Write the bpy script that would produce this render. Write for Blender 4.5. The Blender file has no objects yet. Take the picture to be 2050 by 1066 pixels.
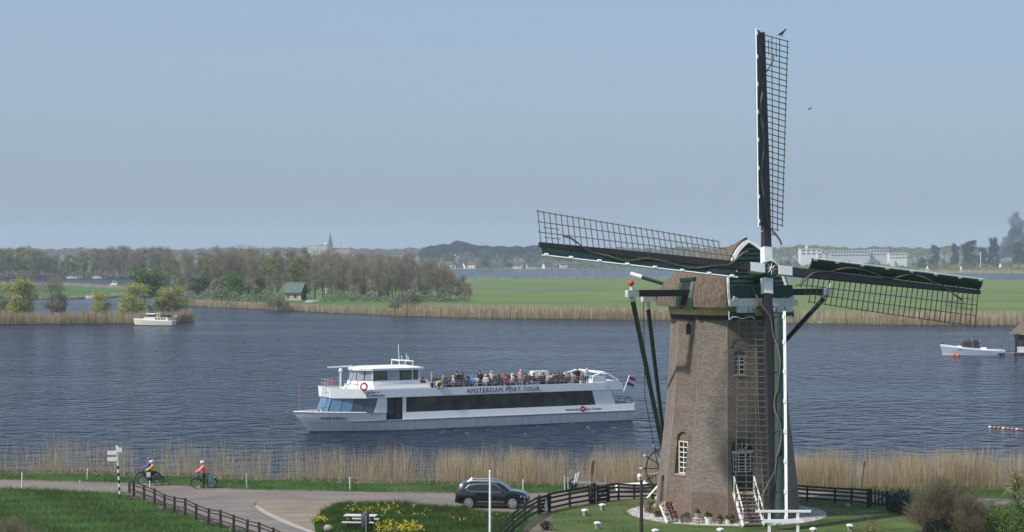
import bpy, bmesh, math, random
import numpy as np
from mathutils import Vector, Matrix
R = math.radians
rng = np.random.default_rng(7)
random.seed(7)
scene = bpy.context.scene
COL = scene.collection

# ------------------------------------------------------------------ camera, sky, sun, exposure
CAM_H = 16.2
F = 4000.0                      # focal length in pixels of the 2050 px wide photograph
cam_d = bpy.data.cameras.new('camera')
cam = bpy.data.objects.new('camera', cam_d)
COL.objects.link(cam)
cam.location = (0, 0, CAM_H)
cam.rotation_euler = (R(90), 0, 0)
cam_d.sensor_width = 36
cam_d.lens = 36 * F / 2050
cam_d.shift_y = -28 / 2050
cam_d.clip_start = 1.0
cam_d.clip_end = 40000
scene.camera = cam

SUN_AZ = (-0.865, -0.50)         # horizontal direction towards the sun (behind, to the left)
SUN_EL = R(47)
world = bpy.data.worlds.new('World')
scene.world = world
world.use_nodes = True
wn = world.node_tree
bg = wn.nodes['Background']
sky = wn.nodes.new('ShaderNodeTexSky')
sky.sky_type = 'NISHITA'
sky.sun_disc = False
sky.sun_elevation = SUN_EL
sky.sun_rotation = math.atan2(SUN_AZ[0], SUN_AZ[1])
sky.altitude = 0
sky.air_density = 1.0
sky.dust_density = 2.6
sky.ozone_density = 3.0
tint = wn.nodes.new('ShaderNodeMixRGB')
tint.blend_type = 'MULTIPLY'
tint.inputs[0].default_value = 1.0
tint.inputs[2].default_value = (0.89, 0.965, 1.13, 1)
wn.links.new(sky.outputs[0], tint.inputs[1])
veil = wn.nodes.new('ShaderNodeMixRGB')        # thin even spring haze over the whole sky
veil.inputs[0].default_value = 0.62
veil.inputs[2].default_value = (2.50, 3.26, 4.10, 1)
wn.links.new(tint.outputs[0], veil.inputs[1])
wn.links.new(veil.outputs[0], bg.inputs[0])
bg.inputs[1].default_value = 0.118

sun_d = bpy.data.lights.new('sun', 'SUN')
sun_d.energy = 3.4
sun_d.angle = R(2.5)
sun_d.color = (1.0, 0.95, 0.88)
sun = bpy.data.objects.new('sun', sun_d)
COL.objects.link(sun)
sv = Vector((SUN_AZ[0] * math.cos(SUN_EL), SUN_AZ[1] * math.cos(SUN_EL), math.sin(SUN_EL)))
sun.rotation_euler = sv.to_track_quat('Z', 'Y').to_euler()
scene.view_settings.view_transform = 'Standard'
scene.view_settings.look = 'None'
scene.view_settings.gamma = 1.0
scene.view_settings.use_curve_mapping = False
scene.view_settings.exposure = 0.32
scene.cycles.volume_bounces = 1
scene.cycles.max_bounces = 6
scene.cycles.transparent_max_bounces = 16

# ------------------------------------------------------------------ helpers
def P(px, py, z=0.0):
    """place on the level z seen at photograph pixel (px, py)"""
    d = F * (CAM_H - z) / (py - 505.0)
    return Vector(((px - 1025.0) / F * d, d, z))

def ZAT(py, d):
    return CAM_H - (py - 505.0) * d / F

def XAT(px, d):
    return (px - 1025.0) / F * d

def tag(o, label=None, cat=None, group=None, kind=None):
    if label: o['label'] = label
    if cat: o['category'] = cat
    if group: o['group'] = group
    if kind: o['kind'] = kind
    return o

def empty(name, loc, rz=0.0, label=None, cat=None, group=None):
    o = bpy.data.objects.new(name, None)
    COL.objects.link(o)
    o.location = loc
    o.rotation_euler = (0, 0, rz)
    o.empty_display_size = 0.2
    return tag(o, label, cat, group)

def copy_tree(o, parent=None):
    c = o.copy()
    COL.objects.link(c)
    c.parent = parent
    for ch in o.children:
        copy_tree(ch, c)
    return c

def link_mesh(name, me, parent=None):
    o = bpy.data.objects.new(name, me)
    COL.objects.link(o)
    o.parent = parent
    return o

def np_mesh(name, V, Fc, mats, midx=None, smooth=False):
    """V (n,3); Fc (m,k) faces of k corners"""
    V = np.asarray(V, dtype=np.float32)
    Fc = np.asarray(Fc, dtype=np.int32)
    me = bpy.data.meshes.new(name)
    k = Fc.shape[1]
    me.vertices.add(len(V)); me.vertices.foreach_set('co', V.ravel())
    me.loops.add(Fc.size); me.loops.foreach_set('vertex_index', Fc.ravel())
    me.polygons.add(len(Fc))
    me.polygons.foreach_set('loop_start', np.arange(0, Fc.size, k, dtype=np.int32))
    me.polygons.foreach_set('loop_total', np.full(len(Fc), k, dtype=np.int32))
    if midx is not None:
        me.polygons.foreach_set('material_index', np.asarray(midx, dtype=np.int32))
    me.update(calc_edges=True)
    if smooth:
        me.polygons.foreach_set('use_smooth', np.ones(len(Fc), dtype=bool))
    for m in (mats if isinstance(mats, (list, tuple)) else [mats]):
        me.materials.append(m)
    return me

class MB:
    def __init__(s):
        s.v = []; s.f = []; s.m = []; s.mi = 0
    def add(s, vs, fs):
        b = len(s.v)
        s.v += [tuple(v) for v in vs]
        for f in fs:
            s.f.append([b + i for i in f]); s.m.append(s.mi)
        return s
    def box(s, c, sz, M=None):
        x, y, z = (k / 2 for k in sz)
        vs = [Vector((a * x, b * y, e * z)) for a in (-1, 1) for b in (-1, 1) for e in (-1, 1)]
        if M is not None: vs = [M @ v for v in vs]
        c = Vector(c)
        return s.add([v + c for v in vs], [(0, 1, 3, 2), (4, 6, 7, 5), (0, 4, 5, 1), (2, 3, 7, 6), (0, 2, 6, 4), (1, 5, 7, 3)])
    def beam(s, p, q, w, h=None, up=(0, 0, 1), w2=None, h2=None):
        p = Vector(p); q = Vector(q); h = h or w; w2 = w2 or w; h2 = h2 or h
        d = (q - p).normalized(); up = Vector(up)
        if abs(d.dot(up)) > .99: up = Vector((0, 1, 0)) if abs(d.y) < .9 else Vector((1, 0, 0))
        sd = d.cross(up).normalized(); u = sd.cross(d)
        vs = []
        for (o, ww, hh) in ((p, w, h), (q, w2, h2)):
            for a, b in ((-1, -1), (1, -1), (1, 1), (-1, 1)):
                vs.append(o + sd * a * ww / 2 + u * b * hh / 2)
        return s.add(vs, [(3, 2, 1, 0), (4, 5, 6, 7), (0, 1, 5, 4), (1, 2, 6, 5), (2, 3, 7, 6), (3, 0, 4, 7)])
    def tube(s, pts, r, n=6, cap=True):
        pts = [Vector(p) for p in pts]
        rr = r if isinstance(r, (list, tuple)) else [r] * len(pts)
        b = len(s.v); prev = None
        for i, p in enumerate(pts):
            d = (pts[min(i + 1, len(pts) - 1)] - pts[max(i - 1, 0)]).normalized()
            if prev is None:
                a = Vector((0, 0, 1)) if abs(d.z) < .9 else Vector((1, 0, 0))
                sd = d.cross(a).normalized()
            else:
                sd = (prev - d * prev.dot(d)).normalized()
            prev = sd; u = d.cross(sd)
            for k in range(n):
                t = 2 * math.pi * k / n
                s.v.append(tuple(p + (sd * math.cos(t) + u * math.sin(t)) * rr[i]))
        for i in range(len(pts) - 1):
            for k in range(n):
                s.f.append([b + i * n + k, b + i * n + (k + 1) % n, b + (i + 1) * n + (k + 1) % n, b + (i + 1) * n + k]); s.m.append(s.mi)
        if cap:
            s.f.append([b + k for k in range(n)][::-1]); s.m.append(s.mi)
            e = b + (len(pts) - 1) * n
            s.f.append([e + k for k in range(n)]); s.m.append(s.mi)
        return s
    def lathe(s, prof, c=(0, 0, 0), n=12, M=None):
        b = len(s.v); c = Vector(c)
        for r, z in prof:
            for k in range(n):
                t = 2 * math.pi * k / n
                v = Vector((r * math.cos(t), r * math.sin(t), z))
                if M is not None: v = M @ v
                s.v.append(tuple(v + c))
        for i in range(len(prof) - 1):
            for k in range(n):
                s.f.append([b + i * n + k, b + i * n + (k + 1) % n, b + (i + 1) * n + (k + 1) % n, b + (i + 1) * n + k]); s.m.append(s.mi)
        s.f.append([b + k for k in range(n)][::-1]); s.m.append(s.mi)
        e = b + (len(prof) - 1) * n
        s.f.append([e + k for k in range(n)]); s.m.append(s.mi)
        return s
    def ball(s, c, r, n=8, m=5):
        rx, ry, rz = r if isinstance(r, (tuple, list)) else (r, r, r)
        prof = [(math.sin(math.pi * i / m), -math.cos(math.pi * i / m)) for i in range(m + 1)]
        prof[0] = (0.02, -1); prof[-1] = (0.02, 1)
        return s.lathe(prof, c, n, Matrix.Diagonal((rx, ry, rz)))
    def prism(s, pts, off):
        """closed outline pts extruded by the vector off"""
        n = len(pts); off = Vector(off)
        vs = [Vector(p) for p in pts] + [Vector(p) + off for p in pts]
        fs = [list(range(n))[::-1], [n + i for i in range(n)]] + [[i, (i + 1) % n, n + (i + 1) % n, n + i] for i in range(n)]
        return s.add(vs, fs)
    def loft(s, secs, closed=True, caps=True):
        n = len(secs[0]); b = len(s.v)
        for sec in secs: s.v += [tuple(v) for v in sec]
        for i in range(len(secs) - 1):
            for k in range(n if closed else n - 1):
                k2 = (k + 1) % n
                s.f.append([b + i * n + k, b + i * n + k2, b + (i + 1) * n + k2, b + (i + 1) * n + k]); s.m.append(s.mi)
        if caps and closed:
            s.f.append([b + k for k in range(n)][::-1]); s.m.append(s.mi)
            e = b + (len(secs) - 1) * n
            s.f.append([e + k for k in range(n)]); s.m.append(s.mi)
        return s
    def torus(s, c, R1, r, M=None, n=24, m=6):
        b = len(s.v); c = Vector(c)
        for i in range(n):
            t = 2 * math.pi * i / n
            for k in range(m):
                u = 2 * math.pi * k / m
                v = Vector(((R1 + r * math.cos(u)) * math.cos(t), (R1 + r * math.cos(u)) * math.sin(t), r * math.sin(u)))
                if M is not None: v = M @ v
                s.v.append(tuple(v + c))
        for i in range(n):
            for k in range(m):
                s.f.append([b + i * m + k, b + ((i + 1) % n) * m + k, b + ((i + 1) % n) * m + (k + 1) % m, b + i * m + (k + 1) % m]); s.m.append(s.mi)
        return s
    def mesh(s, name, mats, smooth=False, fix=True):
        me = bpy.data.meshes.new(name)
        me.from_pydata(s.v, [], s.f)
        me.polygons.foreach_set('material_index', s.m)
        for m in (mats if isinstance(mats, (list, tuple)) else [mats]):
            me.materials.append(m)
        if fix:
            bm = bmesh.new(); bm.from_mesh(me)
            bmesh.ops.recalc_face_normals(bm, faces=bm.faces)
            bm.to_mesh(me); bm.free()
        if smooth:
            me.polygons.foreach_set('use_smooth', [True] * len(me.polygons))
            if smooth != 'all':
                try: me.set_sharp_from_angle(angle=R(40))
                except Exception: pass
        me.update()
        return me
    def build(s, name, mats, parent=None, smooth=False, fix=True):
        return link_mesh(name, s.mesh(name, mats, smooth, fix), parent)

# ------------------------------------------------------------------ materials
def mat(name, col, rough=0.6, var=0.15, scale=6.0, bump=0.0, metal=0.0, spec=0.5, col2=None, stretch=None, coords='Object', detail=4.0, rand=0.0, trans=0.0):
    m = bpy.data.materials.new(name)
    m.use_nodes = True
    nt = m.node_tree; N = nt.nodes; L = nt.links
    b = N['Principled BSDF']
    b.inputs['Roughness'].default_value = rough
    b.inputs['Metallic'].default_value = metal
    b.inputs['Specular IOR Level'].default_value = spec
    tc = N.new('ShaderNodeTexCoord')
    src = tc.outputs[coords]
    if stretch:
        mp = N.new('ShaderNodeMapping'); mp.inputs['Scale'].default_value = stretch
        L.new(src, mp.inputs[0]); src = mp.outputs[0]
    nz = N.new('ShaderNodeTexNoise'); nz.inputs['Scale'].default_value = scale; nz.inputs['Detail'].default_value = detail
    L.new(src, nz.inputs['Vector'])
    rp = N.new('ShaderNodeValToRGB')
    c = np.array(col)
    c2 = np.array(col2) if col2 is not None else None
    lo, hi = (c * (1 - var), np.minimum(c * (1 + var), 1)) if c2 is None else (c, c2)
    rp.color_ramp.elements[0].position = 0.3; rp.color_ramp.elements[1].position = 0.7
    rp.color_ramp.elements[0].color = (*lo, 1); rp.color_ramp.elements[1].color = (*hi, 1)
    L.new(nz.outputs['Fac'], rp.inputs[0])
    out = rp.outputs[0]
    if rand > 0:
        oi = N.new('ShaderNodeObjectInfo')
        hs = N.new('ShaderNodeHueSaturation')
        mr = N.new('ShaderNodeMapRange'); mr.inputs['To Min'].default_value = 1 - rand; mr.inputs['To Max'].default_value = 1 + rand
        mh = N.new('ShaderNodeMapRange'); mh.inputs['To Min'].default_value = .5 - rand * .06; mh.inputs['To Max'].default_value = .5 + rand * .06
        L.new(oi.outputs['Random'], mr.inputs[0]); L.new(oi.outputs['Random'], mh.inputs[0])
        L.new(mr.outputs[0], hs.inputs['Value']); L.new(mh.outputs[0], hs.inputs['Hue'])
        L.new(out, hs.inputs['Color']); out = hs.outputs[0]
    L.new(out, b.inputs['Base Color'])
    if trans > 0:
        b.inputs['Transmission Weight'].default_value = trans
    if bump > 0:
        bp = N.new('ShaderNodeBump'); bp.inputs['Strength'].default_value = bump; bp.inputs['Distance'].default_value = 0.05
        L.new(nz.outputs['Fac'], bp.inputs['Height']); L.new(bp.outputs[0], b.inputs['Normal'])
    return m

def leaf_mat(name, col, col2, rand=0.25, scale=0.6):
    m = mat(name, col, rough=0.7, scale=scale, col2=col2, rand=rand, spec=0.2)
    nt = m.node_tree
    b = nt.nodes['Principled BSDF']
    tr = nt.nodes.new('ShaderNodeBsdfTranslucent')
    mx = nt.nodes.new('ShaderNodeMixShader'); mx.inputs[0].default_value = 0.38
    src = b.inputs['Base Color'].links[0].from_socket
    nt.links.new(src, tr.inputs[0])
    out = nt.nodes['Material Output']
    nt.links.new(b.outputs[0], mx.inputs[1]); nt.links.new(tr.outputs[0], mx.inputs[2])
    nt.links.new(mx.outputs[0], out.inputs[0])
    return m

M = {}
M['white'] = mat('white_paint', (.84, .84, .82), .4, .05, 3)
M['mill_white'] = mat('mill_white_paint', (.85, .85, .83), .45, .06, 5)
M['mill_green'] = mat('dark_green_paint', (.008, .036, .025), .4, .3, 4)
M['green_board'] = mat('dark_green_board', (.007, .030, .022), .5, .35, 3)
M['mill_black'] = mat('tarred_wood', (.016, .015, .015), .55, .35, 5)
M['stock'] = mat('dark_brown_stock_paint', (.030, .024, .025), .5, .25, 4)
M['lattice'] = mat('weathered_lattice_wood', (.125, .108, .085), .7, .3, 5)
M['rope'] = mat('rolled_sailcloth_rope', (.13, .11, .09), .9, .3, 10)
M['red'] = mat('red_paint', (.55, .06, .07), .5, .12, 6)
M['cream'] = mat('cream_paint', (.72, .62, .36), .5, .1, 6)
M['ochre'] = mat('ochre_boarding', (.50, .39, .20), .7, .3, 2.5, stretch=(1, 1, 6))
M['greywhite'] = mat('grey_white_paint', (.55, .56, .57), .5, .12, 5)
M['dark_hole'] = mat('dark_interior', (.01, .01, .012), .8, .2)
M['stone'] = mat('grey_stone', (.32, .29, .26), .85, .2, 8, .3)
M['glass'] = mat('window_glass', (.02, .025, .03), .06, .2, 2, spec=.8)
M['wood_dark'] = mat('dark_stained_timber', (.030, .023, .019), .75, .45, 7, .2)
M['wood_grey'] = mat('weathered_grey_timber', (.24, .20, .16), .85, .3, 7, .2)
M['steel'] = mat('galvanised_steel', (.42, .44, .46), .45, .2, 8, metal=.6)
M['black'] = mat('black_rubber', (.012, .012, .013), .7, .2)
M['skin'] = mat('skin', (.46, .28, .20), .6, .08, 8)

# thatch
m = mat('thatch', (.075, .058, .042), .95, .2, 9, .8, col2=(.19, .15, .11), stretch=(1, 1, .35))
M['thatch'] = m

# brick with courses
def brick_mat(name, c1, c2, mort, uv='UVMap', bw=.22, bh=.065):
    m = bpy.data.materials.new(name); m.use_nodes = True
    nt = m.node_tree; N = nt.nodes; L = nt.links; b = N['Principled BSDF']
    b.inputs['Roughness'].default_value = .85
    u = N.new('ShaderNodeUVMap'); u.uv_map = uv
    br = N.new('ShaderNodeTexBrick')
    br.inputs['Scale'].default_value = 1.0
    br.inputs['Brick Width'].default_value = bw; br.inputs['Row Height'].default_value = bh
    br.inputs['Mortar Size'].default_value = .007; br.inputs['Mortar Smooth'].default_value = .2
    br.inputs['Color1'].default_value = (*c1, 1); br.inputs['Color2'].default_value = (*c2, 1); br.inputs['Mortar'].default_value = (*mort, 1)
    L.new(u.outputs[0], br.inputs['Vector'])
    tc = N.new('ShaderNodeTexCoord')
    nz = N.new('ShaderNodeTexNoise'); nz.inputs['Scale'].default_value = .55; nz.inputs['Detail'].default_value = 6; nz.inputs['Roughness'].default_value = .65
    L.new(tc.outputs['Object'], nz.inputs['Vector'])
    rp = N.new('ShaderNodeValToRGB')
    rp.color_ramp.elements[0].position = .3; rp.color_ramp.elements[1].position = .72
    rp.color_ramp.elements[0].color = (.74, .72, .71, 1); rp.color_ramp.elements[1].color = (1.14, 1.11, 1.07, 1)
    L.new(nz.outputs['Fac'], rp.inputs[0])
    mx = N.new('ShaderNodeMixRGB'); mx.blend_type = 'MULTIPLY'; mx.inputs[0].default_value = 1
    L.new(br.outputs['Color'], mx.inputs[1]); L.new(rp.outputs[0], mx.inputs[2])
    # lichen / lime bloom patches
    n2 = N.new('ShaderNodeTexNoise'); n2.inputs['Scale'].default_value = 1.3; n2.inputs['Detail'].default_value = 8; n2.inputs['Roughness'].default_value = .7
    L.new(tc.outputs['Object'], n2.inputs['Vector'])
    r2 = N.new('ShaderNodeValToRGB'); r2.color_ramp.elements[0].position = .52; r2.color_ramp.elements[1].position = .75
    r2.color_ramp.elements[0].color = (0, 0, 0, 1); r2.color_ramp.elements[1].color = (.5, .5, .5, 1)
    L.new(n2.outputs['Fac'], r2.inputs[0])
    m2 = N.new('ShaderNodeMixRGB'); m2.inputs[2].default_value = (.19, .165, .115, 1)
    L.new(r2.outputs[0], m2.inputs[0]); L.new(mx.outputs[0], m2.inputs[1])
    L.new(m2.outputs[0], b.inputs['Base Color'])
    bp = N.new('ShaderNodeBump'); bp.inputs['Strength'].default_value = .5; bp.inputs['Distance'].default_value = .01; bp.invert = True
    L.new(br.outputs['Fac'], bp.inputs['Height']); L.new(bp.outputs[0], b.inputs['Normal'])
    return m
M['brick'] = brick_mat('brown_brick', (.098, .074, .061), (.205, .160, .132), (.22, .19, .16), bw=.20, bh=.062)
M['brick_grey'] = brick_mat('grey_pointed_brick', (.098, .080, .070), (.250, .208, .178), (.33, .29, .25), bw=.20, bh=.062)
M['brick_red'] = brick_mat('red_brown_plinth_brick', (.125, .082, .062), (.215, .150, .118), (.20, .165, .14), bw=.20, bh=.062)

def inside(pts, poly):
    x, y = pts[:, 0], pts[:, 1]; res = np.zeros(len(pts), bool)
    n = len(poly); j = n - 1
    for i in range(n):
        xi, yi = poly[i][0], poly[i][1]; xj, yj = poly[j][0], poly[j][1]
        c = ((yi > y) != (yj > y)) & (x < (xj - xi) * (y - yi) / (yj - yi + 1e-12) + xi)
        res ^= c; j = i
    return res

def blades(name, pos, h, w, mats, lean=.25, midx=None, tip=0.0, parent=None, plume=0.0):
    """many single grass or reed blades; pos (n,3), h and w (n,)"""
    n = len(pos)
    yaw = rng.uniform(0, 2 * np.pi, n); la = rng.uniform(0, 2 * np.pi, n); lm = np.abs(rng.normal(0, lean, n))
    s = np.stack([np.cos(yaw), np.sin(yaw), np.zeros(n)], 1) * (w / 2)[:, None]
    # keep blades facing roughly across so that none is edge-on everywhere
    off = np.stack([np.cos(la) * lm * h, np.sin(la) * lm * h, h], 1)
    V = np.empty((n, 4, 3)); V[:, 0] = pos - s; V[:, 1] = pos + s
    if plume > 0:
        k = .78
        V[:, 0] = pos - s * .5; V[:, 1] = pos + s * .5
        V[:, 2] = pos + off * k + s * plume; V[:, 3] = pos + off
    else:
        V[:, 2] = pos + off + s * tip; V[:, 3] = pos + off - s * tip
    Fc = np.arange(4 * n).reshape(n, 4)
    if plume > 0: Fc = Fc[:, [0, 1, 2, 3]]
    me = np_mesh(name, V.reshape(-1, 3), Fc, mats, midx)
    return link_mesh(name, me, parent)
# ------------------------------------------------------------------ ground, water, roads
def ground_mat(name, c1, c2, c3, s1, s2, bump=.5, bs=8.0, rough=.95, stretch=(1, 1, 1)):
    m = bpy.data.materials.new(name); m.use_nodes = True
    nt = m.node_tree; N = nt.nodes; L = nt.links; b = N['Principled BSDF']
    b.inputs['Roughness'].default_value = rough; b.inputs['Specular IOR Level'].default_value = .2
    tc = N.new('ShaderNodeTexCoord')
    mp = N.new('ShaderNodeMapping'); mp.inputs['Scale'].default_value = stretch
    L.new(tc.outputs['Object'], mp.inputs[0])
    def noise(s, d=6):
        n = N.new('ShaderNodeTexNoise'); n.inputs['Scale'].default_value = s; n.inputs['Detail'].default_value = d; n.inputs['Roughness'].default_value = .6
        L.new(mp.outputs[0], n.inputs['Vector']); return n
    a = noise(s1); c = noise(s2); e = noise(bs, 8)
    r = N.new('ShaderNodeValToRGB'); r.color_ramp.elements[0].position = .35; r.color_ramp.elements[1].position = .65
    r.color_ramp.elements[0].color = (*c1, 1); r.color_ramp.elements[1].color = (*c2, 1)
    L.new(a.outputs['Fac'], r.inputs[0])
    r2 = N.new('ShaderNodeValToRGB'); r2.color_ramp.elements[0].position = .5; r2.color_ramp.elements[1].position = .72
    r2.color_ramp.elements[0].color = (0, 0, 0, 1); r2.color_ramp.elements[1].color = (1, 1, 1, 1)
    L.new(c.outputs['Fac'], r2.inputs[0])
    mx = N.new('ShaderNodeMixRGB'); L.new(r2.outputs[0], mx.inputs[0]); L.new(r.outputs[0], mx.inputs[1]); mx.inputs[2].default_value = (*c3, 1)
    r3 = N.new('ShaderNodeMapRange'); r3.inputs['To Min'].default_value = .7; r3.inputs['To Max'].default_value = 1.3
    L.new(e.outputs['Fac'], r3.inputs[0])
    m2 = N.new('ShaderNodeMixRGB'); m2.blend_type = 'MULTIPLY'; m2.inputs[0].default_value = 1
    L.new(mx.outputs[0], m2.inputs[1]); L.new(r3.outputs[0], m2.inputs[2])
    L.new(m2.outputs[0], b.inputs['Base Color'])
    bp = N.new('ShaderNodeBump'); bp.inputs['Strength'].default_value = bump; bp.inputs['Distance'].default_value = .06
    L.new(e.outputs['Fac'], bp.inputs['Height']); L.new(bp.outputs[0], b.inputs['Normal'])
    return m

G = {}
G['dike'] = ground_mat('dike_grass', (.034, .080, .015), (.052, .112, .022), (.085, .11, .03), .35, .12, .9, 7)
G['lawn'] = ground_mat('mown_lawn', (.062, .102, .026), (.10, .142, .042), (.145, .14, .062), .45, .22, .3, 12)
G['asphalt'] = ground_mat('worn_asphalt', (.180, .152, .134), (.240, .206, .182), (.140, .118, .102), .35, .5, .35, 16, stretch=(.45, 1.3, 1))
G['sand'] = ground_mat('sandy_gravel', (.20, .155, .12), (.28, .225, .175), (.34, .29, .24), 1.1, .5, .5, 14, stretch=(.5, 1.6, 1))
G['path'] = ground_mat('earth_path', (.15, .125, .095), (.20, .17, .13), (.10, .085, .06), .9, .4, .5, 14)
G['pebble'] = ground_mat('pale_pebbles', (.30, .28, .25), (.42, .40, .36), (.22, .20, .18), 3.0, 1.0, .8, 16)
G['kerb'] = ground_mat('pale_concrete', (.34, .31, .28), (.42, .39, .35), (.28, .25, .22), 1, .4, .2, 12)
G['field'] = ground_mat('polder_grass', (.082, .140, .032), (.145, .198, .048), (.195, .190, .078), .03, .022, .3, .8, stretch=(.25, 1, 1))
G['meadow'] = ground_mat('meadow_grass', (.06, .125, .030), (.08, .15, .038), (.11, .135, .05), .03, .02, .3, .8, stretch=(.25, 1, 1))
G['farland'] = ground_mat('far_land', (.065, .10, .045), (.095, .12, .06), (.13, .12, .08), .01, .006, .2, .3)
G['island'] = ground_mat('island_soil', (.08, .085, .035), (.12, .115, .06), (.07, .10, .03), .2, .1, .5, 3)

# the near bank: flat on top, falling into the water along a gently wandering shore
SH = [(-60, 150.5), (-36, 148.5), (-26, 146.5), (-14, 143.0), (-5, 141.2), (4, 140.0), (14, 138.8), (22, 138.0), (30, 138.3), (38, 140.0), (70, 144.0)]
def shore(x):
    return float(np.interp(x, [s[0] for s in SH], [s[1] for s in SH]))
xs = np.concatenate([np.linspace(-420, -60, 30), np.arange(-58, 60, 1.0), np.linspace(62, 420, 30)])
rows = []
for x in xs:
    s = shore(x) + .5 * math.sin(x * .7) + .3 * math.sin(x * 1.9 + 1)
    ys = list(np.linspace(-80, s - 2.5, 60)) + [s - 1.5, s - .6, s + .2, s + 1.2, s + 3, s + 7]
    zs = [0.0] * 60 + [-.06, -.3, -.62, -.95, -1.3, -1.9]
    rows.append([(x, y, z) for y, z in zip(ys, zs)])
nr = len(rows[0])
V = np.array(rows).reshape(-1, 3)
idx = np.arange(len(xs) * nr).reshape(len(xs), nr)
Fc = np.stack([idx[:-1, :-1], idx[1:, :-1], idx[1:, 1:], idx[:-1, 1:]], -1).reshape(-1, 4)
tag(link_mesh('ground', np_mesh('ground', V, Fc, G['dike'])), 'green grass dike and bank beside the wide river', kind='structure')

def sheet(name, pts, z, m, label=None):
    """flat ground sheet from an outline of ground places"""
    mb = MB(); mb.add([(p[0], p[1], z) for p in pts], [list(range(len(pts)))])
    me = mb.mesh(name, m, fix=False)
    bm = bmesh.new(); bm.from_mesh(me)
    bmesh.ops.triangulate(bm, faces=bm.faces, ngon_method='EAR_CLIP')
    for f in bm.faces:
        if f.normal.z < 0: f.normal_flip()
    bm.to_mesh(me); bm.free()
    return tag(link_mesh(name, me), label, kind='structure')

def smooth_line(pts, k=6):
    """Catmull-Rom through ground places"""
    p = [Vector((a[0], a[1], 0)) for a in pts]
    q = [p[0] * 2 - p[1]] + p + [p[-1] * 2 - p[-2]]
    out = []
    for i in range(1, len(q) - 2):
        for j in range(k):
            t = j / k; a, b, c, d = q[i - 1:i + 3]
            out.append(.5 * ((2 * b) + (c - a) * t + (2 * a - 5 * b + 4 * c - d) * t * t + (3 * b - a - 3 * c + d) * t ** 3))
    out.append(p[-1])
    return out

road_far = smooth_line([(-80, 146.0), P(-200, 957), P(0, 962), P(150, 966), P(300, 970), P(420, 978), P(560, 983), P(720, 986), P(900, 989), P(1050, 990), P(1200, 984), P(1320, 981), P(1500, 980), P(1650, 984), P(1800, 990), P(2000, 1000), P(2300, 1010)])
road_near = smooth_line([(-80, 141.5), P(-200, 970), P(0, 976), P(130, 981), P(250, 986)])
branch_left = smooth_line([P(258, 988), P(330, 1011), P(420, 1041), P(520, 1072), P(640, 1112), P(760, 1160)])
branch_right = smooth_line([P(900, 1160), P(760, 1108), P(680, 1084), P(622, 1066), P(562, 1046), P(522, 1026), P(508, 1012), P(516, 1005), P(545, 1002)])
road_near2 = smooth_line([P(690, 1003), P(800, 1008), P(900, 1016), P(1000, 1024), P(1065, 1025), P(1100, 1019), P(1180, 1006), P(1300, 996), P(1500, 994), P(1650, 1000), P(1760, 1006), P(2000, 1018), P(2300, 1030)])
sheet('road', road_far + list(reversed(road_near2)) + list(reversed(branch_right)) + list(reversed(branch_left)) + list(reversed(road_near)), .004, G['asphalt'], 'grey asphalt road along the dike with a branch to the left')
def ribbon(name, line, w, z, m, label, seed=0):
    L_, R_ = [], []; q = random.Random(seed)
    for i, p in enumerate(line):
        a, b = line[max(i - 1, 0)], line[min(i + 1, len(line) - 1)]; t = (b - a).normalized(); n = Vector((-t.y, t.x, 0))
        L_.append(p + n * w * q.uniform(.25, .75)); R_.append(p - n * w * q.uniform(.25, .75))
    mb = MB(); k = len(line); mb.add([(p.x, p.y, z) for p in L_ + R_], [[i, i + 1, k + i + 1, k + i] for i in range(k - 1)])
    o = mb.build(name, m, fix=False)
    for f in o.data.polygons:
        if f.normal.z < 0: f.flip()
    return tag(o, label, kind='structure')
for i, (ln_, lb) in enumerate(((road_far[6:], 'worn earth along the far road edge'), (road_near, 'worn earth along the near road edge at the left'), (branch_left, 'worn earth along the side road by the fence'), (road_near2, 'worn earth along the near road edge at the right'))):
    ribbon('muddy_verge', ln_, 1.1, .0025, G['path'], lb, i)
tri = smooth_line([P(545, 1001.5), P(620, 1003), P(692, 1003)]) + smooth_line([P(692, 1003.5), P(664, 1013), P(640, 1028), P(628, 1046), P(634, 1070)]) + smooth_line([P(634, 1074), P(616, 1060), P(568, 1042), P(528, 1022), P(512, 1011), P(520, 1004), P(545, 1002)])
sheet('gravel_patch', tri, .008, G['sand'], 'triangle of sandy gravel where the roads meet')
kl = smooth_line([P(508, 1013), P(523, 1026), P(563, 1046), P(620, 1067), P(680, 1087), P(760, 1112)])
kr = smooth_line([P(516, 1012), P(532, 1023), P(572, 1042), P(632, 1066), P(696, 1087), P(780, 1112)])
sheet('road_edge', kl + list(reversed(kr)), .012, G['kerb'], 'pale concrete strip edging the side road')
lawn_poly = smooth_line([P(1078, 1034), P(1142, 1017), P(1192, 1009), P(1240, 1003), P(1310, 1000), P(1450, 998), P(1620, 1005), P(1740, 1017), P(1790, 1024), P(1850, 1046), P(1900, 1090), P(1700, 1130), P(1400, 1130), P(1150, 1110), P(1110, 1075), P(1096, 1050)])
sheet('lawn', lawn_poly, .004, G['lawn'], 'short mown lawn round the windmill')
path_poly = smooth_line([P(1080, 1029), P(1112, 1024), P(1104, 1040), P(1106, 1058), P(1130, 1090), P(1060, 1100), P(1040, 1080), P(1052, 1052)])
sheet('path', path_poly, .010, G['path'], 'earth path inside the garden fence')
MILL = Vector((13.36, 124.0, 0))
ring = [(MILL.x + (6.15 + .12 * math.sin(5 * t)) * math.cos(t), MILL.y + 6.0 * math.sin(t)) for t in np.linspace(0, 2 * math.pi, 48, endpoint=False)]
sheet('gravel_ring', ring, .012, G['pebble'], 'ring of pale pebbles round the foot of the windmill')

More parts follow.
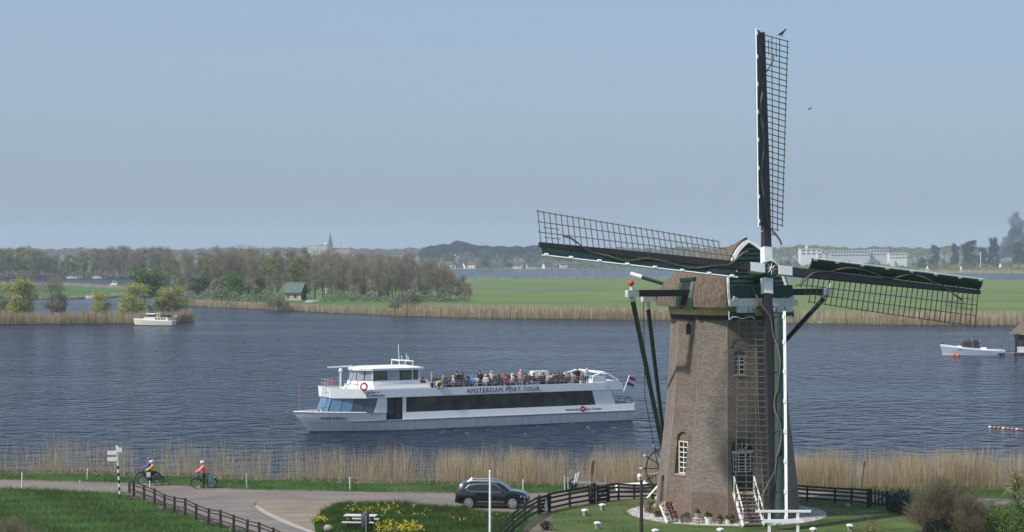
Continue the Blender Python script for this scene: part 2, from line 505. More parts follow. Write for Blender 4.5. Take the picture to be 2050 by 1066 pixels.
# water
WZ = -.8
def water_mat():
    m = bpy.data.materials.new('river_water'); m.use_nodes = True
    nt = m.node_tree; N = nt.nodes; L = nt.links; b = N['Principled BSDF']
    b.inputs['Roughness'].default_value = .16
    b.inputs['IOR'].default_value = 1.33; b.inputs['Specular IOR Level'].default_value = .26
    tc = N.new('ShaderNodeTexCoord')
    def layer(scale, stretch, det, rot):
        mp = N.new('ShaderNodeMapping'); mp.inputs['Scale'].default_value = stretch; mp.inputs['Rotation'].default_value = (0, 0, rot)
        L.new(tc.outputs['Object'], mp.inputs[0])
        n = N.new('ShaderNodeTexNoise'); n.inputs['Scale'].default_value = scale; n.inputs['Detail'].default_value = det; n.inputs['Roughness'].default_value = .55
        L.new(mp.outputs[0], n.inputs['Vector']); return n
    w1 = layer(.30, (.75, 1, 1), 2, R(8)); w2 = layer(.95, (.7, 1, 1), 3, R(-14)); w3 = layer(.035, (.35, 1, 1), 3, R(4))
    def ridge(n):
        a = N.new('ShaderNodeMath'); a.operation = 'SUBTRACT'; a.inputs[1].default_value = .5; L.new(n.outputs['Fac'], a.inputs[0])
        c = N.new('ShaderNodeMath'); c.operation = 'ABSOLUTE'; L.new(a.outputs[0], c.inputs[0])
        e = N.new('ShaderNodeMath'); e.operation = 'MULTIPLY_ADD'; e.inputs[1].default_value = -2; e.inputs[2].default_value = 1; L.new(c.outputs[0], e.inputs[0]); return e
    w1r = ridge(w1)
    ad = N.new('ShaderNodeMath'); ad.operation = 'MULTIPLY_ADD'; ad.inputs[1].default_value = .28
    L.new(w2.outputs['Fac'], ad.inputs[0]); L.new(w1r.outputs[0], ad.inputs[2])
    bp = N.new('ShaderNodeBump'); bp.inputs['Strength'].default_value = .85; bp.inputs['Distance'].default_value = 3.2
    # calmer and rougher streaks where the wind differs
    mr = N.new('ShaderNodeMapRange'); mr.inputs['From Min'].default_value = .35; mr.inputs['From Max'].default_value = .65
    mr.inputs['To Min'].default_value = .32; mr.inputs['To Max'].default_value = 1.0
    L.new(w3.outputs['Fac'], mr.inputs[0]); L.new(mr.outputs[0], bp.inputs['Strength'])
    L.new(ad.outputs[0], bp.inputs['Height']); L.new(bp.outputs[0], b.inputs['Normal'])
    rp = N.new('ShaderNodeValToRGB'); rp.color_ramp.elements[0].position = .35; rp.color_ramp.elements[1].position = .65
    rp.color_ramp.elements[0].color = (.006, .013, .032, 1); rp.color_ramp.elements[1].color = (.010, .019, .043, 1)
    L.new(w3.outputs['Fac'], rp.inputs[0]); L.new(rp.outputs[0], b.inputs['Base Color'])
    return m
M['water'] = water_mat()
mb = MB(); mb.add([(-5200, -60, WZ), (5200, -60, WZ), (5200, 9000, WZ), (-5200, 9000, WZ)], [(0, 1, 2, 3)])
tag(mb.build('water', M['water'], fix=False), 'wide blue rippled river', kind='structure')

def land(name, pts, z, m, label, depth=2.2, slope=.7):
    """island or bank: flat top at z with a bank sloping under water"""
    n = len(pts)
    cx = sum(p[0] for p in pts) / n; cy = sum(p[1] for p in pts) / n
    top = [Vector((p[0], p[1], z)) for p in pts]
    low = []
    for p in top:
        d = Vector((p.x - cx, p.y - cy, 0)).normalized()
        low.append(Vector((p.x, p.y, 0)) + d * slope + Vector((0, 0, z - depth)))
    mb = MB(); mb.add(top + low, [list(range(n))] + [[i, n + i, n + (i + 1) % n, (i + 1) % n] for i in range(n)])
    me = mb.mesh(name, m)
    bm = bmesh.new(); bm.from_mesh(me); bmesh.ops.triangulate(bm, faces=bm.faces, ngon_method='EAR_CLIP')
    bm.to_mesh(me); bm.free()
    return tag(link_mesh(name, me), label, kind='structure')
LZ = -.45
field_front = [P(330, 604, LZ), P(380, 610, LZ), P(420, 613, LZ), P(560, 619, LZ), P(680, 625, LZ), P(800, 630, LZ), P(940, 634, LZ), P(1100, 636.5, LZ), P(1330, 639, LZ), P(1600, 645, LZ), P(1800, 648, LZ), P(2050, 650, LZ), P(2400, 653, LZ), P(3200, 656, LZ)]
field_back = [P(3200, 562, LZ), P(2400, 560.5, LZ), P(2050, 560, LZ), P(1700, 559, LZ), P(1400, 559, LZ), P(1150, 559, LZ), P(915, 558, LZ), P(640, 560, LZ), P(330, 566, LZ), P(316, 585, LZ)]
land('field', field_front + field_back, LZ, G['field'], 'wide green polder field across the river')
land('meadow', [P(-500, 600, LZ), P(0, 599, LZ), P(140, 597, LZ), P(240, 594, LZ), P(300, 588, LZ), P(280, 580, LZ), P(190, 575.5, LZ), P(130, 572, LZ), P(0, 571, LZ), P(-500, 570, LZ)], LZ, G['meadow'], 'green meadow strip between two channels at the left')
land('island', [P(-700, 646, LZ), P(0, 646.5, LZ), P(120, 646, LZ), P(260, 645.5, LZ), P(352, 645, LZ), P(382, 641, LZ), P(376, 635, LZ), P(300, 631, LZ), P(180, 631, LZ), P(60, 632, LZ), P(-100, 632, LZ), P(-700, 632, LZ)], LZ, G['island'], 'low reed island at the left')
land('far_bank', [P(-2600, 556.5, LZ), P(0, 556.5, LZ), P(330, 556.5, LZ), P(640, 556.5, LZ), P(860, 556, LZ), P(905, 548, LZ), P(905, 540.5, LZ), P(1300, 540, LZ), P(1600, 542, LZ), P(1800, 546, LZ), P(2050, 548.5, LZ), P(2600, 550, LZ), P(4600, 552, LZ), (5000, 8900), (-5000, 8900)], LZ, G['farland'], 'far shore land reaching to the horizon')
# pale quay line on the left far bank
mb = MB()
a, b2 = P(-600, 556.8, WZ), P(300, 556.8, WZ)
mb.box(((a.x + b2.x) / 2, a.y - 5, -.2), (b2.x - a.x, 1.2, 1.6))
tag(mb.build('quay', G['kerb']), 'long pale quay edge below the left far wood', kind='structure')
# ------------------------------------------------------------------ the windmill
mill = empty('windmill', MILL, 0, 'tall brown brick windmill with thatched cap and four dark lattice sails', 'windmill')
PSI, TILT, RHO = .4056, .2069, .1008
AX = Vector((math.sin(PSI), -math.cos(PSI), 0))       # forward, horizontal
BX = Vector((math.cos(PSI), math.sin(PSI), 0))        # to the right, seen from the front
ZZ = Vector((0, 0, 1))
NX = AX * math.cos(TILT) + ZZ * math.sin(TILT)        # windshaft
VX = -AX * math.sin(TILT) + ZZ * math.cos(TILT)
HUB = AX * 4.979 + ZZ * 15.125
T0 = math.atan2(-MILL.y, -MILL.x)
PROF = [(-.3, 4.46), (0, 4.44), (.86, 4.38), (1.70, 4.315), (2.0, 4.29), (3.96, 4.06), (6.13, 3.80), (8.39, 3.62), (11.0, 3.50), (12.1, 3.47)]
def rad(z): return float(np.interp(z, [p[0] for p in PROF], [p[1] for p in PROF]))
def vert(k, z):
    t = T0 + R(30) * k
    return Vector((rad(z) * math.cos(t), rad(z) * math.sin(t), z))
def facet(k, s, z, out=0.0):
    """point on facet k (between vertex k and k+1), s in 0..1"""
    n = fnorm(k)
    return vert(k, z).lerp(vert(k + 1, z), s) + n * out
def fnorm(k):
    t = T0 + R(30) * (k + .5)
    return Vector((math.cos(t), math.sin(t), 0))
def ftan(k):
    return (vert(k + 1, 3) - vert(k, 3)).normalized()
# tower body with real recesses cut for windows, door and niches
mb = MB()
mb.loft([[vert(k, z) for k in range(12)] for z, r in PROF])
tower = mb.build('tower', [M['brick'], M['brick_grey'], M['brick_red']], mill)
def arch_outline(w, h, n=7, rise=None):
    rise = w / 2 if rise is None else rise
    pts = [(-w / 2, 0), (w / 2, 0)]
    for i in range(n + 1):
        t = math.pi * i / n
        pts.append((w / 2 * math.cos(t), h - rise + rise * math.sin(t)))
    return pts
# facets: -1 is right of nothing; vertex angles grow counter-clockwise (to the right in the picture)
OPEN = [  # facet, s, z sill, width, height, depth
    (0, .44, 1.82, 1.32, 3.2, .42),      # door
    (0, .42, 8.75, .72, 1.55, .22),      # upper right window
    (-2, .50, 2.62, .95, 2.65, .40),     # lower left window
    (-2, .52, 11.15, .42, .72, .5),      # small slot at the top left
    (-3, .55, .72, .85, 1.75, .35),      # niche on the far left
]
cut = MB()
for (k, s, z, w, h, dep) in OPEN:
    o = facet(k, s, z); n = fnorm(k); t = ftan(k)
    pts = [o + t * x + ZZ * y + n * .5 for x, y in arch_outline(w, h)]
    cut.prism(pts, -n * (dep + .5))
co = cut.build('cutter', M['brick']); co.location = MILL
md = tower.modifiers.new('b', 'BOOLEAN'); md.operation = 'DIFFERENCE'; md.object = co; md.solver = 'EXACT'
bpy.context.view_layer.update()
dg = bpy.context.evaluated_depsgraph_get()
me2 = bpy.data.meshes.new_from_object(tower.evaluated_get(dg))
tower.modifiers.clear(); tower.data = me2; me2.name = 'tower'
bpy.data.objects.remove(co)
def facet_uv(me):
    """brick courses run level round each facet"""
    while me.uv_layers: me.uv_layers.remove(me.uv_layers[0])
    uv = me.uv_layers.new(name='UVMap')
    for p in me.polygons:
        n = p.normal; c = p.center
        if abs(n.z) > .7:
            t = Vector((1, 0, 0)); 
            for li in p.loop_indices:
                v = me.vertices[me.loops[li].vertex_index].co; uv.data[li].uv = (v.x, v.y)
            continue
        t = Vector((-n.y, n.x, 0)).normalized()
        k = round((math.atan2(n.y, n.x) - T0) / R(15))
        for li in p.loop_indices:
            v = me.vertices[me.loops[li].vertex_index].co
            uv.data[li].uv = (v.dot(t) + k * .37, v.z)
facet_uv(me2)
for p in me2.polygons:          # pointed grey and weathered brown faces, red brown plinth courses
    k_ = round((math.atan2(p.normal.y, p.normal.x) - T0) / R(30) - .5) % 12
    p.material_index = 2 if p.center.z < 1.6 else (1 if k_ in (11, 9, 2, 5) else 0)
# light mortar fillets up the corners
for k in range(12):
    g = MB(); g.tube([vert(k, z) * 1.0 for z in (0.1, 2.0, 3.96, 6.13, 8.39, 11.0, 12.05)], .022, 4); g.build('corner_fillet', M['stone'], mill)
# brick relieving arches standing a little proud of the wall
def arch_ring(k, s, z, w, h, band=.24, out=.035):
    o = facet(k, s, z); n = fnorm(k); t = ftan(k)
    # follow the batter of the facet
    o2 = facet(k, s, z + h); lean = (o2 - o) / h
    mb = MB(); N_ = 12
    c = h - w / 2
    for i in range(N_):
        a0, a1 = math.pi * i / N_ + .012, math.pi * (i + 1) / N_ - .012
        q = [(w / 2 * math.cos(a0), c + w / 2 * math.sin(a0)), ((w / 2 + band) * math.cos(a0), c + (w / 2 + band) * math.sin(a0)),
             ((w / 2 + band) * math.cos(a1), c + (w / 2 + band) * math.sin(a1)), (w / 2 * math.cos(a1), c + w / 2 * math.sin(a1))]
        mb.prism([o + t * x + lean * y - n * .02 for x, y in q], n * (out + .02))
    ob = mb.build('brick_arch', M['brick'], mill)
    facet_uv(ob.data)
arch_ring(0, .44, 1.82, 1.34, 3.2)
arch_ring(0, .42, 9.2, .95, 1.75, .2)
arch_ring(-2, .50, 2.62, .97, 2.65, .18)

def mill_window(k, s, z, w, h, dep, nx, ny, m_frame, m_bar, bw=.07, sill=True):
    o = facet(k, s, z); n = fnorm(k); t = ftan(k); o = o - n * dep
    fr = MB()
    def bar(mb, x0, x1, y0, y1, a, b):
        mb.prism([o + t * x0 + ZZ * y0 + n * a, o + t * x1 + ZZ * y0 + n * a, o + t * x1 + ZZ * y1 + n * a, o + t * x0 + ZZ * y1 + n * a], n * (b - a))
    bar(fr, -w / 2, -w / 2 + bw, 0, h, 0, .09); bar(fr, w / 2 - bw, w / 2, 0, h, 0, .09)
    bar(fr, -w / 2 + bw, w / 2 - bw, 0, bw, 0, .085); bar(fr, -w / 2 + bw, w / 2 - bw, h - bw, h, 0, .085)
    win = fr.build('window', m_frame, mill)
    iw, ih = w - 2 * bw, h - 2 * bw
    g = MB(); bar(g, -iw / 2, iw / 2, bw, h - bw, .0, .025); g.build('pane', M['glass'], win)
    for i in range(1, nx):
        x = -iw / 2 + iw * i / nx; g = MB(); bar(g, x - .022, x + .022, bw, h - bw, .027, .062); g.build('glazing_bar', m_bar, win)
    for j in range(1, ny):
        y = bw + ih * j / ny; g = MB(); bar(g, -iw / 2, iw / 2, y - .022, y + .022, .027, .068); g.build('glazing_bar', m_bar, win)
    if sill:
        g = MB(); bar(g, -w / 2 - .06, w / 2 + .06, -.1, -.004, 0, dep + .06); g.build('sill', M['stone'], win)
    return win
mill_window(-2, .54, 2.72, .80, 1.98, .30, 2, 6, M['cream'], M['white'])
mill_window(0, .42, 8.80, .66, 1.15, .16, 2, 4, M['stone'], M['greywhite'], .06)
# door: green leaves, fanlight, white-barred upper light
k, s, z = 0, .44, 1.82
o = facet(k, s, z) - fnorm(k) * .32; n = fnorm(k); t = ftan(k)
def fbox(name, m, x0, x1, y0, y1, a, b, par):
    g = MB(); g.prism([o + t * x0 + ZZ * y0 + n * a, o + t * x1 + ZZ * y0 + n * a, o + t * x1 + ZZ * y1 + n * a, o + t * x0 + ZZ * y1 + n * a], n * (b - a))
    return g.build(name, m, par)
door = fbox('door', M['mill_green'], -.58, .58, 0, 1.1, 0, .07, mill)
fbox('door_panel', M['mill_black'], -.5, -.04, .1, 1.0, .072, .09, door); fbox('door_panel', M['mill_black'], .04, .5, .1, 1.0, .072, .09, door)
fbox('threshold', M['ochre'], -.68, .68, -.12, -.004, 0, .55, door)
fbox('transom', M['greywhite'], -.64, .64, 2.32, 2.40, 0, .12, door)
fan = MB(); fan.prism([o + t * x + ZZ * (y + 2.4) + n * .0 for x, y in arch_outline(1.2, .62)], n * .03)
fw = fan.build('fanlight', M['glass'], mill)
for a_ in (R(45), R(90), R(135)):
    g = MB(); g.beam(o + n * .05 + ZZ * 2.42, o + n * .05 + ZZ * (2.42 + .55 * math.sin(a_)) + t * .55 * math.cos(a_), .03); g.build('glazing_bar', M['greywhite'], fw)
g = MB(); g.prism([o + t * x + ZZ * y + n * .0 for x, y in ((-.58, 1.14), (.58, 1.14), (.58, 2.3), (-.58, 2.3))], n * .03)
dw = g.build('window', M['glass'], mill)
for x in (-.54, -.2, .2, .54):
    fbox('glazing_bar', M['greywhite'], x - .022, x + .022, 1.14, 2.3, .032, .07, dw)
for y in (1.17, 1.5, 1.9, 2.27):
    fbox('glazing_bar', M['greywhite'], -.52, .52, y - .022, y + .022, .034, .076, dw)
# stairs up to the door
sd = o + n * .42
st_top = [sd + t * sx for sx in (-.62, .62)]
fb = n * 2.15
stairs = MB()
for q in st_top:
    stairs.beam(q + ZZ * -.1, q + fb - ZZ * 1.78, .07, .24)
stairs_o = stairs.build('door_stairs', M['mill_white'], mill)
for i in range(9):
    f_ = (i + .5) / 9
    c = sd + n * (2.15 * f_) - ZZ * (.02 + 1.72 * f_)
    g = MB(); g.box((0, 0, 0), (1.16, .26, .045), Matrix((t, n, ZZ)).transposed())
    ob = g.build('tread', M['wood_grey'], stairs_o); ob.location = c
for q in st_top:
    g = MB(); g.beam(q + ZZ * .95 + n * .02, q + fb * .99 - ZZ * .82, .06, .07); g.build('handrail', M['mill_white'], stairs_o)
    for f_ in (.03, .5, .97):
        g = MB(); b0 = q + fb * f_ - ZZ * 1.78 * f_; g.beam(b0, b0 + ZZ * .95, .055); g.build('baluster', M['mill_white'], stairs_o)
# boarded curb ring under the cap
mb = MB()
for (z0, z1, r0, r1, m_) in ((12.1, 12.38, 3.50, 3.56, 1), (12.385, 12.68, 3.60, 3.62, 0), (12.685, 12.98, 3.64, 3.66, 0)):
    mb.mi = m_
    tt = [T0 + R(15) * k for k in range(24)]
    mb.loft([[(r0 * math.cos(a_), r0 * math.sin(a_), z0) for a_ in tt], [(r1 * math.cos(a_), r1 * math.sin(a_), z1) for a_ in tt]])
mb.build('curb_ring', [M['ochre'], M['wood_dark']], mill)

# thatched cap -------------------------------------------------
CZ = 12.98
GP = [(0.0, 1.0), (.14, .99), (.26, .955), (.40, .91), (.52, .84), (.64, .73), (.75, .59), (.84, .45), (.90, .33), (.96, .18), (1.0, 0.0)]
def gable_half(n_=10):
    return GP
UF = 3.95                                  # gable foot in front of the centre
def cap_w(u):
    if u <= 0: return 4.36 * math.sqrt(max(0.0, 1 - (u / 4.6) ** 2))
    return 4.36 + (2.22 - 4.36) * (u / UF) ** 1.5
def cap_h(u):
    return float(np.interp(u, [-4.59, -4.5, -4.2, -3.8, -3.0, -1, 1, UF], [.03, .5, 1.25, 1.85, 2.4, 3.05, 3.52, 4.05]))
LEAN = 1.55
secs = []
us = [-4.59, -4.53, -4.4, -4.1, -3.6, -2.8, -2.0, -1.0, 0, 1.0, 2.0, 2.8, 3.4, UF]
for u in us:
    w = max(cap_w(u), .05); h = cap_h(u); sec = []
    side = [(y, zf) for zf, y in GP]
    ring_ = [(y, zf) for y, zf in side] + [(-y, zf) for y, zf in reversed(side[:-1])]
    for y, zf in ring_:
        uu = u - LEAN * zf * max(0.0, u / UF)
        p = AX * uu + BX * (y * w) + ZZ * (CZ + zf * h)
        if zf == 0: p = p - ZZ * .10
        sec.append(p)
    secs.append(sec)
mb = MB(); mb.loft(secs)
# under-side thickness of the eaves
cap_t = mb.build('thatch', M['thatch'], mill, smooth=True)
ss = cap_t.modifiers.new('s', 'SUBSURF'); ss.levels = 2; ss.render_levels = 2; ss.subdivision_type = 'SIMPLE'
tx = bpy.data.textures.new('thatch_lumps', 'CLOUDS'); tx.noise_scale = .45
dm = cap_t.modifiers.new('d', 'DISPLACE'); dm.texture = tx; dm.strength = .10; dm.mid_level = .5
# dark ridge roll
g = MB(); g.tube([AX * (u - LEAN * max(0, u / UF)) + ZZ * (CZ + cap_h(u) + .01) for u in (-3.0, -2, -1, 0, 1, 2, 3, UF - .05)], .08, 6)
g.build('ridge', M['wood_dark'], mill, smooth=True)

# gable boards
front = empty('cap_front', (0, 0, 0)); front.parent = mill
FH = 3.98
def gp(y, zf, out=0.0, w=2.2):
    return AX * (UF + .06 + out - LEAN * zf) + BX * (y * w) + ZZ * (CZ + zf * FH)
def gw(zf): return float(np.interp(zf, [p[0] for p in GP], [p[1] for p in GP]))
NB = 14
for i in range(NB):
    z0, z1 = i / NB * .97, (i + .96) / NB * .97
    a0, a1 = gw(z0) - .03, gw(z1) - .03
    g = MB(); o0, o1 = .12, .05
    pts = [gp(-a0, z0, o0), gp(a0, z0, o0), gp(a1, z1, o1), gp(-a1, z1, o1)]
    g.prism(pts, -AX * .05)
    g.build('board', M['mill_green'] if i < 7 else M['green_board'], front)
# white edge trim, left and right
for sgn in (-1, 1):
    g = MB(); zs_ = [0, .12, .26, .4, .52, .64, .75, .84, .90, .96, 1.0]
    inner = [gp(sgn * gw(z_), z_, .16) for z_ in zs_]
    secs = []
    for z_, p in zip(zs_, inner):
        q = gp(sgn * max(gw(z_) - .065, 0), max(z_ - .0, 0) if z_ < .7 else z_ - .045, .16)
        secs.append([p, q, q - AX * .08, p - AX * .08])
    g.loft(secs); g.build('white_trim', M['mill_white'], front)
# lower green skirt of the front and the carved white beam
g = MB()
for sgn in (-1, 1):
    pass
g.prism([AX * 4.35 + BX * x + ZZ * z_ for x, z_ in ((-2.15, 12.95), (2.15, 12.95), (2.05, 14.2), (-2.05, 14.2))], -AX * .10)
g.build('lower_panel', M['mill_green'], front)
g = MB()
prof = [(-2.35, 12.95), (2.35, 12.95), (2.35, 13.28), (2.12, 13.34), (2.06, 13.58), (1.9, 13.5), (1.72, 13.42), (-1.72, 13.42), (-1.9, 13.5), (-2.06, 13.58), (-2.12, 13.34), (-2.35, 13.28)]
g.prism([AX * 4.50 + BX * x + ZZ * z_ for x, z_ in prof], -AX * .14)
g.build('carved_beam', M['greywhite'], front)
for x in (-1.55, -.95, .95, 1.55):
    g = MB(); g.box((0, 0, 0), (.5, .5, .36), Matrix((BX, AX, ZZ)).transposed()); ob = g.build('beam_end', M['greywhite'], front); ob.location = AX * 4.55 + BX * x + ZZ * 12.76
# scalloped apron
for (x0, x1) in ((-2.3, -.5), (.62, 2.2)):
    N_ = 16; top = []; bot = []
    for i in range(N_ + 1):
        x = x0 + (x1 - x0) * i / N_
        dz = .16 * abs(math.sin(math.pi * 2 * i / N_)) + (.06 if i in (2, 8, 14) else 0)
        bot.append((x, 12.18 + dz)); top.append((x, 12.66))
    g = MB(); g.prism([AX * 4.28 + BX * x + ZZ * z_ for x, z_ in bot + top[::-1]], -AX * .05); g.build('apron', M['mill_green'], front)
    g = MB(); g.tube([AX * 4.30 + BX * x + ZZ * (z_ - .02) for x, z_ in bot], .035, 5); g.tube([AX * 4.30 + BX * x0 + ZZ * z_ for z_ in (12.16, 12.66)], .035, 5)
    g.build('apron_edge', M['mill_white'], front)
# hub and windshaft head
g = MB()
rot = Matrix((BX, VX, NX)).transposed()
g.lathe([(.42, -2.2), (.42, -.5), (.50, -.48), (.50, .33), (.46, .38)], HUB, 12, rot)
hub = g.build('windshaft', M['mill_green'], mill)
g = MB(); 
for i in range(8):
    a_ = R(45) * i + RHO
    d_ = VX * math.cos(a_) + BX * math.sin(a_)
    e_ = NX.cross(d_)
    c_ = HUB + NX * .385
    g.add([c_ + e_ * .045, c_ + d_ * .40, c_ - e_ * .045, c_ + NX * .05], [(0, 1, 3), (1, 2, 3)])
g.build('star', M['mill_white'], hub, fix=False)
g = MB(); g.lathe([(.09, .43), (.05, .46)], HUB, 8, rot); g.build('boss', M['red'], hub)

# sails --------------------------------------------------------
L_ = 15.02
def sail(kq):
    f_ = RHO + kq * math.pi / 2
    rr = VX * math.cos(f_) + BX * math.sin(f_)
    cc = -VX * math.sin(f_) + BX * math.cos(f_)
    off = NX * (-.20 if kq % 2 == 0 else .16)
    O = HUB + off
    root = empty('sail', (0, 0, 0)); root.parent = mill
    g = MB()
    g.beam(O + rr * .45, O + rr * 7.5, .50, .44, NX, .40, .36)
    g.beam(O + rr * 7.5, O + rr * L_, .40, .36, NX, .24, .20)
    g.build('stock', M['stock'], root)
    g = MB(); g.beam(O + rr * .46, O + rr * 1.42, .56, .50, NX, .54, .48)
    g.build('white_cheek', M['mill_white'], root)
    r0, r1 = 2.35, L_ - .12
    nb = 35
    def wv(r): return R(np.interp(r, [2, 15], [25, 13]))
    def wid(r): return float(np.interp(r, [2, 15], [1.42, 2.02]))
    def ldir(r): return cc * math.cos(wv(r)) - NX * math.sin(wv(r))
    def hw(r): return float(np.interp(r, [0, 7.5, 15.13], [.25, .20, .11]))
    for i in range(nb):
        r = r0 + (r1 - r0) * i / (nb - 1)
        d_ = ldir(r); b0 = O + rr * r
        end = hw(r) + wid(r) if i > 2 else hw(r) + wid(r) * (.42, .70, 1.0)[i]
        g = MB(); g.beam(b0 - d_ * (hw(r) + .13), b0 + d_ * (end + .07), .044, .044, NX)
        g.build('sail_bar', M['lattice'], root)
        g = MB(); g.beam(b0 - d_ * (hw(r) + .20), b0 - d_ * (hw(r) + .125), .07, .07, NX)
        if i % 1 == 0: g.build('bar_tip', M['greywhite'], root)
    for j, fr_ in enumerate((.34, .67, 1.0)):
        g = MB(); ra = r0 + (r1 - r0) * (j * .9) / (nb - 1)
        rs = np.linspace(ra, r1 + .08, 9)
        pts = [O + rr * r + ldir(r) * (hw(r) + wid(r) * fr_) - NX * .035 for r in rs]
        for a_, b_ in zip(pts[:-1], pts[1:]): g.beam(a_, b_, .04, .04, NX)
        g.build('sail_lath', M['lattice'], root)
    # short doubled laths at the tip
    for fr_ in (.18, .5):
        pts = [O + rr * r + ldir(r) * (hw(r) + wid(r) * fr_) + NX * .03 for r in (r1 - 1.25, r1 - .25)]
        g = MB(); g.beam(pts[0], pts[1], .036, .036, NX); g.build('sail_lath', M['lattice'], root)
    # wind boards on the leading side: one board per bay, with iron bands between
    wb = R(34)
    bd = -cc * math.cos(wb) + NX * math.sin(wb)
    bn = NX * math.cos(wb) + cc * math.sin(wb)
    rb = np.linspace(2.6, L_ - .02, 8)
    WB = .70
    for i in range(7):
        a_, b_ = rb[i] + .02, rb[i + 1] - .02
        g = MB()
        n_ = 5; secs = []
        for r in (a_, b_):
            sec = []
            for q in range(n_ + 1):
                x = q / n_; sec.append(O + rr * r + bd * (hw(r) + .06 + WB * x) + bn * (.10 * math.sin(math.pi * x) - .05))
            sec += [p - bn * .03 for p in reversed(sec)]
            secs.append(sec)
        g.loft(secs); g.build('wind_board', M['green_board'], root)
    for i in range(8):
        r = min(max(rb[i], rb[0] + .25), rb[-1] - .25) if i in (0, 7) else rb[i]
        p = O + rr * r + bd * (hw(r) + .06 + WB)
        g = MB(); g.beam(p - rr * .12 - bd * .06 + bn * .03, p + rr * .12 - bd * .06 + bn * .03, .11, .08, bn); g.build('edge_bracket', M['mill_white'], root)
        g = MB(); g.beam(O + rr * r + bd * hw(r) + bn * .045, p - bd * .1 + bn * .035, .05, .035, bn); g.build('board_band', M['mill_black'], root)
    g = MB(); q0 = O + rr * (rb[0] - .1) + bd * (hw(rb[0]) + .07 + WB); q1 = O + rr * (L_ + .02) + bd * (hw(L_) + .07 + WB)
    g.beam(q0, q1, .17 if kq == 2 else .075, .06, bn); g.build('white_edge', M['mill_white'], root)
    # furled sailcloth rolled to a rope, swagged along the stock
    g = MB(); pts = []
    knots = [(1.6, .9), (3.1, -.1), (5.6, -.55), (8.2, -.20), (9.8, -.55), (11.6, -.25), (13.6, .62)]
    for i in range(len(knots) - 1):
        for q in range(5):
            x = q / 5; r = knots[i][0] + (knots[i + 1][0] - knots[i][0]) * x; c_ = knots[i][1] + (knots[i + 1][1] - knots[i][1]) * (3 * x * x - 2 * x ** 3)
            pts.append(O + rr * r + cc * c_ + NX * (.27 + (0.18 if c_ < -.3 else 0)))
    pts.append(O + rr * knots[-1][0] + cc * knots[-1][1] + NX * .12)
    g.tube(pts, [.05 + .02 * math.sin(i * .9) for i in range(len(pts))], 6)
    g.build('furled_sailcloth', M['rope'], root, smooth=True)
for kq in range(4): sail(kq)

# tail: cross beams, braces, pole and winding wheel ----------------
TAIL = -AX * 7.7 + ZZ * 1.95
def ltube(name, m, p, q, r, r2=None, n=8):
    g = MB(); g.tube([p, q], [r, r2 or r], n); return g.build(name, m, mill, smooth=True)
u1, z1 = 1.55, 13.72
g = MB(); g.beam(AX * u1 - BX * 7.0 + ZZ * z1, AX * u1 + BX * 5.9 + ZZ * z1, .36, .40); g.build('long_beam', M['mill_black'], mill)
for sg, e0, e1 in ((-1, 7.0, 7.75), (1, 5.9, 6.65)):
    g = MB(); g.beam(AX * u1 + BX * sg * e0 + ZZ * z1, AX * u1 + BX * sg * e1 + ZZ * z1, .40, .40); g.build('beam_tip', M['greywhite'], mill)
    g = MB(); g.beam(AX * u1 + BX * sg * (e0 + .35) + ZZ * (z1 + .1), AX * (u1 + .1) + BX * sg * (e0 + .5) + ZZ * (z1 + .5), .14, .12); g.build('peg', M['mill_white'], mill)
    A0 = AX * u1 + BX * sg * (e0 + .4) + ZZ * (z1 - .15)
    ltube('brace', M['mill_green'], A0, TAIL + BX * sg * .25 + ZZ * .3, .16, .14)
    ltube('brace_head', M['mill_white'], A0 + ZZ * .06, A0 + (TAIL - A0).normalized() * .35, .19)
u2, z2 = -2.6, 13.3
g = MB(); g.beam(AX * u2 - BX * 3.7 + ZZ * z2, AX * u2 + BX * 3.7 + ZZ * z2, .34, .36); g.build('short_beam', M['mill_green'], mill)
for sg in (-1, 1):
    g = MB(); g.beam(AX * u2 + BX * sg * 3.72 + ZZ * z2, AX * u2 + BX * sg * 4.6 + ZZ * z2, .37, .38); g.build('beam_tip', M['greywhite'], mill)
    A0 = AX * u2 + BX * sg * 4.25 + ZZ * (z2 - .1)
    ltube('brace', M['mill_green'], A0, TAIL + BX * sg * .2 + ZZ * .6, .14, .12)
    ltube('brace_head', M['mill_white'], A0, A0 + (TAIL - A0).normalized() * .6, .16)
for (u_, x_, zz_, rr_) in ((u1 + .1, -7.5, z1 + .62, .19), (u2, -4.25, z2 + .42, .17)):
    g = MB(); g.ball(AX * u_ + BX * x_ + ZZ * zz_, rr_, 10, 7); g.build('red_finial', M['red'], mill, smooth=True)
    g = MB(); g.beam(AX * u_ + BX * x_ + ZZ * (zz_ - rr_ - .35), AX * u_ + BX * x_ + ZZ * (zz_ - rr_ * .8), .16, .12); g.build('finial_post', M['mill_white'], mill)
# tail pole from the cap
p0, p1 = -AX * 3.9 + ZZ * 14.2, TAIL
g = MB(); g.beam(p0, p1, .36, .36); g.build('tail_pole', M['mill_black'], mill)
# pole end sticking out at the upper left of the thatch
q0 = Vector((-3.2, .3, 14.0)); q1 = Vector((-5.25, .8, 14.62))
ltube('storm_beam', M['mill_green'], q0, q1, .11); ltube('storm_beam_tip', M['mill_white'], q1, q1 + (q1 - q0).normalized() * .75, .15)
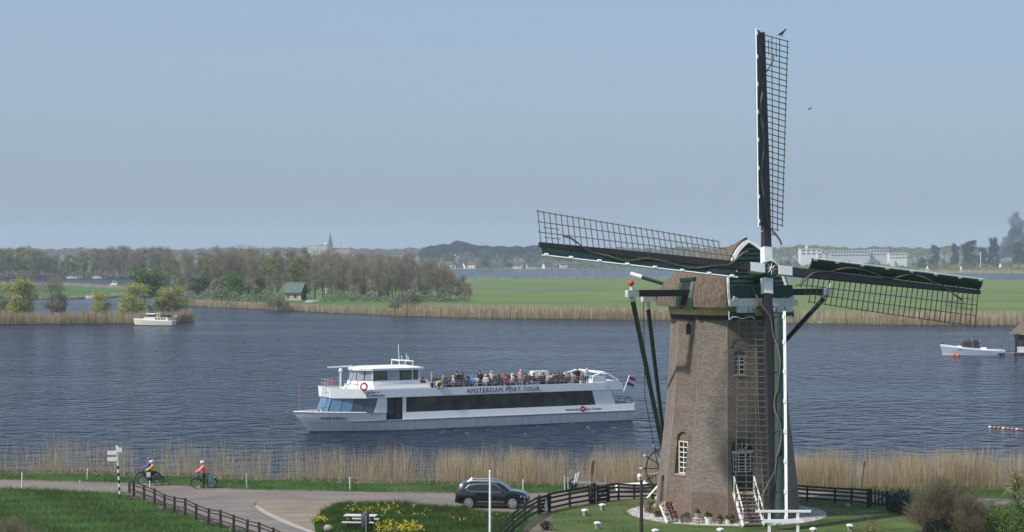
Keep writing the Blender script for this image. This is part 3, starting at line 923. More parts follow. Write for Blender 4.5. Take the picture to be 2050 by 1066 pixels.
# green framed slot in the thatch on the left side
sl = MB()
w_u = 1.75
def thatch_pt(u, zf): return AX * (u - LEAN * zf * max(0, u / UF)) - BX * (cap_w(u) * gw(zf) + .07) + ZZ * (CZ + zf * cap_h(u))
for (ua, ub) in ((u1 - .55, u1 - .32), (u1 + .55, u1 + .32)):
    secs = []
    for zf in (-.04, .12, .26, .42):
        a_, b_ = thatch_pt(ua, max(zf, 0)) , thatch_pt(ub, max(zf, 0))
        if zf < 0: a_ = a_ - ZZ * .2; b_ = b_ - ZZ * .2
        secs.append([a_, b_, b_ + BX * .25, a_ + BX * .25])
    sl.loft(secs)
sl.beam(thatch_pt(u1 - .55, .43), thatch_pt(u1 + .55, .43), .22, .2)
sl.build('slot_frame', M['mill_green'], mill)
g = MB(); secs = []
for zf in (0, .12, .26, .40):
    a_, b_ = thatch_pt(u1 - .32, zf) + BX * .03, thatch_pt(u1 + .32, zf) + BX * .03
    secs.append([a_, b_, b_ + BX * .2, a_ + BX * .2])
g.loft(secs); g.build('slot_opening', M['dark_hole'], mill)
# winding wheel
wheel = empty('winding_wheel', (0, 0, 0)); wheel.parent = mill
WC = TAIL - AX * .35 + ZZ * .0
wn_ = (AX * -.86 + BX * .5).normalized(); wx = wn_.cross(ZZ).normalized()
WM = Matrix((wx, ZZ, wn_)).transposed()
g = MB(); g.torus(WC, 1.38, .045, WM, 28, 6); g.build('rim', M['mill_black'], wheel, smooth=True)
g = MB(); g.torus(WC, .55, .03, WM, 20, 6); g.build('inner_rim', M['mill_black'], wheel, smooth=True)
g = MB(); g.lathe([(.18, -.3), (.18, .3)], WC, 10, WM); g.build('hub', M['mill_green'], wheel)
for i in range(12):
    a_ = 2 * math.pi * i / 12
    d_ = wx * math.cos(a_) + ZZ * math.sin(a_)
    g = MB(); g.tube([WC + d_ * .15, WC + d_ * 1.62], .04, 5); g.build('spoke', M['mill_black'], wheel)
    g = MB(); g.tube([WC + d_ * 1.62, WC + d_ * 1.80], .05, 5); g.build('spoke_tip', M['mill_white'], wheel)
for (p, q) in ((WC + wx * -.1 - ZZ * .2 + AX * .2, WC - AX * -.2 + BX * -.9 - ZZ * 1.95), (WC + AX * .2, WC + AX * .9 + BX * .6 - ZZ * 1.95), (WC - ZZ * .7 + AX * .1 - BX * .3, WC - BX * 1.35 - ZZ * 1.9 - AX * .2)):
    ltube('tail_strut', M['mill_white'], p, q, .075)
# thin chain hanging from the short beam
g = MB(); a_ = AX * u2 - BX * 4.5 + ZZ * (z2 - .1); g.tube([a_, a_ - ZZ * 6 + BX * .1, TAIL - BX * .8], .025, 4); g.build('chain', M['mill_black'], mill)
g = MB(); a_ = HUB - VX * .8 - BX * 1.1; g.tube([a_ + NX * -.3, AX * 4.6 - BX * .1 + ZZ * 12.4, AX * 4.7 + BX * .25 + ZZ * 11.2], .03, 4); g.build('brake_rope', M['rope'], mill)
# ------------------------------------------------------------------ the tour boat
HD = R(27)
FW = Vector((-math.cos(HD), -math.sin(HD), 0)); PT = Vector((math.sin(HD), -math.cos(HD), 0))
S_ = Vector((12.26, 201.8, 0))
SHIP = S_ - PT * 3.2 + FW * 16.8 + Vector((0, 0, WZ))
SHIP_RZ = math.atan2(FW.y, FW.x)
ship = empty('tour_boat', SHIP, SHIP_RZ, 'long white tour boat with crowded open top deck and dark window band', 'boat')
M['hull'] = mat('hull_paint', (.80, .80, .77), .35, .10, 2.5, stretch=(1, 1, .12))
M['boat_white'] = mat('boat_white_gloss', (.92, .92, .90), .3, .03, 2)
M['skywin'] = mat('cabin_sky_glass', (.10, .22, .36), .08, .12, 1.5, spec=.9)  # blue sky reflection put into the base colour of the glass
M['skywin_dim'] = mat('cabin_dim_sky_glass', (.045, .065, .085), .08, .15, 1.5, spec=.8)  # same glass, with less of the sky reflection in its colour
M['skywin_pale'] = mat('cabin_pale_sky_glass', (.14, .24, .34), .08, .12, 1.5, spec=.9)  # same glass, with the brightest sky reflection in its colour
M['antifoul'] = mat('dark_red_antifouling', (.035, .018, .016), .6, .2)
M['deck'] = mat('deck_grey', (.30, .30, .29), .8, .15, 3)
M['navy'] = mat('navy_lettering', (.02, .025, .06), .5, .1)
M['orange'] = mat('orange_buoy', (.75, .16, .05), .5, .1)
M['darkglass'] = mat('dark_saloon_glass', (.010, .016, .018), .05, .4, .9, spec=.7, col2=(.085, .088, .078))  # noise mixes pale reflections and interior tones into the glass colour
M['brown_in'] = mat('brown_interior', (.06, .035, .025), .7, .3, 3)
def b_plan(X, xe, p, B):
    if X <= 6: return B
    t = min(1, (X - 6) / (xe - 6)); return B * (1 - t ** p)
def hull_sec(zl):
    """half outline (port) at height z"""
    xe = 16.85 + 1.65 * zl / 1.86 if zl > 0 else 16.85 + zl * .5
    B = np.interp(zl, [-.6, 0, 1.0, 1.86], [2.75, 2.98, 3.22, 3.20]); p = np.interp(zl, [0, 1.86], [2.1, 3.0])
    xs_ = [-16.8 - .4 * zl] + list(np.linspace(-15, 6, 8)) + list(np.linspace(7.5, xe - .5, 9)) + [xe - .12, xe]
    return [(x, max(b_plan(x, xe, p, B), .02)) for x in xs_]
mb = MB()
lev = [-.6, 0.0, .03, .5, .98]
secs = []
for zl in lev:
    o_ = hull_sec(zl)
    secs.append([Vector((x, y, zl)) for x, y in o_] + [Vector((x, -y, zl)) for x, y in reversed(o_)])
mb.mi = 1; mb.loft(secs[:2], caps=False); mb.mi = 1; mb.loft(secs[1:3], caps=False); mb.mi = 0; mb.loft(secs[2:], caps=False)
n_ = len(secs[0]); mb.add(secs[-1], [list(range(n_))])
hull = mb.build('hull', [M['hull'], M['antifoul']], ship, smooth=True)
# rubbing strake
g = MB()
for sg in (1, -1):
    o_ = [q for q in hull_sec(1.0) if q[0] < 14.6]
    g.tube([Vector((x, sg * (y + .03), 1.0)) for x, y in o_], .07, 6)
g.build('rubbing_strake', M['steel'], ship)
# topside belt, with a gap for the doors
def belt(name, x0, x1, z0, z1, m, par, th=.06, inset=0.0, z1b=None, sides=(1, -1)):
    obs = []
    for sg in sides:
        g = MB(); secs = []
        xe = 16.85 + 1.65 * z1 / 1.86
        xs_ = np.linspace(x0, x1, max(2, int((x1 - x0) / 1.0) + 2))
        for x in xs_:
            y0 = max(b_plan(x, 16.85 + 1.65 * z0 / 1.86, 2.6, 3.20) - inset, .02); y1 = max(b_plan(x, xe, 3.0, 3.12) - inset, .02)
            zt = z1 if z1b is None else z1 + (z1b - z1) * (x - x0) / (x1 - x0)
            secs.append([Vector((x, sg * y0, z0)), Vector((x, sg * y1, zt)), Vector((x, sg * max(y1 - th, .0), zt)), Vector((x, sg * max(y0 - th, .0), z0))])
        g.loft(secs); obs.append(g.build(name, m, par))
    return obs
belt('bulwark', 10.25, 11.9, 1.06, 1.74, M['boat_white'], ship, z1b=1.76)
for sg in (1, -1):
    g = MB(); lv = [.985, 1.3, 1.6, 1.80]; secs = []
    cols = [[q for q in hull_sec(zl)][12:] for zl in lv]
    for i in range(len(cols[0])):
        out = [Vector((c_[i][0], sg * c_[i][1], zl if zl < 1.8 else 1.745 + .155 * (c_[i][0] - 10.25) / 8.2)) for c_, zl in zip(cols, lv)]
        inn = [Vector((p.x - .03, sg * max(abs(p.y) - .05, .0), p.z)) for p in reversed(out)]
        secs.append(out + inn)
    g.loft(secs); g.build('bow_bulwark', M['boat_white'], ship, smooth=True)
belt('side_panel', -16.9, 8.55, 1.06, 1.72, M['boat_white'], ship)
# rail cap round the bow
def hull_y2(x, z):
    o_ = hull_sec(z); return float(np.interp(x, [q[0] for q in o_], [q[1] for q in o_]))
g = MB()
for sg in (1, -1):
    g.tube([Vector((x, sg * max(hull_y2(x, 1.8), .03), 1.745 + .155 * (x - 10.25) / 8.2 + .03)) for x in np.linspace(11.6, 18.45, 14)], .06, 6)
g.build('bulwark_rail', M['boat_white'], ship)
o_ = [(x, max(hull_y2(x, 1.3) - .06, .02)) for x in np.linspace(10.5, 17.9, 12)]
g = MB(); g.prism([(x, y, 1.30) for x, y in o_] + [(x, -y, 1.30) for x, y in reversed(o_)], (0, 0, .05)); g.build('foredeck', M['deck'], ship)
g = MB(); g.box((-15.6, 0, 1.08), (2.4, 5.8, .05)); g.build('aft_deck', M['deck'], ship)
g = MB(); g.box((-17.02, 0, 1.38), (.08, 6.1, .78)); g.build('transom', M['boat_white'], ship)
# saloon: dark core behind the glass
g = MB(); core = [(-13.6, 2.85), (10.4, 2.85), (14.3, 1.0)]
g.prism([(x, y, 1.09) for x, y in core] + [(x, -y, 1.09) for x, y in reversed(core)], (0, 0, 2.15)); g.build('saloon', M['brown_in'], ship)
for sg in (1, -1):
    def side(name, m, x0, x1, z0, z1, x0t, x1t, y=3.10, th=.06, par=None):
        g = MB(); g.prism([(x0, sg * y, z0), (x1, sg * y, z0), (x1t, sg * (y - .03), z1), (x0t, sg * (y - .03), z1)], (0, -sg * th, 0))
        return g.build(name, m, par or ship)
    # big side windows
    win = side('side_window', M['mill_black'], -12.46, 8.18, 1.725, 3.16, -12.06, 8.18, 3.035, .03)
    NP = 9; w_ = (8.12 + 12.40) / NP
    for i in range(NP):
        x0 = -12.40 + i * w_ + .03; x1 = x0 + w_ - .06
        side('pane', M['darkglass'], x0, x1, 1.76, 3.12, x0 + (.38 if i == 0 else 0), x1, 3.06, .02, win)
    side('pillar', M['boat_white'], 8.22, 8.58, 1.08, 3.16, 8.22, 8.58, 3.11)
    side('pillar', M['boat_white'], 10.22, 11.55, 1.75, 3.16, 10.22, 11.15, 3.11)
    dr = side('doorway', M['dark_hole'], 8.6, 10.2, 1.02, 3.16, 8.6, 10.2, 2.90, .03)
    side('door_leaf', M['brown_in'], 8.66, 9.3, 1.08, 3.0, 8.66, 9.3, 2.95, .03, dr)
    side('door_leaf', M['darkglass'], 9.42, 10.14, 1.5, 3.0, 9.42, 10.14, 2.95, .03, dr)
    # raking white fin at the stern
    side('stern_fin', M['boat_white'], -14.75, -12.5, 1.73, 3.17, -14.15, -12.1, 3.10, .12)
    side('stern_fin', M['boat_white'], -14.15, -12.1, 3.175, 4.58, -13.55, -12.23, 3.10, .12)
    # angled panes of the forward saloon, sky reflection put into their colours
    A = Vector((11.55, sg * 3.06, 1.80)); B_ = Vector((15.6, sg * 1.55, 1.80)); At = A + Vector((-.43, -sg * .02, 1.36)); Bt = B_ + Vector((-.43, -sg * .02, 1.36))
    nrm = (B_ - A).cross(At - A).normalized() * (1 if sg < 0 else 1)
    if nrm.y * sg < 0: nrm = -nrm
    fw_ = MB(); fw_.prism([A, B_, Bt, At], -nrm * .05); fwo = fw_.build('front_window', M['mill_black'], ship)
    for i in range(4):
        f0, f1 = i / 4 + .008, (i + 1) / 4 - .008
        g = MB(); g.prism([A.lerp(B_, f0) + nrm * .02, A.lerp(B_, f1) + nrm * .02, At.lerp(Bt, f1) + nrm * .02, At.lerp(Bt, f0) + nrm * .02], -nrm * .018)
        g.build('pane', (M['skywin_dim'], M['skywin_dim'], M['skywin'], M['skywin_pale'])[i], fwo)
    g = MB(); g.prism([A + Vector((0, -sg * .40, -.45)), B_ + Vector((-.25, -sg * .35, -.42)), B_ + Vector((0, 0, -.01)), A + Vector((0, 0, -.01))], -nrm * .06); g.build('front_panel', M['boat_white'], ship)
    # fascia band above the windows
    g = MB(); fpl = [(-13.6, 3.14), (12.45, 3.12), (15.3, 1.6)]
    secs = []
    for (x, y), zt in zip(fpl, (3.92, 3.98, 4.18)):
        secs.append([Vector((x - .1, sg * (y + .02), 3.18)), Vector((x, sg * y, zt)), Vector((x, sg * (y - .1), zt)), Vector((x - .1, sg * (y - .1), 3.18))])
    g.loft(secs); g.build('fascia', M['boat_white'], ship)
    g = MB(); secs = []
    # sheltering wing over the aft deck
    g.prism([(-13.56, sg * 3.08, 3.18), (-15.75, sg * 3.08, 3.18), (-15.55, sg * 3.08, 3.85), (-15.0, sg * 3.08, 4.12), (-13.56, sg * 3.08, 4.05)], (0, -sg * .12, 0)); g.build('stern_wing', M['boat_white'], ship)
    # top rail with its stanchions
    rl = MB()
    for zz_ in (4.22, 4.40, 4.60):
        rl.tube([(5.2, sg * 3.05, zz_), (-12.0, sg * 3.05, zz_)], .022, 5)
    rlo = rl.build('deck_rail', M['steel'], ship)
    for x in np.linspace(5.2, -12.0, 18):
        g = MB(); g.tube([(x, sg * 3.05, 3.85), (x, sg * 3.05, 4.6)], .022, 5); g.build('stanchion', M['steel'], rlo)
g = MB(); g.prism([(15.6, -1.5, 1.82), (15.6, 1.5, 1.82), (15.14, 1.4, 3.16), (15.14, -1.4, 3.16)], (-.05, 0, 0)); fo = g.build('front_window', M['mill_black'], ship)
for i in range(3):
    y0 = -1.42 + i * .95 + .03; g = MB(); g.prism([(15.625, y0, 1.88), (15.625, y0 + .89, 1.88), (15.19, y0 + .87, 3.1), (15.19, y0 + .02, 3.1)], (-.02, 0, 0)); g.build('pane', M['skywin'], fo)
g = MB(); g.prism([(15.3, -1.55, 3.18), (15.3, 1.55, 3.18), (15.42, 1.5, 4.18), (15.42, -1.5, 4.18)], (-.1, 0, 0)); g.build('fascia', M['boat_white'], ship)
# top deck
fpl = [(-15.6, 3.0), (12.35, 3.0), (15.2, 1.5)]
g = MB(); g.prism([(x, y, 3.25) for x, y in fpl] + [(x, -y, 3.25) for x, y in reversed(fpl)], (0, 0, .30)); g.build('top_deck', M['deck'], ship)
# roll bars at the after end of the top deck
g = MB()
for sg in (1, -1):
    g.tube([(-12.0, sg * 2.9, 4.5), (-13.6, sg * 2.7, 4.95), (-14.2, sg * 2.6, 4.75), (-15.4, sg * 2.6, 4.05)], .07, 6)
g.tube([(-13.6, -2.7, 4.95), (-13.6, 2.7, 4.95)], .06, 6); g.tube([(-14.2, -2.6, 4.75), (-14.2, 2.6, 4.75)], .05, 6)
g.build('stern_frame', M['boat_white'], ship)
g = MB(); g.box((-14.6, 0, 3.75), (1.9, 4.6, .5)); g.build('stern_locker', M['boat_white'], ship)
# wheelhouse
def slab(name, plan, z0, z1, m, grow=0.0, par=None):
    g = MB(); cx = sum(p[0] for p in plan) / len(plan)
    lo = [(x, y, z0) for x, y in plan] + [(x, -y, z0) for x, y in reversed(plan)]
    hi = [(cx + (x - cx) * (1 + grow), y * (1 + grow), z1) for x, y in plan] + [(cx + (x - cx) * (1 + grow), -y * (1 + grow), z1) for x, y in reversed(plan)]
    g.loft([lo, hi]); return g.build(name, m, par or ship)
for i, (z0, z1, e) in enumerate(((3.56, 4.0, .55), (4.02, 4.36, .3), (4.38, 4.72, .05))):
    slab('wheelhouse_base', [(5.4 - e * .4, 1.95 + e), (11.2, 1.95 + e), (12.6 + e, .9 + e * .6)], z0, z1, M['boat_white'], -.01)
slab('wheelhouse_core', [(6.4, 1.75), (11.2, 1.75), (12.3, .85)], 4.7, 5.68, M['dark_hole'])
whp = [(6.3, 1.95), (11.2, 1.95), (12.5, .85)]
slab('wheelhouse_roof', [(5.9, 2.1), (9, 2.25), (11.3, 2.1), (12.35, 1.3), (12.7, .5)], 5.70, 5.90, M['boat_white'], .01)
slab('wheelhouse_roof', [(6.1, 1.95), (9, 2.1), (11.1, 1.95), (12.1, 1.1), (12.4, .4)], 5.902, 6.0, M['boat_white'], -.08)
M['paleglass'] = mat('pale_wheelhouse_glass', (.30, .33, .36), .1, .2, 1.0, spec=.8)
for sg in (1, -1):
    xs_ = [6.42, 7.1, 8.35, 9.75, 11.15]
    for i in range(4):
        g = MB(); rk = .0 if i < 3 else .0
        g.prism([(xs_[i] + .06, sg * 1.98, 4.76), (xs_[i + 1] - .04, sg * 1.98, 4.76), (xs_[i + 1] - .04, sg * 1.93, 5.66), (xs_[i] + .06, sg * 1.93, 5.66)], (0, -sg * .03, 0))
        g.build('wheelhouse_window', M['darkglass'] if i != 2 else M['paleglass'], ship)
    for x in (6.36, 7.08, 11.2):
        g = MB(); g.beam((x, sg * 1.96, 4.72), (x, sg * 1.92, 5.70), .07, .08); g.build('pillar', M['boat_white'], ship)
    A = Vector((11.25, sg * 1.97, 4.76)); B_ = Vector((12.5, sg * .9, 4.76)); up_ = Vector((-.12, -sg * .04, .9))
    for i in range(2):
        f0, f1 = i / 2 + .03, (i + 1) / 2 - .03
        g = MB(); g.prism([A.lerp(B_, f0), A.lerp(B_, f1), A.lerp(B_, f1) + up_, A.lerp(B_, f0) + up_], Vector((-.02, -sg * .02, 0))); g.build('wheelhouse_window', M['paleglass'], ship)
g = MB(); g.prism([(12.52, -.85, 4.76), (12.52, .85, 4.76), (12.4, .82, 5.66), (12.4, -.82, 5.66)], (-.03, 0, 0)); g.build('wheelhouse_window', M['paleglass'], ship)
# antenna frame, mast, radar
g = MB()
for y in (-.9, .9): g.tube([(8.0, y, 5.98), (8.0, y, 6.55)], .04, 5); g.tube([(6.6, y, 5.98), (6.5, y, 6.45)], .04, 5); g.tube([(8.0, y, 6.55), (6.5, y, 6.45)], .045, 5)
g.tube([(8.0, -.9, 6.55), (8.0, .9, 6.55)], .05, 5); g.tube([(6.5, -.9, 6.45), (6.5, .9, 6.45)], .05, 5)
af = g.build('antenna_frame', M['boat_white'], ship)
for x, y, h in ((8.0, .9, 1.6), (7.5, .5, .5), (7.0, .9, .45), (6.6, -.4, .6)):
    g = MB(); g.tube([(x, y, 6.5), (x + .08, y, 6.5 + h)], .028, 4); g.build('antenna', M['boat_white'], af)
g = MB(); g.tube([(13.7, 0, 3.55), (13.7, 0, 5.55)], .085, 8); rm = g.build('radar_mast', M['boat_white'], ship)
g = MB(); g.lathe([(.13, 5.5), (.2, 5.62), (.18, 5.8), (.08, 5.9)], (13.7, 0, 0), 10); g.build('radar_motor', M['boat_white'], rm)
g = MB(); g.beam((12.65, .35, 6.1), (14.9, -.4, 6.0), .16, .12); g.build('radar_scanner', M['boat_white'], rm)
# bow ladder, rails, flagstaffs
g = MB()
for y in (.35, 1.05): g.tube([(16.25, y, 1.36), (15.55, y, 4.2), (15.4, y, 4.9)], .04, 5)
ld = g.build('bow_ladder', M['steel'], ship)
for i in range(9):
    f_ = i / 9; g = MB(); g.tube([(16.2 - .68 * f_, .35, 1.5 + 2.75 * f_), (16.2 - .68 * f_, 1.05, 1.5 + 2.75 * f_)], .035, 5); g.build('rung', M['steel'], ld)
g = MB()
for zz_ in (4.5, 4.85):
    g.tube([(12.9, 2.3, zz_), (15.1, 1.45, zz_), (15.1, -1.45, zz_), (12.9, -2.3, zz_)], .03, 5)
for x, y in ((15.1, 1.45), (15.1, .5), (15.1, -.5), (15.1, -1.45), (14.0, 1.9), (14.0, -1.9), (12.9, 2.3), (12.9, -2.3)): g.tube([(x, y, 3.9), (x, y, 4.85)], .03, 5)
g.build('front_rail', M['steel'], ship)
g = MB(); g.tube([(17.9, 0, 1.3), (17.9, 0, 4.6)], .03, 5); jb = g.build('bow_staff', M['steel'], ship)
M['purple'] = mat('purple_pennant', (.16, .10, .28), .7)
g = MB(); g.prism([(17.9, .02, 4.1), (17.9, .02, 4.75), (17.5, .3, 4.6), (17.45, .3, 4.05)], (0, .02, 0)); g.build('pennant', M['purple'], jb)
g = MB(); g.prism([(15.25, .9, 4.45), (15.25, .9, 5.0), (15.0, 1.25, 4.9), (15.0, 1.25, 4.4)], (0, .02, 0)); g.build('pennant', M['red'], ship)
for x in (11.9, 11.3, 16.2, 16.6):
    g = MB(); g.lathe([(.07, 1.7), (.07, 2.0), (.1, 2.0), (.1, 2.06)], (x, b_plan(x, 18.3, 3, 3.0) - .02, 0), 8); g.build('bollard', M['mill_black'] if x < 12 else M['boat_white'], ship)
# stern staff with the tricolour
M['f_red'] = mat('flag_red', (.50, .03, .04), .8, .05); M['f_white'] = mat('flag_white', (.8, .8, .8), .8, .03); M['f_blue'] = mat('flag_blue', (.03, .07, .30), .8, .05)
g = MB(); g.tube([(-16.2, 1.5, 1.8), (-17.35, 1.5, 4.45)], .045, 6); fs = g.build('flag_staff', M['boat_white'], ship)
mb = MB(); n_ = 10
dirv = Vector((-.86, -.42, -.18)); dv = Vector((.40, 0, -.95)) * .88
for st in range(3):
    mb.mi = st; o0 = Vector((-17.3, 1.5, 4.35)) + dv * (st / 3); secs = []
    for i in range(n_ + 1):
        x = i / n_; w_ = Vector((.05, .13, 0)) * math.sin(x * 8) * x
        a_ = o0 + dirv * (1.3 * x) + w_ + Vector((0, 0, -.10 * x * x)); b_ = a_ + dv / 3 + w_ * .2
        secs.append([a_, b_, b_ + Vector((.01, -.02, 0)), a_ + Vector((.01, -.02, 0))])
    mb.loft(secs)
mb.build('flag', [M['f_red'], M['f_white'], M['f_blue']], fs)
# dark gear on the aft deck and its rail
g = MB()
for y in (-2.9, 2.9): g.tube([(-14.6, y, 2.25), (-16.8, y, 2.25)], .03, 5)
for x in (-15.2, -16, -16.8):
    for y in (-2.9, 2.9): g.tube([(x, y, 1.1), (x, y, 2.25)], .03, 5)
g.tube([(-16.8, -2.9, 2.25), (-16.8, 2.9, 2.25)], .03, 5)
g.build('aft_rail', M['mill_black'], ship)
for x, y, h in ((-15.3, 1.2, .9), (-16.0, .2, .7), (-15.0, -1, 1.1)):
    g = MB(); g.lathe([(.3, 1.1), (.34, 1.2), (.3, 1.1 + h)], (x, y, 0), 10); g.build('capstan', M['mill_black'], ship)

def text_mesh(s, size, m, M4, par, name, ext=.012, shear=0.0, space=1.0, sx=1.0):
    c = bpy.data.curves.new(name, 'FONT'); c.body = s; c.size = size; c.extrude = ext; c.space_character = space; c.shear = shear; c.resolution_u = 3
    o = bpy.data.objects.new(name, c); COL.objects.link(o)
    bpy.context.view_layer.update()
    dg = bpy.context.evaluated_depsgraph_get()
    me = bpy.data.meshes.new_from_object(o.evaluated_get(dg))
    bpy.data.objects.remove(o)
    me.transform(M4 @ Matrix.Diagonal((sx, 1, 1, 1))); me.materials.clear(); me.materials.append(m)
    return link_mesh(name, me, par)
def port_frame(x, y, z, dx=(-1, 0, 0), dz=(0, 0, 1)):
    a = Vector(dx).normalized(); n = a.cross(Vector(dz)).normalized(); u = n.cross(a)
    Mx = Matrix((a, u, n)).transposed().to_4x4(); Mx.translation = (x, y, z); return Mx
tw = text_mesh('AMSTERDAM PORT TOUR', .60, M['navy'], port_frame(1.85, 3.175, 3.36, (-1, 0, 0), (0, -.03, 1)), ship, 'boat_lettering', space=1.22)
wd = max(v.co.x for v in tw.data.vertices) - min(v.co.x for v in tw.data.vertices)
k_ = 7.95 / wd
for v in tw.data.vertices: v.co.x = 1.85 + (v.co.x - 1.85) * k_
def hull_y(x, z): 
    o_ = hull_sec(z); return float(np.interp(x, [q[0] for q in o_], [q[1] for q in o_]))
y0_, y1_, yt_ = hull_y(16.2, 1.22), hull_y(14.7, 1.22), hull_y(15.5, 1.5)
text_mesh('RIVER DREAM', .36, M['mill_black'], port_frame(16.2, y0_ + .07, 1.18, (-1.5, y1_ - y0_, 0), (0, (yt_ - hull_y(15.5, 1.22)) / .28, 1)), ship, 'name_lettering', space=1.1)
text_mesh('Port of', .30, M['navy'], port_frame(11.9, 3.165, 3.64), ship, 'harbour_lettering')
text_mesh('Amsterdam', .30, M['navy'], port_frame(11.9, 3.165, 3.34), ship, 'harbour_lettering')
for i in range(2):
    for j in range(2):
        g = MB(); g.box((12.3 - .24 * (1 - i), 3.15, 3.44 + .24 * j), (.15, .03, .15)); g.build('emblem', M['navy'] if (i + j) % 2 else M['red'], ship)
text_mesh('Amsterdam', .36, M['navy'], port_frame(-9.0, 3.175, 1.22), ship, 'company_lettering')
text_mesh('Boat Cruises', .36, M['navy'], port_frame(-11.25, 3.175, 1.22), ship, 'company_lettering')
g = MB(); Mx = Matrix(((1, 0, 0), (0, 0, 1), (0, -1, 0)))
g.lathe([(.30, -.01), (.30, .01)], (-10.95, 3.215, 1.36), 14, Mx); g.build('emblem', M['red'], ship)
g = MB(); g.beam((-10.78, 3.235, 1.28), (-11.12, 3.235, 1.44), .09, .01, (0, 1, 0)); g.build('emblem_stroke', M['f_white'], ship)
g = MB(); g.box((-13.2, 3.115, 3.55), (.62, .01, .5)); g.build('notice_panel', M['greywhite'], ship)
# furniture on the top deck: benches and white tables
bproto = None
k = 0
for x in np.linspace(4.2, -11.3, 13):
    for y in (1.9, -1.9):
        if bproto is None:
            bproto = empty('bench', (0, 0, 0)); bproto.parent = ship
            g = MB(); g.box((0, 0, .42), (.42, 1.8, .05)); g.build('seat', M['wood_dark'], bproto)
            g = MB(); g.box((-.24, 0, .75), (.05, 1.8, .42)); g.build('backrest', M['mill_black'], bproto)
            for yy in (-.75, .75):
                g = MB(); g.box((0, yy, .2), (.38, .05, .40)); g.build('leg', M['mill_black'], bproto)
            o = bproto
        else:
            o = copy_tree(bproto, ship)
        o.location = (x, y, 3.555)
g = MB(); g.box((3.0, 2.3, 4.35), (1.2, .9, .05)); g.lathe([(.05, 3.6), (.05, 4.33)], (3.0, 2.3, 0), 6); g.build('deck_table', M['boat_white'], ship)
g = MB(); g.box((4.9, 2.3, 4.45), (.9, .8, .05)); g.lathe([(.05, 3.6), (.05, 4.43)], (4.9, 2.3, 0), 6); g.build('deck_table', M['boat_white'], ship)
g = MB(); g.box((-8.9, -2.2, 4.25), (1.7, .9, 1.35)); g.box((-10.1, -2.2, 4.05), (1.0, .9, .9)); g.build('stair_hood', M['boat_white'], ship)
def on_ship(x, y, z):
    return SHIP + FW * x + PT * y + ZZ * z
# lifebuoys hung on the rails
def lifebuoy(pos, m, m2, label):
    o = empty('lifebuoy', pos, SHIP_RZ, label, 'lifebuoy', 'lifebuoys hung along the tour boat')
    g = MB(); g.torus((0, 0, 0), .32, .085, Matrix(((1, 0, 0), (0, 0, 1), (0, -1, 0))), 20, 8); g.build('ring', m, o, smooth='all')
    for i in range(4):
        a_ = R(45 + 90 * i); c_ = Vector((.32 * math.cos(a_), 0, .32 * math.sin(a_)))
        g = MB(); g.torus(c_, .088, .01, Matrix.Rotation(-a_, 3, 'Y') @ Matrix.Identity(3), 10, 4); g.build('band', m2, o)
    return o
lifebuoy(on_ship(12.6, 3.1, 4.3), M['orange'], M['f_white'], 'orange lifebuoy on white wheelhouse side behind the radar mast')
lifebuoy(on_ship(4.75, 3.2, 4.25), M['cream'], M['orange'], 'cream yellow lifebuoy on the top deck rail aft of the wheelhouse')
# ------------------------------------------------------------------ people
def person_proto(joints, edges, parts, root='pelvis'):
    names = list(joints)
    me = bpy.data.meshes.new('person_body')
    me.from_pydata([joints[n][:3] for n in names], [(names.index(a), names.index(b)) for a, b in edges], [])
    o = bpy.data.objects.new('tmp', me); COL.objects.link(o)
    o.modifiers.new('s', 'SKIN')
    for i, n in enumerate(names):
        sv_ = me.skin_vertices[0].data[i]
        r = joints[n][3]; r2 = joints[n][4] if len(joints[n]) > 4 else r
        sv_.radius = (r * 1.22, r2 * 1.22); sv_.use_root = (n == root)
    ss_ = o.modifiers.new('u', 'SUBSURF'); ss_.levels = 1
    bpy.context.view_layer.update()
    ev = o.evaluated_get(bpy.context.evaluated_depsgraph_get())
    out = bpy.data.meshes.new_from_object(ev); out.name = 'person'
    bpy.data.objects.remove(o)
    segs = []
    for a, b in edges:
        segs.append((Vector(joints[a][:3]), Vector(joints[b][:3]), parts.get((a, b), parts.get(b, 0)), (joints[a][3] + joints[b][3]) / 2))
    out.materials.clear()
    for _ in range(4): out.materials.append(None)
    for p in out.polygons:
        best = None
        for a, b, k, r in segs:
            d = b - a; t = max(0, min(1, (p.center - a).dot(d) / max(d.length_squared, 1e-9)))
            ds = (p.center - a - d * t).length / max(r, .02)
            if best is None or ds < best[0]: best = (ds, k)
        p.material_index = best[1]; p.use_smooth = True
    return out
EDG = [('pelvis', 'spine'), ('spine', 'chest'), ('chest', 'neck'), ('neck', 'head'), ('head', 'crown')]
for s_ in ('l', 'r'):
    EDG += [('chest', 'sh' + s_), ('sh' + s_, 'el' + s_), ('el' + s_, 'wr' + s_), ('wr' + s_, 'ha' + s_), ('pelvis', 'hip' + s_), ('hip' + s_, 'kn' + s_), ('kn' + s_, 'an' + s_), ('an' + s_, 'toe' + s_)]
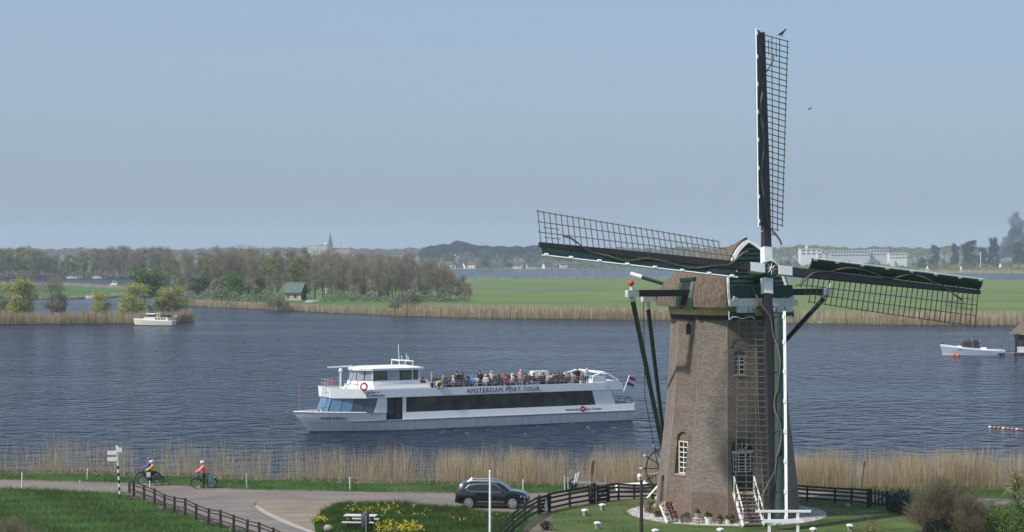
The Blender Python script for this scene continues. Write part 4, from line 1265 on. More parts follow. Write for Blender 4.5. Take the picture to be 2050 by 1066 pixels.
# material slots: 0 jacket, 1 trousers, 2 skin, 3 shoes
PARTS = {'neck': 2, 'head': 2, 'crown': 2}
for s_ in ('l', 'r'):
    PARTS.update({'ha' + s_: 2, 'hip' + s_: 1, 'kn' + s_: 1, 'an' + s_: 1, 'toe' + s_: 3})
def pose(sit=False, arms='down', lean=0.0, legs=None):
    z0 = .48 if sit else .93
    J = {'pelvis': (0, 0, z0, .135, .12)}
    def up(h): return (0, lean * h, z0 + h)
    J['spine'] = (*up(.2), .13, .11); J['chest'] = (*up(.42), .15, .12); J['neck'] = (*up(.56), .055)
    J['head'] = (0, lean * .62 + .02, z0 + .645, .085, .09); J['crown'] = (0, lean * .66 + .015, z0 + .76, .075, .085)
    for s_, q in (('l', -1), ('r', 1)):
        J['sh' + s_] = (q * .18, lean * .46, z0 + .47, .07)
        if arms == 'down':
            J['el' + s_] = (q * .24, lean * .3 - .02, z0 + .20, .052); J['wr' + s_] = (q * .24, lean * .2 + .08, z0 - .02, .036); J['ha' + s_] = (q * .23, lean * .2 + .11, z0 - .11, .034)
        elif arms == 'up':
            J['el' + s_] = (q * .25, .18 + lean * .4, z0 + .32, .05); J['wr' + s_] = (q * .10, .30 + lean * .5, z0 + .56, .036); J['ha' + s_] = (q * .05, .32 + lean * .5, z0 + .63, .034)
        elif arms == 'lap':
            J['el' + s_] = (q * .25, .06 + lean * .3, z0 + .20, .052); J['wr' + s_] = (q * .12, .28 + lean * .2, z0 + .12, .036); J['ha' + s_] = (q * .06, .34 + lean * .2, z0 + .12, .034)
        elif arms == 'bar':
            J['el' + s_] = (q * .27, .22 + lean * .4, z0 + .24, .05); J['wr' + s_] = (q * .26, .44 + lean * .4, z0 + .15, .036); J['ha' + s_] = (q * .25, .52 + lean * .4, z0 + .14, .036)
        if legs:
            for kk in ('hip', 'kn', 'an', 'toe'): J[kk + s_] = legs[s_][kk]
        elif sit:
            J['hip' + s_] = (q * .1, .04, z0 - .01, .095); J['kn' + s_] = (q * .11, .46, z0 + .02, .07); J['an' + s_] = (q * .11, .46, .09, .045); J['toe' + s_] = (q * .11, .62, .045, .04)
        else:
            J['hip' + s_] = (q * .1, 0, z0 - .06, .095); J['kn' + s_] = (q * .11, .03, .48, .065); J['an' + s_] = (q * .11, 0, .09, .045); J['toe' + s_] = (q * .12, .16, .045, .042)
    return J
def face_mesh(c):
    g = MB(); g.mi = 0
    for q in (-1, 1): g.ball((c[0] + q * .032, c[1] + .083, c[2] + .055), .012, 6, 4)
    g.mi = 1; g.add([(c[0] - .016, c[1] + .085, c[2] + .012), (c[0] + .016, c[1] + .085, c[2] + .012), (c[0], c[1] + .118, c[2] + .012), (c[0], c[1] + .085, c[2] + .06)], [(0, 1, 2), (0, 2, 3), (2, 1, 3), (0, 3, 1)])
    g.mi = 2; g.box((c[0], c[1] + .088, c[2] - .02), (.05, .01, .012))
    return g.mesh('face', [M['mill_black'], M['skin'], M['red']])
def hair_mesh(c, kind):
    g = MB(); x, y, z = c
    if kind == 'short':
        g.lathe([(.100, .02), (.108, .06), (.100, .12), (.07, .155), (.02, .168)], (x, y - .012, z), 12)
        g.lathe([(.06, -.05), (.085, .0), (.088, .05)], (x, y - .035, z), 10)
    elif kind == 'long':
        g.lathe([(.09, -.14), (.108, -.05), (.112, .05), (.102, .12), (.07, .158), (.02, .17)], (x, y - .03, z), 12)
    elif kind == 'hood':
        g.lathe([(.12, -.10), (.13, 0), (.128, .08), (.10, .15), (.04, .18)], (x, y - .035, z), 12)
    elif kind == 'cap':
        g.lathe([(.108, .05), (.11, .10), (.08, .155), (.02, .17)], (x, y - .005, z), 12); g.box((x, y + .12, z + .06), (.13, .1, .015))
    elif kind == 'helmet':
        g.lathe([(.115, .045), (.132, .06), (.138, .10), (.118, .165), (.07, .20), (.02, .21)], (x, y - .005, z), 14, Matrix.Diagonal((.92, 1.12, 1)))
    return g.mesh('hair', [None])
POSES = {'stand': pose(), 'camera': pose(arms='up', lean=.08), 'sit': pose(sit=True, arms='lap', lean=.05), 'lean': pose(sit=True, arms='lap', lean=.35), 'sitcam': pose(sit=True, arms='up', lean=.1)}
PM = {k: person_proto(j, EDG, PARTS) for k, j in POSES.items()}
FM = {k: face_mesh(j['head'][:3]) for k, j in POSES.items()}
HM = {}
CM = {}
def cmat(c, r=.85):
    key = tuple(c)
    if key not in CM: CM[key] = mat('cloth', c, r, .12, 9)
    return CM[key]
def person(pos, rz, pz, jac, tro, hair, hk, label, group=None, sc=1.0, shoe=(.02, .02, .02)):
    o = empty('person', pos, rz, label, 'person', group); o.scale = (sc, sc, sc)
    def part(name, me, cols):
        q = link_mesh(name, me, o)
        for i, c in enumerate(cols):
            q.material_slots[i].link = 'OBJECT'; q.material_slots[i].material = c
        return q
    part('body', PM[pz], [cmat(jac), cmat(tro), M['skin'], cmat(shoe)])
    link_mesh('face', FM[pz], o)
    if (pz, hk) not in HM: HM[(pz, hk)] = hair_mesh(POSES[pz]['head'][:3], hk)
    part('helmet' if hk == 'helmet' else ('hood' if hk == 'hood' else ('cap' if hk == 'cap' else 'hair')), HM[(pz, hk)], [cmat(hair)])
    return o
BLK, NVY, GRY, WHT, BRN, TAN = (.018, .018, .020), (.03, .04, .08), (.22, .22, .23), (.68, .67, .64), (.10, .065, .045), (.42, .34, .25)
RED, PNK, BLU, LBL, MAR, SAL, CRM = (.55, .07, .05), (.62, .34, .40), (.08, .26, .66), (.38, .48, .58), (.16, .04, .05), (.66, .26, .22), (.66, .58, .46)
HB, HG, HBL, HW = (.03, .02, .015), (.38, .37, .36), (.32, .22, .11), (.62, .60, .56)
# px along the rail, depth inboard, pose, jacket, trousers, hair, hair kind, label
PAX = [
 (848, .9, 'sit', MAR, BLK, HB, 'short', 'seated passenger in a dark maroon jacket just aft of the wheelhouse'),
 (867, .6, 'stand', (.28, .24, .30), NVY, HG, 'short', 'passenger in grey purple jacket standing above the cream lifebuoy'),
 (890, .8, 'sit', GRY, BLK, HG, 'short', 'grey haired seated passenger in grey between white table and black coats'),
 (899, .7, 'lean', BLK, BLK, HB, 'short', 'passenger in black bending forward at the white deck table'),
 (909, .6, 'sit', PNK, GRY, HW, 'cap', 'seated passenger in pink with a white cap near the wheelhouse end'),
 (917, 1.4, 'stand', BLK, BLK, HB, 'short', 'tall dark haired passenger in black in the pair near the wheelhouse'),
 (926, 1.2, 'camera', (.03, .03, .035), NVY, BRN, 'short', 'passenger in black holding a camera beside the tall one in black'),
 (938, .7, 'sit', BRN, BLK, HB, 'long', 'long haired seated passenger in brown left of the blue hood'),
 (949, .7, 'sit', BLU, NVY, BLU, 'hood', 'passenger in a bright blue hooded raincoat'),
 (957, .5, 'sitcam', WHT, GRY, HBL, 'short', 'passenger in white raising hands to the face beside the blue raincoat'),
 (963, 1.0, 'stand', (.025, .022, .022), BLK, HB, 'short', 'passenger in black standing behind the one in white near the blue raincoat'),
 (975, .6, 'sit', CRM, GRY, HW, 'short', 'white haired seated passenger in cream amidships'),
 (980, .8, 'lean', MAR, BLK, HB, 'short', 'passenger in maroon leaning beside the cream jacket'),
 (987, 1.3, 'camera', (.52, .52, .52), GRY, HW, 'cap', 'passenger in pale grey with white cap standing amidships'),
 (1001, .8, 'sit', BLK, BLK, HB, 'long', 'long haired seated passenger in black just left of a red jacket'),
 (1009, 1.2, 'sit', (.04, .04, .05), BLK, HBL, 'short', 'fair haired seated passenger in charcoal behind the red jacket'),
 (1015, .35, 'lean', RED, NVY, HB, 'short', 'passenger in a bright red jacket bending at the rail'),
 (1028, .8, 'sit', WHT, BLK, WHT, 'hood', 'passenger with white hood and white jacket between two red ones'),
 (1034, .35, 'lean', SAL, GRY, HBL, 'short', 'passenger in salmon pink bending at the rail'),
 (1045, .7, 'stand', PNK, (.55, .42, .44), PNK, 'hood', 'passenger in a pink hooded coat standing at the rail'),
 (1053, 1.3, 'sit', NVY, BLK, HB, 'short', 'seated passenger in navy behind the pink coat'),
 (1061, .6, 'sit', BLK, GRY, HG, 'cap', 'passenger in black with grey cap right of the pink coat'),
 (1071, 1.1, 'sit', BRN, BLK, HB, 'short', 'dark haired seated passenger in brown jacket aft of the grey cap'),
 (1082, .7, 'sit', BLK, BLK, HW, 'short', 'white haired passenger in black at the rail'),
 (1090, 1.1, 'lean', (.05, .04, .04), BLK, HB, 'short', 'passenger in dark brown leaning inboard near the white haired one'),
 (1097, .5, 'lean', TAN, GRY, HBL, 'short', 'fair haired passenger in tan leaning low at the rail'),
 (1105, .9, 'sit', CRM, BRN, HB, 'short', 'dark haired seated passenger in cream near the after deck'),
 (1113, .7, 'sit', BLK, BLK, HB, 'short', 'short haired seated passenger in black left of the white stair hood'),
 (1121, 1.2, 'sitcam', (.03, .03, .04), BLK, HB, 'short', 'passenger in black taking a picture before the white stair hood'),
 (1128, .6, 'lean', BLK, NVY, HB, 'long', 'long haired passenger in black bending before the stair hood'),
 (1137, .7, 'sit', (.20, .16, .14), BLK, HG, 'short', 'grey haired seated passenger in brown grey near the stern'),
 (1146, .6, 'lean', (.28, .06, .05), BLK, HB, 'short', 'passenger in dark red bending near the stern'),
 (1151, .4, 'sit', GRY, GRY, HB, 'short', 'dark haired seated passenger in grey below the tall standing man'),
 (1158, .9, 'stand', (.02, .02, .022), BLK, BRN, 'short', 'tall passenger in an open black jacket standing near the stern'),
 (1168, .8, 'sit', RED, NVY, HG, 'short', 'grey haired seated passenger in red near the stern'),
 (1177, .5, 'stand', LBL, NVY, HW, 'short', 'aftmost passenger standing in a pale blue shirt'),
]
rp_ = random.Random(3)
for px, inb, pz, jac, tro, hair, hk, lab in PAX:
    k_ = (px - 1025) / F
    ax, ay = S_.x - inb * PT.x, S_.y - inb * PT.y
    t_ = (ax - k_ * ay) / (k_ * FW.y - FW.x)
    pos = on_ship(t_ - 16.8, 3.2 - inb - .25, 3.555)
    rz = rp_.choice([math.pi, 0, R(200), R(160), R(90), R(-70)]) + rp_.uniform(-.4, .4)
    if pz in ('sit', 'lean', 'sitcam'): pos = pos + ZZ * .12
    person(pos, rz, pz, jac, tro, hair, hk, lab, 'passengers on the top deck of the tour boat', sc=rp_.uniform(1.0, 1.08))

# ------------------------------------------------------------------ bicycles and riders
def bicycle(loc, rz, label, frame_m, bag=None, group='bicycles on the dike road'):
    o = empty('bicycle', loc, rz, label, 'bicycle', group)
    ry = Matrix(((1, 0, 0), (0, 0, 1), (0, -1, 0)))
    for x in (-.53, .55):
        w = link_mesh('wheel', (lambda g: (g.torus((x, 0, .35), .325, .026, ry, 28, 6), g.mesh('wheel', M['black'], 'all'))[1])(MB()), o)
        g = MB(); g.torus((x, 0, .35), .30, .012, ry, 28, 4); g.build('rim', M['steel'], w)
        g = MB()
        for i in range(12):
            a_ = 2 * math.pi * i / 12; g.beam((x, .02 * (-1) ** i, .35), (x + .295 * math.cos(a_), 0, .35 + .295 * math.sin(a_)), .006)
        g.build('spokes', M['steel'], w)
        g = MB(); g.lathe([(.03, -.05), (.03, .05)], (x, 0, .35), 8, ry); g.build('hub', M['mill_black'], w)
    g = MB(); B_ = (0, 0, .30); H_ = (.40, 0, .82); S0 = (-.22, 0, .80)
    for a_, b_, r in ((B_, H_, .028), (B_, S0, .022), (S0, H_, .02), (B_, (-.53, 0, .35), .015), (S0, (-.53, 0, .35), .014), (H_, (.38, 0, .92), .022), (H_, (.55, 0, .35), .018)):
        g.tube([a_, b_], r, 6)
    g.build('frame', frame_m, o)
    g = MB(); g.tube([(-.22, 0, .8), (-.25, 0, .95)], .014, 6); g.lathe([(.05, .95), (.11, .98), (.09, 1.02), (.03, 1.03)], (-.27, 0, 0), 10, None); g.build('saddle', M['black'], o)
    g = MB(); g.tube([(.25, -.30, 1.06), (.36, -.22, 1.07), (.40, 0, 1.04), (.36, .22, 1.07), (.25, .30, 1.06)], .016, 6); g.tube([(.38, 0, .9), (.40, 0, 1.04)], .018, 6); g.build('handlebar', M['black'], o)
    g = MB(); g.lathe([(.09, -.02), (.09, .02)], (0, 0, .30), 12, ry); g.beam((0, .06, .30), (.12, .06, .18), .02); g.beam((0, -.06, .30), (-.12, -.06, .42), .02); g.box((.12, .11, .18), (.09, .1, .02)); g.box((-.12, -.11, .42), (.09, .1, .02)); g.build('crank', M['black'], o)
    g = MB(); g.box((-.50, 0, .76), (.38, .14, .02)); g.beam((-.66, .07, .76), (-.53, .07, .36), .012); g.beam((-.66, -.07, .76), (-.53, -.07, .36), .012); g.build('luggage_rack', M['black'], o)
    for xx in (-.53, .55):
        g = MB(); g.tube([(xx + .375 * math.cos(t), 0, .35 + .375 * math.sin(t)) for t in np.linspace(R(20), R(165), 9)], .022, 5); g.build('mudguard', M['black'], o)
    for bm_, (bx, by, bz), bs in (bag or []):
        g = MB(); g.loft([[(bx - bs[0] / 2, by - bs[1] / 2, bz - bs[2] / 2), (bx + bs[0] / 2, by - bs[1] / 2, bz - bs[2] / 2), (bx + bs[0] / 2, by + bs[1] / 2, bz - bs[2] / 2), (bx - bs[0] / 2, by + bs[1] / 2, bz - bs[2] / 2)],
                          [(bx - bs[0] * .56, by - bs[1] * .6, bz), (bx + bs[0] * .56, by - bs[1] * .6, bz), (bx + bs[0] * .56, by + bs[1] * .6, bz), (bx - bs[0] * .56, by + bs[1] * .6, bz)],
                          [(bx - bs[0] * .45, by - bs[1] * .45, bz + bs[2] / 2), (bx + bs[0] * .45, by - bs[1] * .45, bz + bs[2] / 2), (bx + bs[0] * .45, by + bs[1] * .45, bz + bs[2] / 2), (bx - bs[0] * .45, by + bs[1] * .45, bz + bs[2] / 2)]])
        bg_ = g.build('pannier', bm_, o)
    return o
# riding legs: rider frame faces +Y with the seat at z .98
def ride_legs(dz=0.0):
    return {'l': {'hip': (-.1, .05, .98 + dz, .10), 'kn': (-.11, .40, .80, .075), 'an': (-.11, .32, .42, .045), 'toe': (-.11, .46, .36, .045)},
            'r': {'hip': (.1, .05, .98 + dz, .10), 'kn': (.11, .36, .60, .075), 'an': (.11, .24, .19, .045), 'toe': (.11, .38, .15, .045)}}
jr = pose(arms='bar', lean=.34, legs=ride_legs()); jr['pelvis'] = (0, .0, 1.05, .16, .14)
js = pose(arms='bar', lean=.14)
for nm, j in (('ride', jr), ('astride', js)):
    j['chest'] = j['chest'][:3] + (.19, .17); j['spine'] = j['spine'][:3] + (.17, .15); j['pelvis'] = j['pelvis'][:3] + (.17, .15)
    for q_ in 'lr': j['el' + q_] = j['el' + q_][:3] + (.062,)
    POSES[nm] = j; PM[nm] = person_proto(j, EDG, PARTS); FM[nm] = face_mesh(j['head'][:3])
BIKE_RZ = math.pi + R(4)
M['teal'] = mat('teal_pannier', (.05, .16, .20), .7, .2); M['bagdark'] = mat('black_pannier', (.025, .022, .028), .7, .2); M['bagpale'] = mat('pale_bag', (.52, .51, .49), .8, .12)
b1 = P(302, 973)
bicycle(b1, BIKE_RZ, 'dark bicycle with black rear pannier ridden by the person in yellow', M['mill_black'], [(M['bagdark'], (-.50, .16, .60), (.38, .16, .36)), (M['bagdark'], (-.50, -.16, .60), (.38, .16, .36)), (M['bagpale'], (.14, .20, .80), (.26, .14, .36))])
YEL = (.62, .42, .06)
def rider_pos(b, dx, rz):
    return Vector((b.x + dx * math.cos(rz), b.y + dx * math.sin(rz), 0))
person(rider_pos(b1, -.27, BIKE_RZ), BIKE_RZ - R(90), 'ride', YEL, NVY, WHT, 'helmet', 'cyclist in yellow vest and white helmet riding left', 'cyclists on the dike road')
b2 = P(297, 966.5)
bicycle(b2, BIKE_RZ, 'dark bicycle half hidden behind the cyclist in yellow', M['mill_black'])
person(rider_pos(b2, -.27, BIKE_RZ), BIKE_RZ - R(90), 'ride', (.10, .13, .42), NVY, (.12, .16, .50), 'helmet', 'cyclist in blue with blue helmet behind the yellow vest', 'cyclists on the dike road')
b3 = P(409, 978)
bicycle(b3, BIKE_RZ + R(5), 'black bicycle with teal pannier under the cyclist in coral', M['mill_black'], [(M['teal'], (-.48, .17, .58), (.40, .16, .40))])
person(rider_pos(b3, .02, BIKE_RZ) + Vector((0, 0, .0)), BIKE_RZ - R(90) + R(10), 'astride', (.78, .20, .18), (.03, .03, .035), WHT, 'helmet', 'cyclist in coral jacket and white helmet standing over the bicycle', 'cyclists on the dike road', sc=1.07)
# ponytail of the rider in yellow and white stripes on the blue sleeves are too small to model apart

# ------------------------------------------------------------------ the parked car
CARP = Vector((-1.22, 126.9, 0)); CAR_RZ = R(-6)
car = empty('parked_car', CARP, CAR_RZ, 'dark blue black sport utility car with silver roof rails parked on the dike road', 'car')
M['carpaint'] = mat('blue_black_car_paint', (.006, .0075, .012), .22, .2, 1, spec=.6)
M['carpaint'].node_tree.nodes['Principled BSDF'].inputs['Coat Weight'].default_value = .6
M['carglass'] = mat('tinted_car_glass', (.012, .016, .018), .05, .2, 1, spec=.8)
M['cartrim'] = mat('black_car_trim', (.02, .02, .02), .6, .2)
M['chrome'] = mat('bright_trim', (.62, .62, .62), .3, .05, metal=.7)
M['alloy'] = mat('silver_alloy', (.50, .50, .50), .35, .1, metal=.5)
M['taillight'] = mat('red_tail_lamp', (.35, .02, .03), .2, .2)
M['lampglass'] = mat('clear_lamp_glass', (.45, .47, .48), .1, .1)
# stations: x, sill z, belt z, belt half width, roof z, roof half width
ST = [(-2.30, .52, .80, .74, .98, .66), (-2.22, .36, .98, .84, 1.20, .70), (-2.02, .30, 1.04, .90, 1.50, .68), (-1.70, .28, 1.05, .92, 1.64, .68), (-1.0, .26, 1.04, .93, 1.69, .68), (-.2, .26, 1.03, .93, 1.68, .67),
      (.35, .26, 1.02, .93, 1.60, .66), (.80, .26, 1.01, .93, 1.36, .70), (1.15, .27, 1.00, .92, 1.10, .78), (1.6, .28, .96, .90, 1.04, .70), (2.0, .30, .88, .86, .95, .62), (2.22, .34, .72, .78, .82, .55), (2.32, .46, .60, .66, .68, .48)]
def car_side(x, z):
    c = [np.interp(x, [s[0] for s in ST], [s[i] for s in ST]) for i in range(6)]
    if z <= c[2]:
        return float(np.interp(z, [c[1], c[1] + .25, c[2]], [c[3] * .94, c[3], c[3] * .985]))
    return float(np.interp(z, [c[2], c[4]], [c[3] * .985, c[5]]))
secs = []
for (x, zs, zb, hb, zr, hr) in ST:
    half = [(hb * .90, zs), (hb * .96, zs + .08), (hb, zs + (zb - zs) * .5), (hb * .985, zb), (hb * .985 + (hr - hb * .985) * .55, zb + (zr - zb) * .62), (hr, zr - .02), (hr * .7, zr + .02), (0, zr + .035)]
    sec = [Vector((x, y, z)) for y, z in half] + [Vector((x, -y, z)) for y, z in reversed(half[:-1])]
    secs.append(sec)
mb = MB(); mb.loft(secs)
cb = mb.build('body', [M['carpaint'], M['cartrim']], car)
cut = MB(); ryw = Matrix(((1, 0, 0), (0, 0, 1), (0, -1, 0)))
WX = (-1.42, 1.36)
for x in WX:
    for sg in (-1, 1): cut.lathe([(.41, -.22), (.41, .22)], (x, sg * .86, .36), 24, ryw)
co = cut.build('cutter', M['cartrim'])
co.location = CARP; co.rotation_euler = (0, 0, CAR_RZ)
md = cb.modifiers.new('b', 'BOOLEAN'); md.operation = 'DIFFERENCE'; md.object = co; md.solver = 'EXACT'
bpy.context.view_layer.update()
me2 = bpy.data.meshes.new_from_object(cb.evaluated_get(bpy.context.evaluated_depsgraph_get()))
cb.modifiers.clear(); cb.data = me2; bpy.data.objects.remove(co)
me2.polygons.foreach_set('use_smooth', [True] * len(me2.polygons)); me2.set_sharp_from_angle(angle=R(28))
def side_patch(name, m, outline, sg, off=.012, par=car, th=.02):
    g = MB(); pts = [Vector((x, sg * (car_side(x, z) + off), z)) for x, z in outline]
    g.prism(pts, (0, -sg * th, 0)); return g.build(name, m, par)
for sg in (-1, 1):
    gl = [(-1.62, 1.22), (-1.40, 1.10), (-.62, 1.08), (-.62, 1.50), (-1.35, 1.46)]
    side_patch('side_window', M['carglass'], [(-1.66, 1.26), (-1.36, 1.10), (-1.02, 1.09), (-1.02, 1.50), (-1.40, 1.46)], sg)
    side_patch('side_window', M['carglass'], [(-.98, 1.09), (-.16, 1.08), (-.16, 1.53), (-.98, 1.51)], sg)
    side_patch('side_window', M['carglass'], [(-.10, 1.08), (.78, 1.06), (.30, 1.44), (.05, 1.53), (-.10, 1.53)], sg)
    g = MB(); ol = [(-1.66, 1.26), (-1.40, 1.48), (-1.0, 1.53), (-.1, 1.55), (.06, 1.55), (.32, 1.46), (.86, 1.05), (-.1, 1.06), (-1.0, 1.07), (-1.36, 1.08), (-1.66, 1.26)]
    g.tube([(x, sg * (car_side(x, z) + .02), z) for x, z in ol], .016, 5); g.build('window_trim', M['chrome'], car)
    g = MB(); g.tube([(-1.55, sg * .66, 1.66), (-1.4, sg * .655, 1.735), (.05, sg * .645, 1.72), (.28, sg * .65, 1.64)], .028, 6); g.build('roof_rail', M['chrome'], car)
    side_patch('sill_trim', M['cartrim'], [(-.92, .27), (.86, .27), (.86, .42), (-.92, .42)], sg, .01)
    side_patch('sill_strip', M['chrome'], [(-.85, .435), (.80, .435), (.80, .465), (-.85, .465)], sg, .014)
    for x0, x1 in ((-1.0, -.12), (-.10, .86)):
        side_patch('door', M['carpaint'], [(x0 + .02, .50), (x1 - .02, .50), (x1 - .02, 1.03), (x0 + .02, 1.045)], sg, .006)
        side_patch('door_handle', M['carpaint'], [(x0 + .06, .90), (x0 + .26, .90), (x0 + .26, .94), (x0 + .06, .94)], sg, .035)
    g = MB(); g.ball((.72, sg * 1.02, 1.10), (.08, .12, .08), 10, 6); g.beam((.72, sg * .90, 1.06), (.72, sg * 1.0, 1.09), .05); g.build('mirror', M['carpaint'], car, smooth=True)
    side_patch('tail_lamp', M['taillight'], [(-2.24, .92), (-1.98, .94), (-1.94, 1.10), (-2.12, 1.12)], sg, .012)
    side_patch('headlight', M['lampglass'], [(1.86, .76), (2.16, .66), (2.10, .80), (1.82, .86)], sg, .012)
    side_patch('fog_lamp', M['lampglass'], [(2.06, .46), (2.2, .46), (2.18, .54), (2.06, .54)], sg, .012)
    for x in WX:
        g = MB(); g.torus((x, sg * .82, .36), .27, .095, ryw, 28, 8); w = g.build('wheel', M['black'], car, smooth='all')
        g = MB(); g.lathe([(.24, -.02), (.26, .05)], (x, sg * .86, .36), 20, Matrix(((1, 0, 0), (0, 0, sg), (0, -1, 0)))); g.build('rim', M['cartrim'], w)
        for i in range(10):
            a_ = 2 * math.pi * i / 10; g = MB()
            g.beam((x + .04 * math.cos(a_), sg * .925, .36 + .04 * math.sin(a_)), (x + .27 * math.cos(a_), sg * .905, .36 + .27 * math.sin(a_)), .05, .03, (0, 1, 0)); g.build('rim_spoke', M['alloy'], w)
        g = MB(); g.torus((x, sg * .905, .36), .265, .02, ryw, 24, 5); g.build('rim_ring', M['alloy'], w)
def top_patch(name, m, xz, hw, off=.02):
    g = MB(); secs = [[Vector((x, -w, z + off)), Vector((x, w, z + off)), Vector((x, w, z + off - .02)), Vector((x, -w, z + off - .02))] for (x, z), w in zip(xz, hw)]
    g.loft(secs); return g.build(name, m, car)
top_patch('windscreen', M['carglass'], [(.40, 1.615), (.80, 1.40), (1.12, 1.16)], [.60, .64, .70], .02)
top_patch('rear_window', M['carglass'], [(-2.20, 1.23), (-2.03, 1.51)], [.62, .60], .02)
top_patch('bonnet', M['carpaint'], [(1.2, 1.11), (1.62, 1.07), (2.0, .98), (2.18, .87)], [.72, .66, .58, .5], .012)
g = MB(); g.box((2.31, 0, .62), (.04, .9, .16)); g.build('grille', M['cartrim'], car)
g = MB(); g.box((2.335, 0, .50), (.02, .52, .11)); g.build('number_plate', M['ochre'], car)
g = MB(); g.box((-2.32, 0, .80), (.02, .52, .11)); g.build('number_plate', M['ochre'], car)
g = MB(); g.box((-2.26, 0, .46), (.14, 1.5, .22)); g.build('rear_bumper', M['cartrim'], car)
# ------------------------------------------------------------------ signpost, stakes, poles
M['galv'] = mat('white_post_paint', (.62, .60, .56), .6, .15, 5)
M['rust'] = mat('rusty_red_board', (.14, .055, .04), .8, .3, 5)
sp = P(240, 997)
so = empty('signpost', sp, R(6), 'black and white banded cycle signpost with two white finger boards', 'signpost')
g = MB(); top = Vector((-.18, 0, 3.30))
for i in range(14):
    a_ = top * (i / 14); b_ = top * ((i + 1) / 14)
    g = MB(); g.tube([a_, b_], .06, 8); g.build('band', M['mill_white'] if i % 2 or i > 9 else M['mill_black'], so)
for z in (2.98, 2.56):
    g = MB(); g.prism([(-.20, -.07, z - .13), (-.20, -.07, z + .13), (-.82, -.07, z + .13), (-.82, -.07, z - .13)], (0, .03, 0)); fb_ = g.build('finger_board', M['mill_white'], so)
    g = MB(); g.prism([(-.822, -.07, z - .13), (-.822, -.07, z + .13), (-.98, -.07, z)], (0, .03, 0)); g.build('red_tip', M['red'], fb_)
g = MB(); g.prism([(-.20, -.08, 3.02), (-.20, -.08, 3.36), (.12, -.06, 3.30), (.16, -.06, 3.02)], (0, .03, 0)); g.build('upper_board', M['mill_white'], so)
g = MB(); g.ball((-.18, 0, 3.36), .08, 8, 5); g.build('cap', M['mill_white'], so)
def stake(px, py, h, label, grp='pale marker stakes along the dike road', w=.07, m=None):
    p = P(px, py); o = empty('marker_stake', p, rng.uniform(0, 1.5), label, 'stake', grp)
    lx, ly = rng.normal(0, .03, 2)
    g = MB(); g.beam((0, 0, -.1), (lx, ly, h), w); g.build('post', m or M['galv'], o)
    g = MB(); g.box((lx, ly, h + .02), (w * 1.15, w * 1.15, .05)); g.build('cap', M['mill_white'], o)
for px, py, h, lab in ((44, 977, 1.0, 'leftmost pale stake at the near road edge'), (160, 982, .65, 'short pale stake between the leftmost stake and the signpost'),
                       (174, 961, .75, 'pale stake on the far verge left of the signpost'), (300, 977, .42, 'low pale stake in front of the cyclist in yellow'),
                       (494, 977, .95, 'pale stake on the verge right of the coral cyclist'), (701, 980, .80, 'pale stake on the verge below the middle of the tour boat'),
                       (1047, 984, .75, 'pale stake on the verge right of the parked car'), (1131, 985, 1.0, 'left one of the pair of pale stakes beside the boat trailer'), (1137, 984, .9, 'right one of the pair of pale stakes beside the boat trailer')):
    stake(px, py, h, lab)
# tall white mast in front of the car
p = P(981, 1085); o = empty('white_pole', p, 0, 'tall slim white pole standing in the grass before the parked car', 'pole')
g = MB(); g.tube([(0, 0, -.1), (0, 0, ZAT(945, p.y))], [.075, .055], 8); g.build('shaft', M['mill_white'], o, smooth=True)
g = MB(); g.ball((0, 0, ZAT(945, p.y) + .03), .07, 8, 5); g.build('cap', M['mill_white'], o)
# dark pole with a lantern in front of the wheel
p = P(1284, 1084); o = empty('lamp_post', p, 0, 'slim dark lamp post with a small white lantern before the winding wheel', 'lamp post')
hz = ZAT(962, p.y)
g = MB(); g.tube([(0, 0, -.1), (0, 0, hz)], [.11, .08], 8); g.build('shaft', M['wood_dark'], o, smooth=True)
g = MB(); g.lathe([(.07, hz), (.13, hz + .22), (.05, hz + .30)], (-.10, 0, 0), 4); ln = g.build('lantern_glass', M['lampglass'], o)
g = MB()
for a_ in range(4):
    t = R(90) * a_; g.beam((-.10 + .08 * math.cos(t), .08 * math.sin(t), hz), (-.10 + .14 * math.cos(t), .14 * math.sin(t), hz + .23), .03)
g.build('lantern_frame', M['mill_white'], o)
g = MB(); g.lathe([(.16, hz + .23), (.03, hz + .38)], (-.10, 0, 0), 4); g.build('lantern_roof', M['mill_white'], o)
# leaning rusty poles among the reeds
for px0, py0, px1, py1, bw, lab in ((1183, 975, 1188, 922, .22, 'rust brown board on a leaning pole beside the boat trailer'), (1722, 985, 1731, 923, .12, 'thin rust brown leaning pole behind the right garden fence')):
    b_ = P(px0, py0); d = b_.y; t_ = Vector((XAT(px1, d), d, ZAT(py1, d)))
    o = empty('reed_pole', b_, 0, lab, 'pole'); tl = t_ - b_
    g = MB(); g.tube([(0, 0, -.2), tl], .04, 6); g.build('shaft', M['rust'], o)
    g = MB(); g.beam(tl * .45 if bw > .15 else tl * .8, tl * .98, bw, .05, (0, 1, 0)); g.build('board', M['rust'], o)

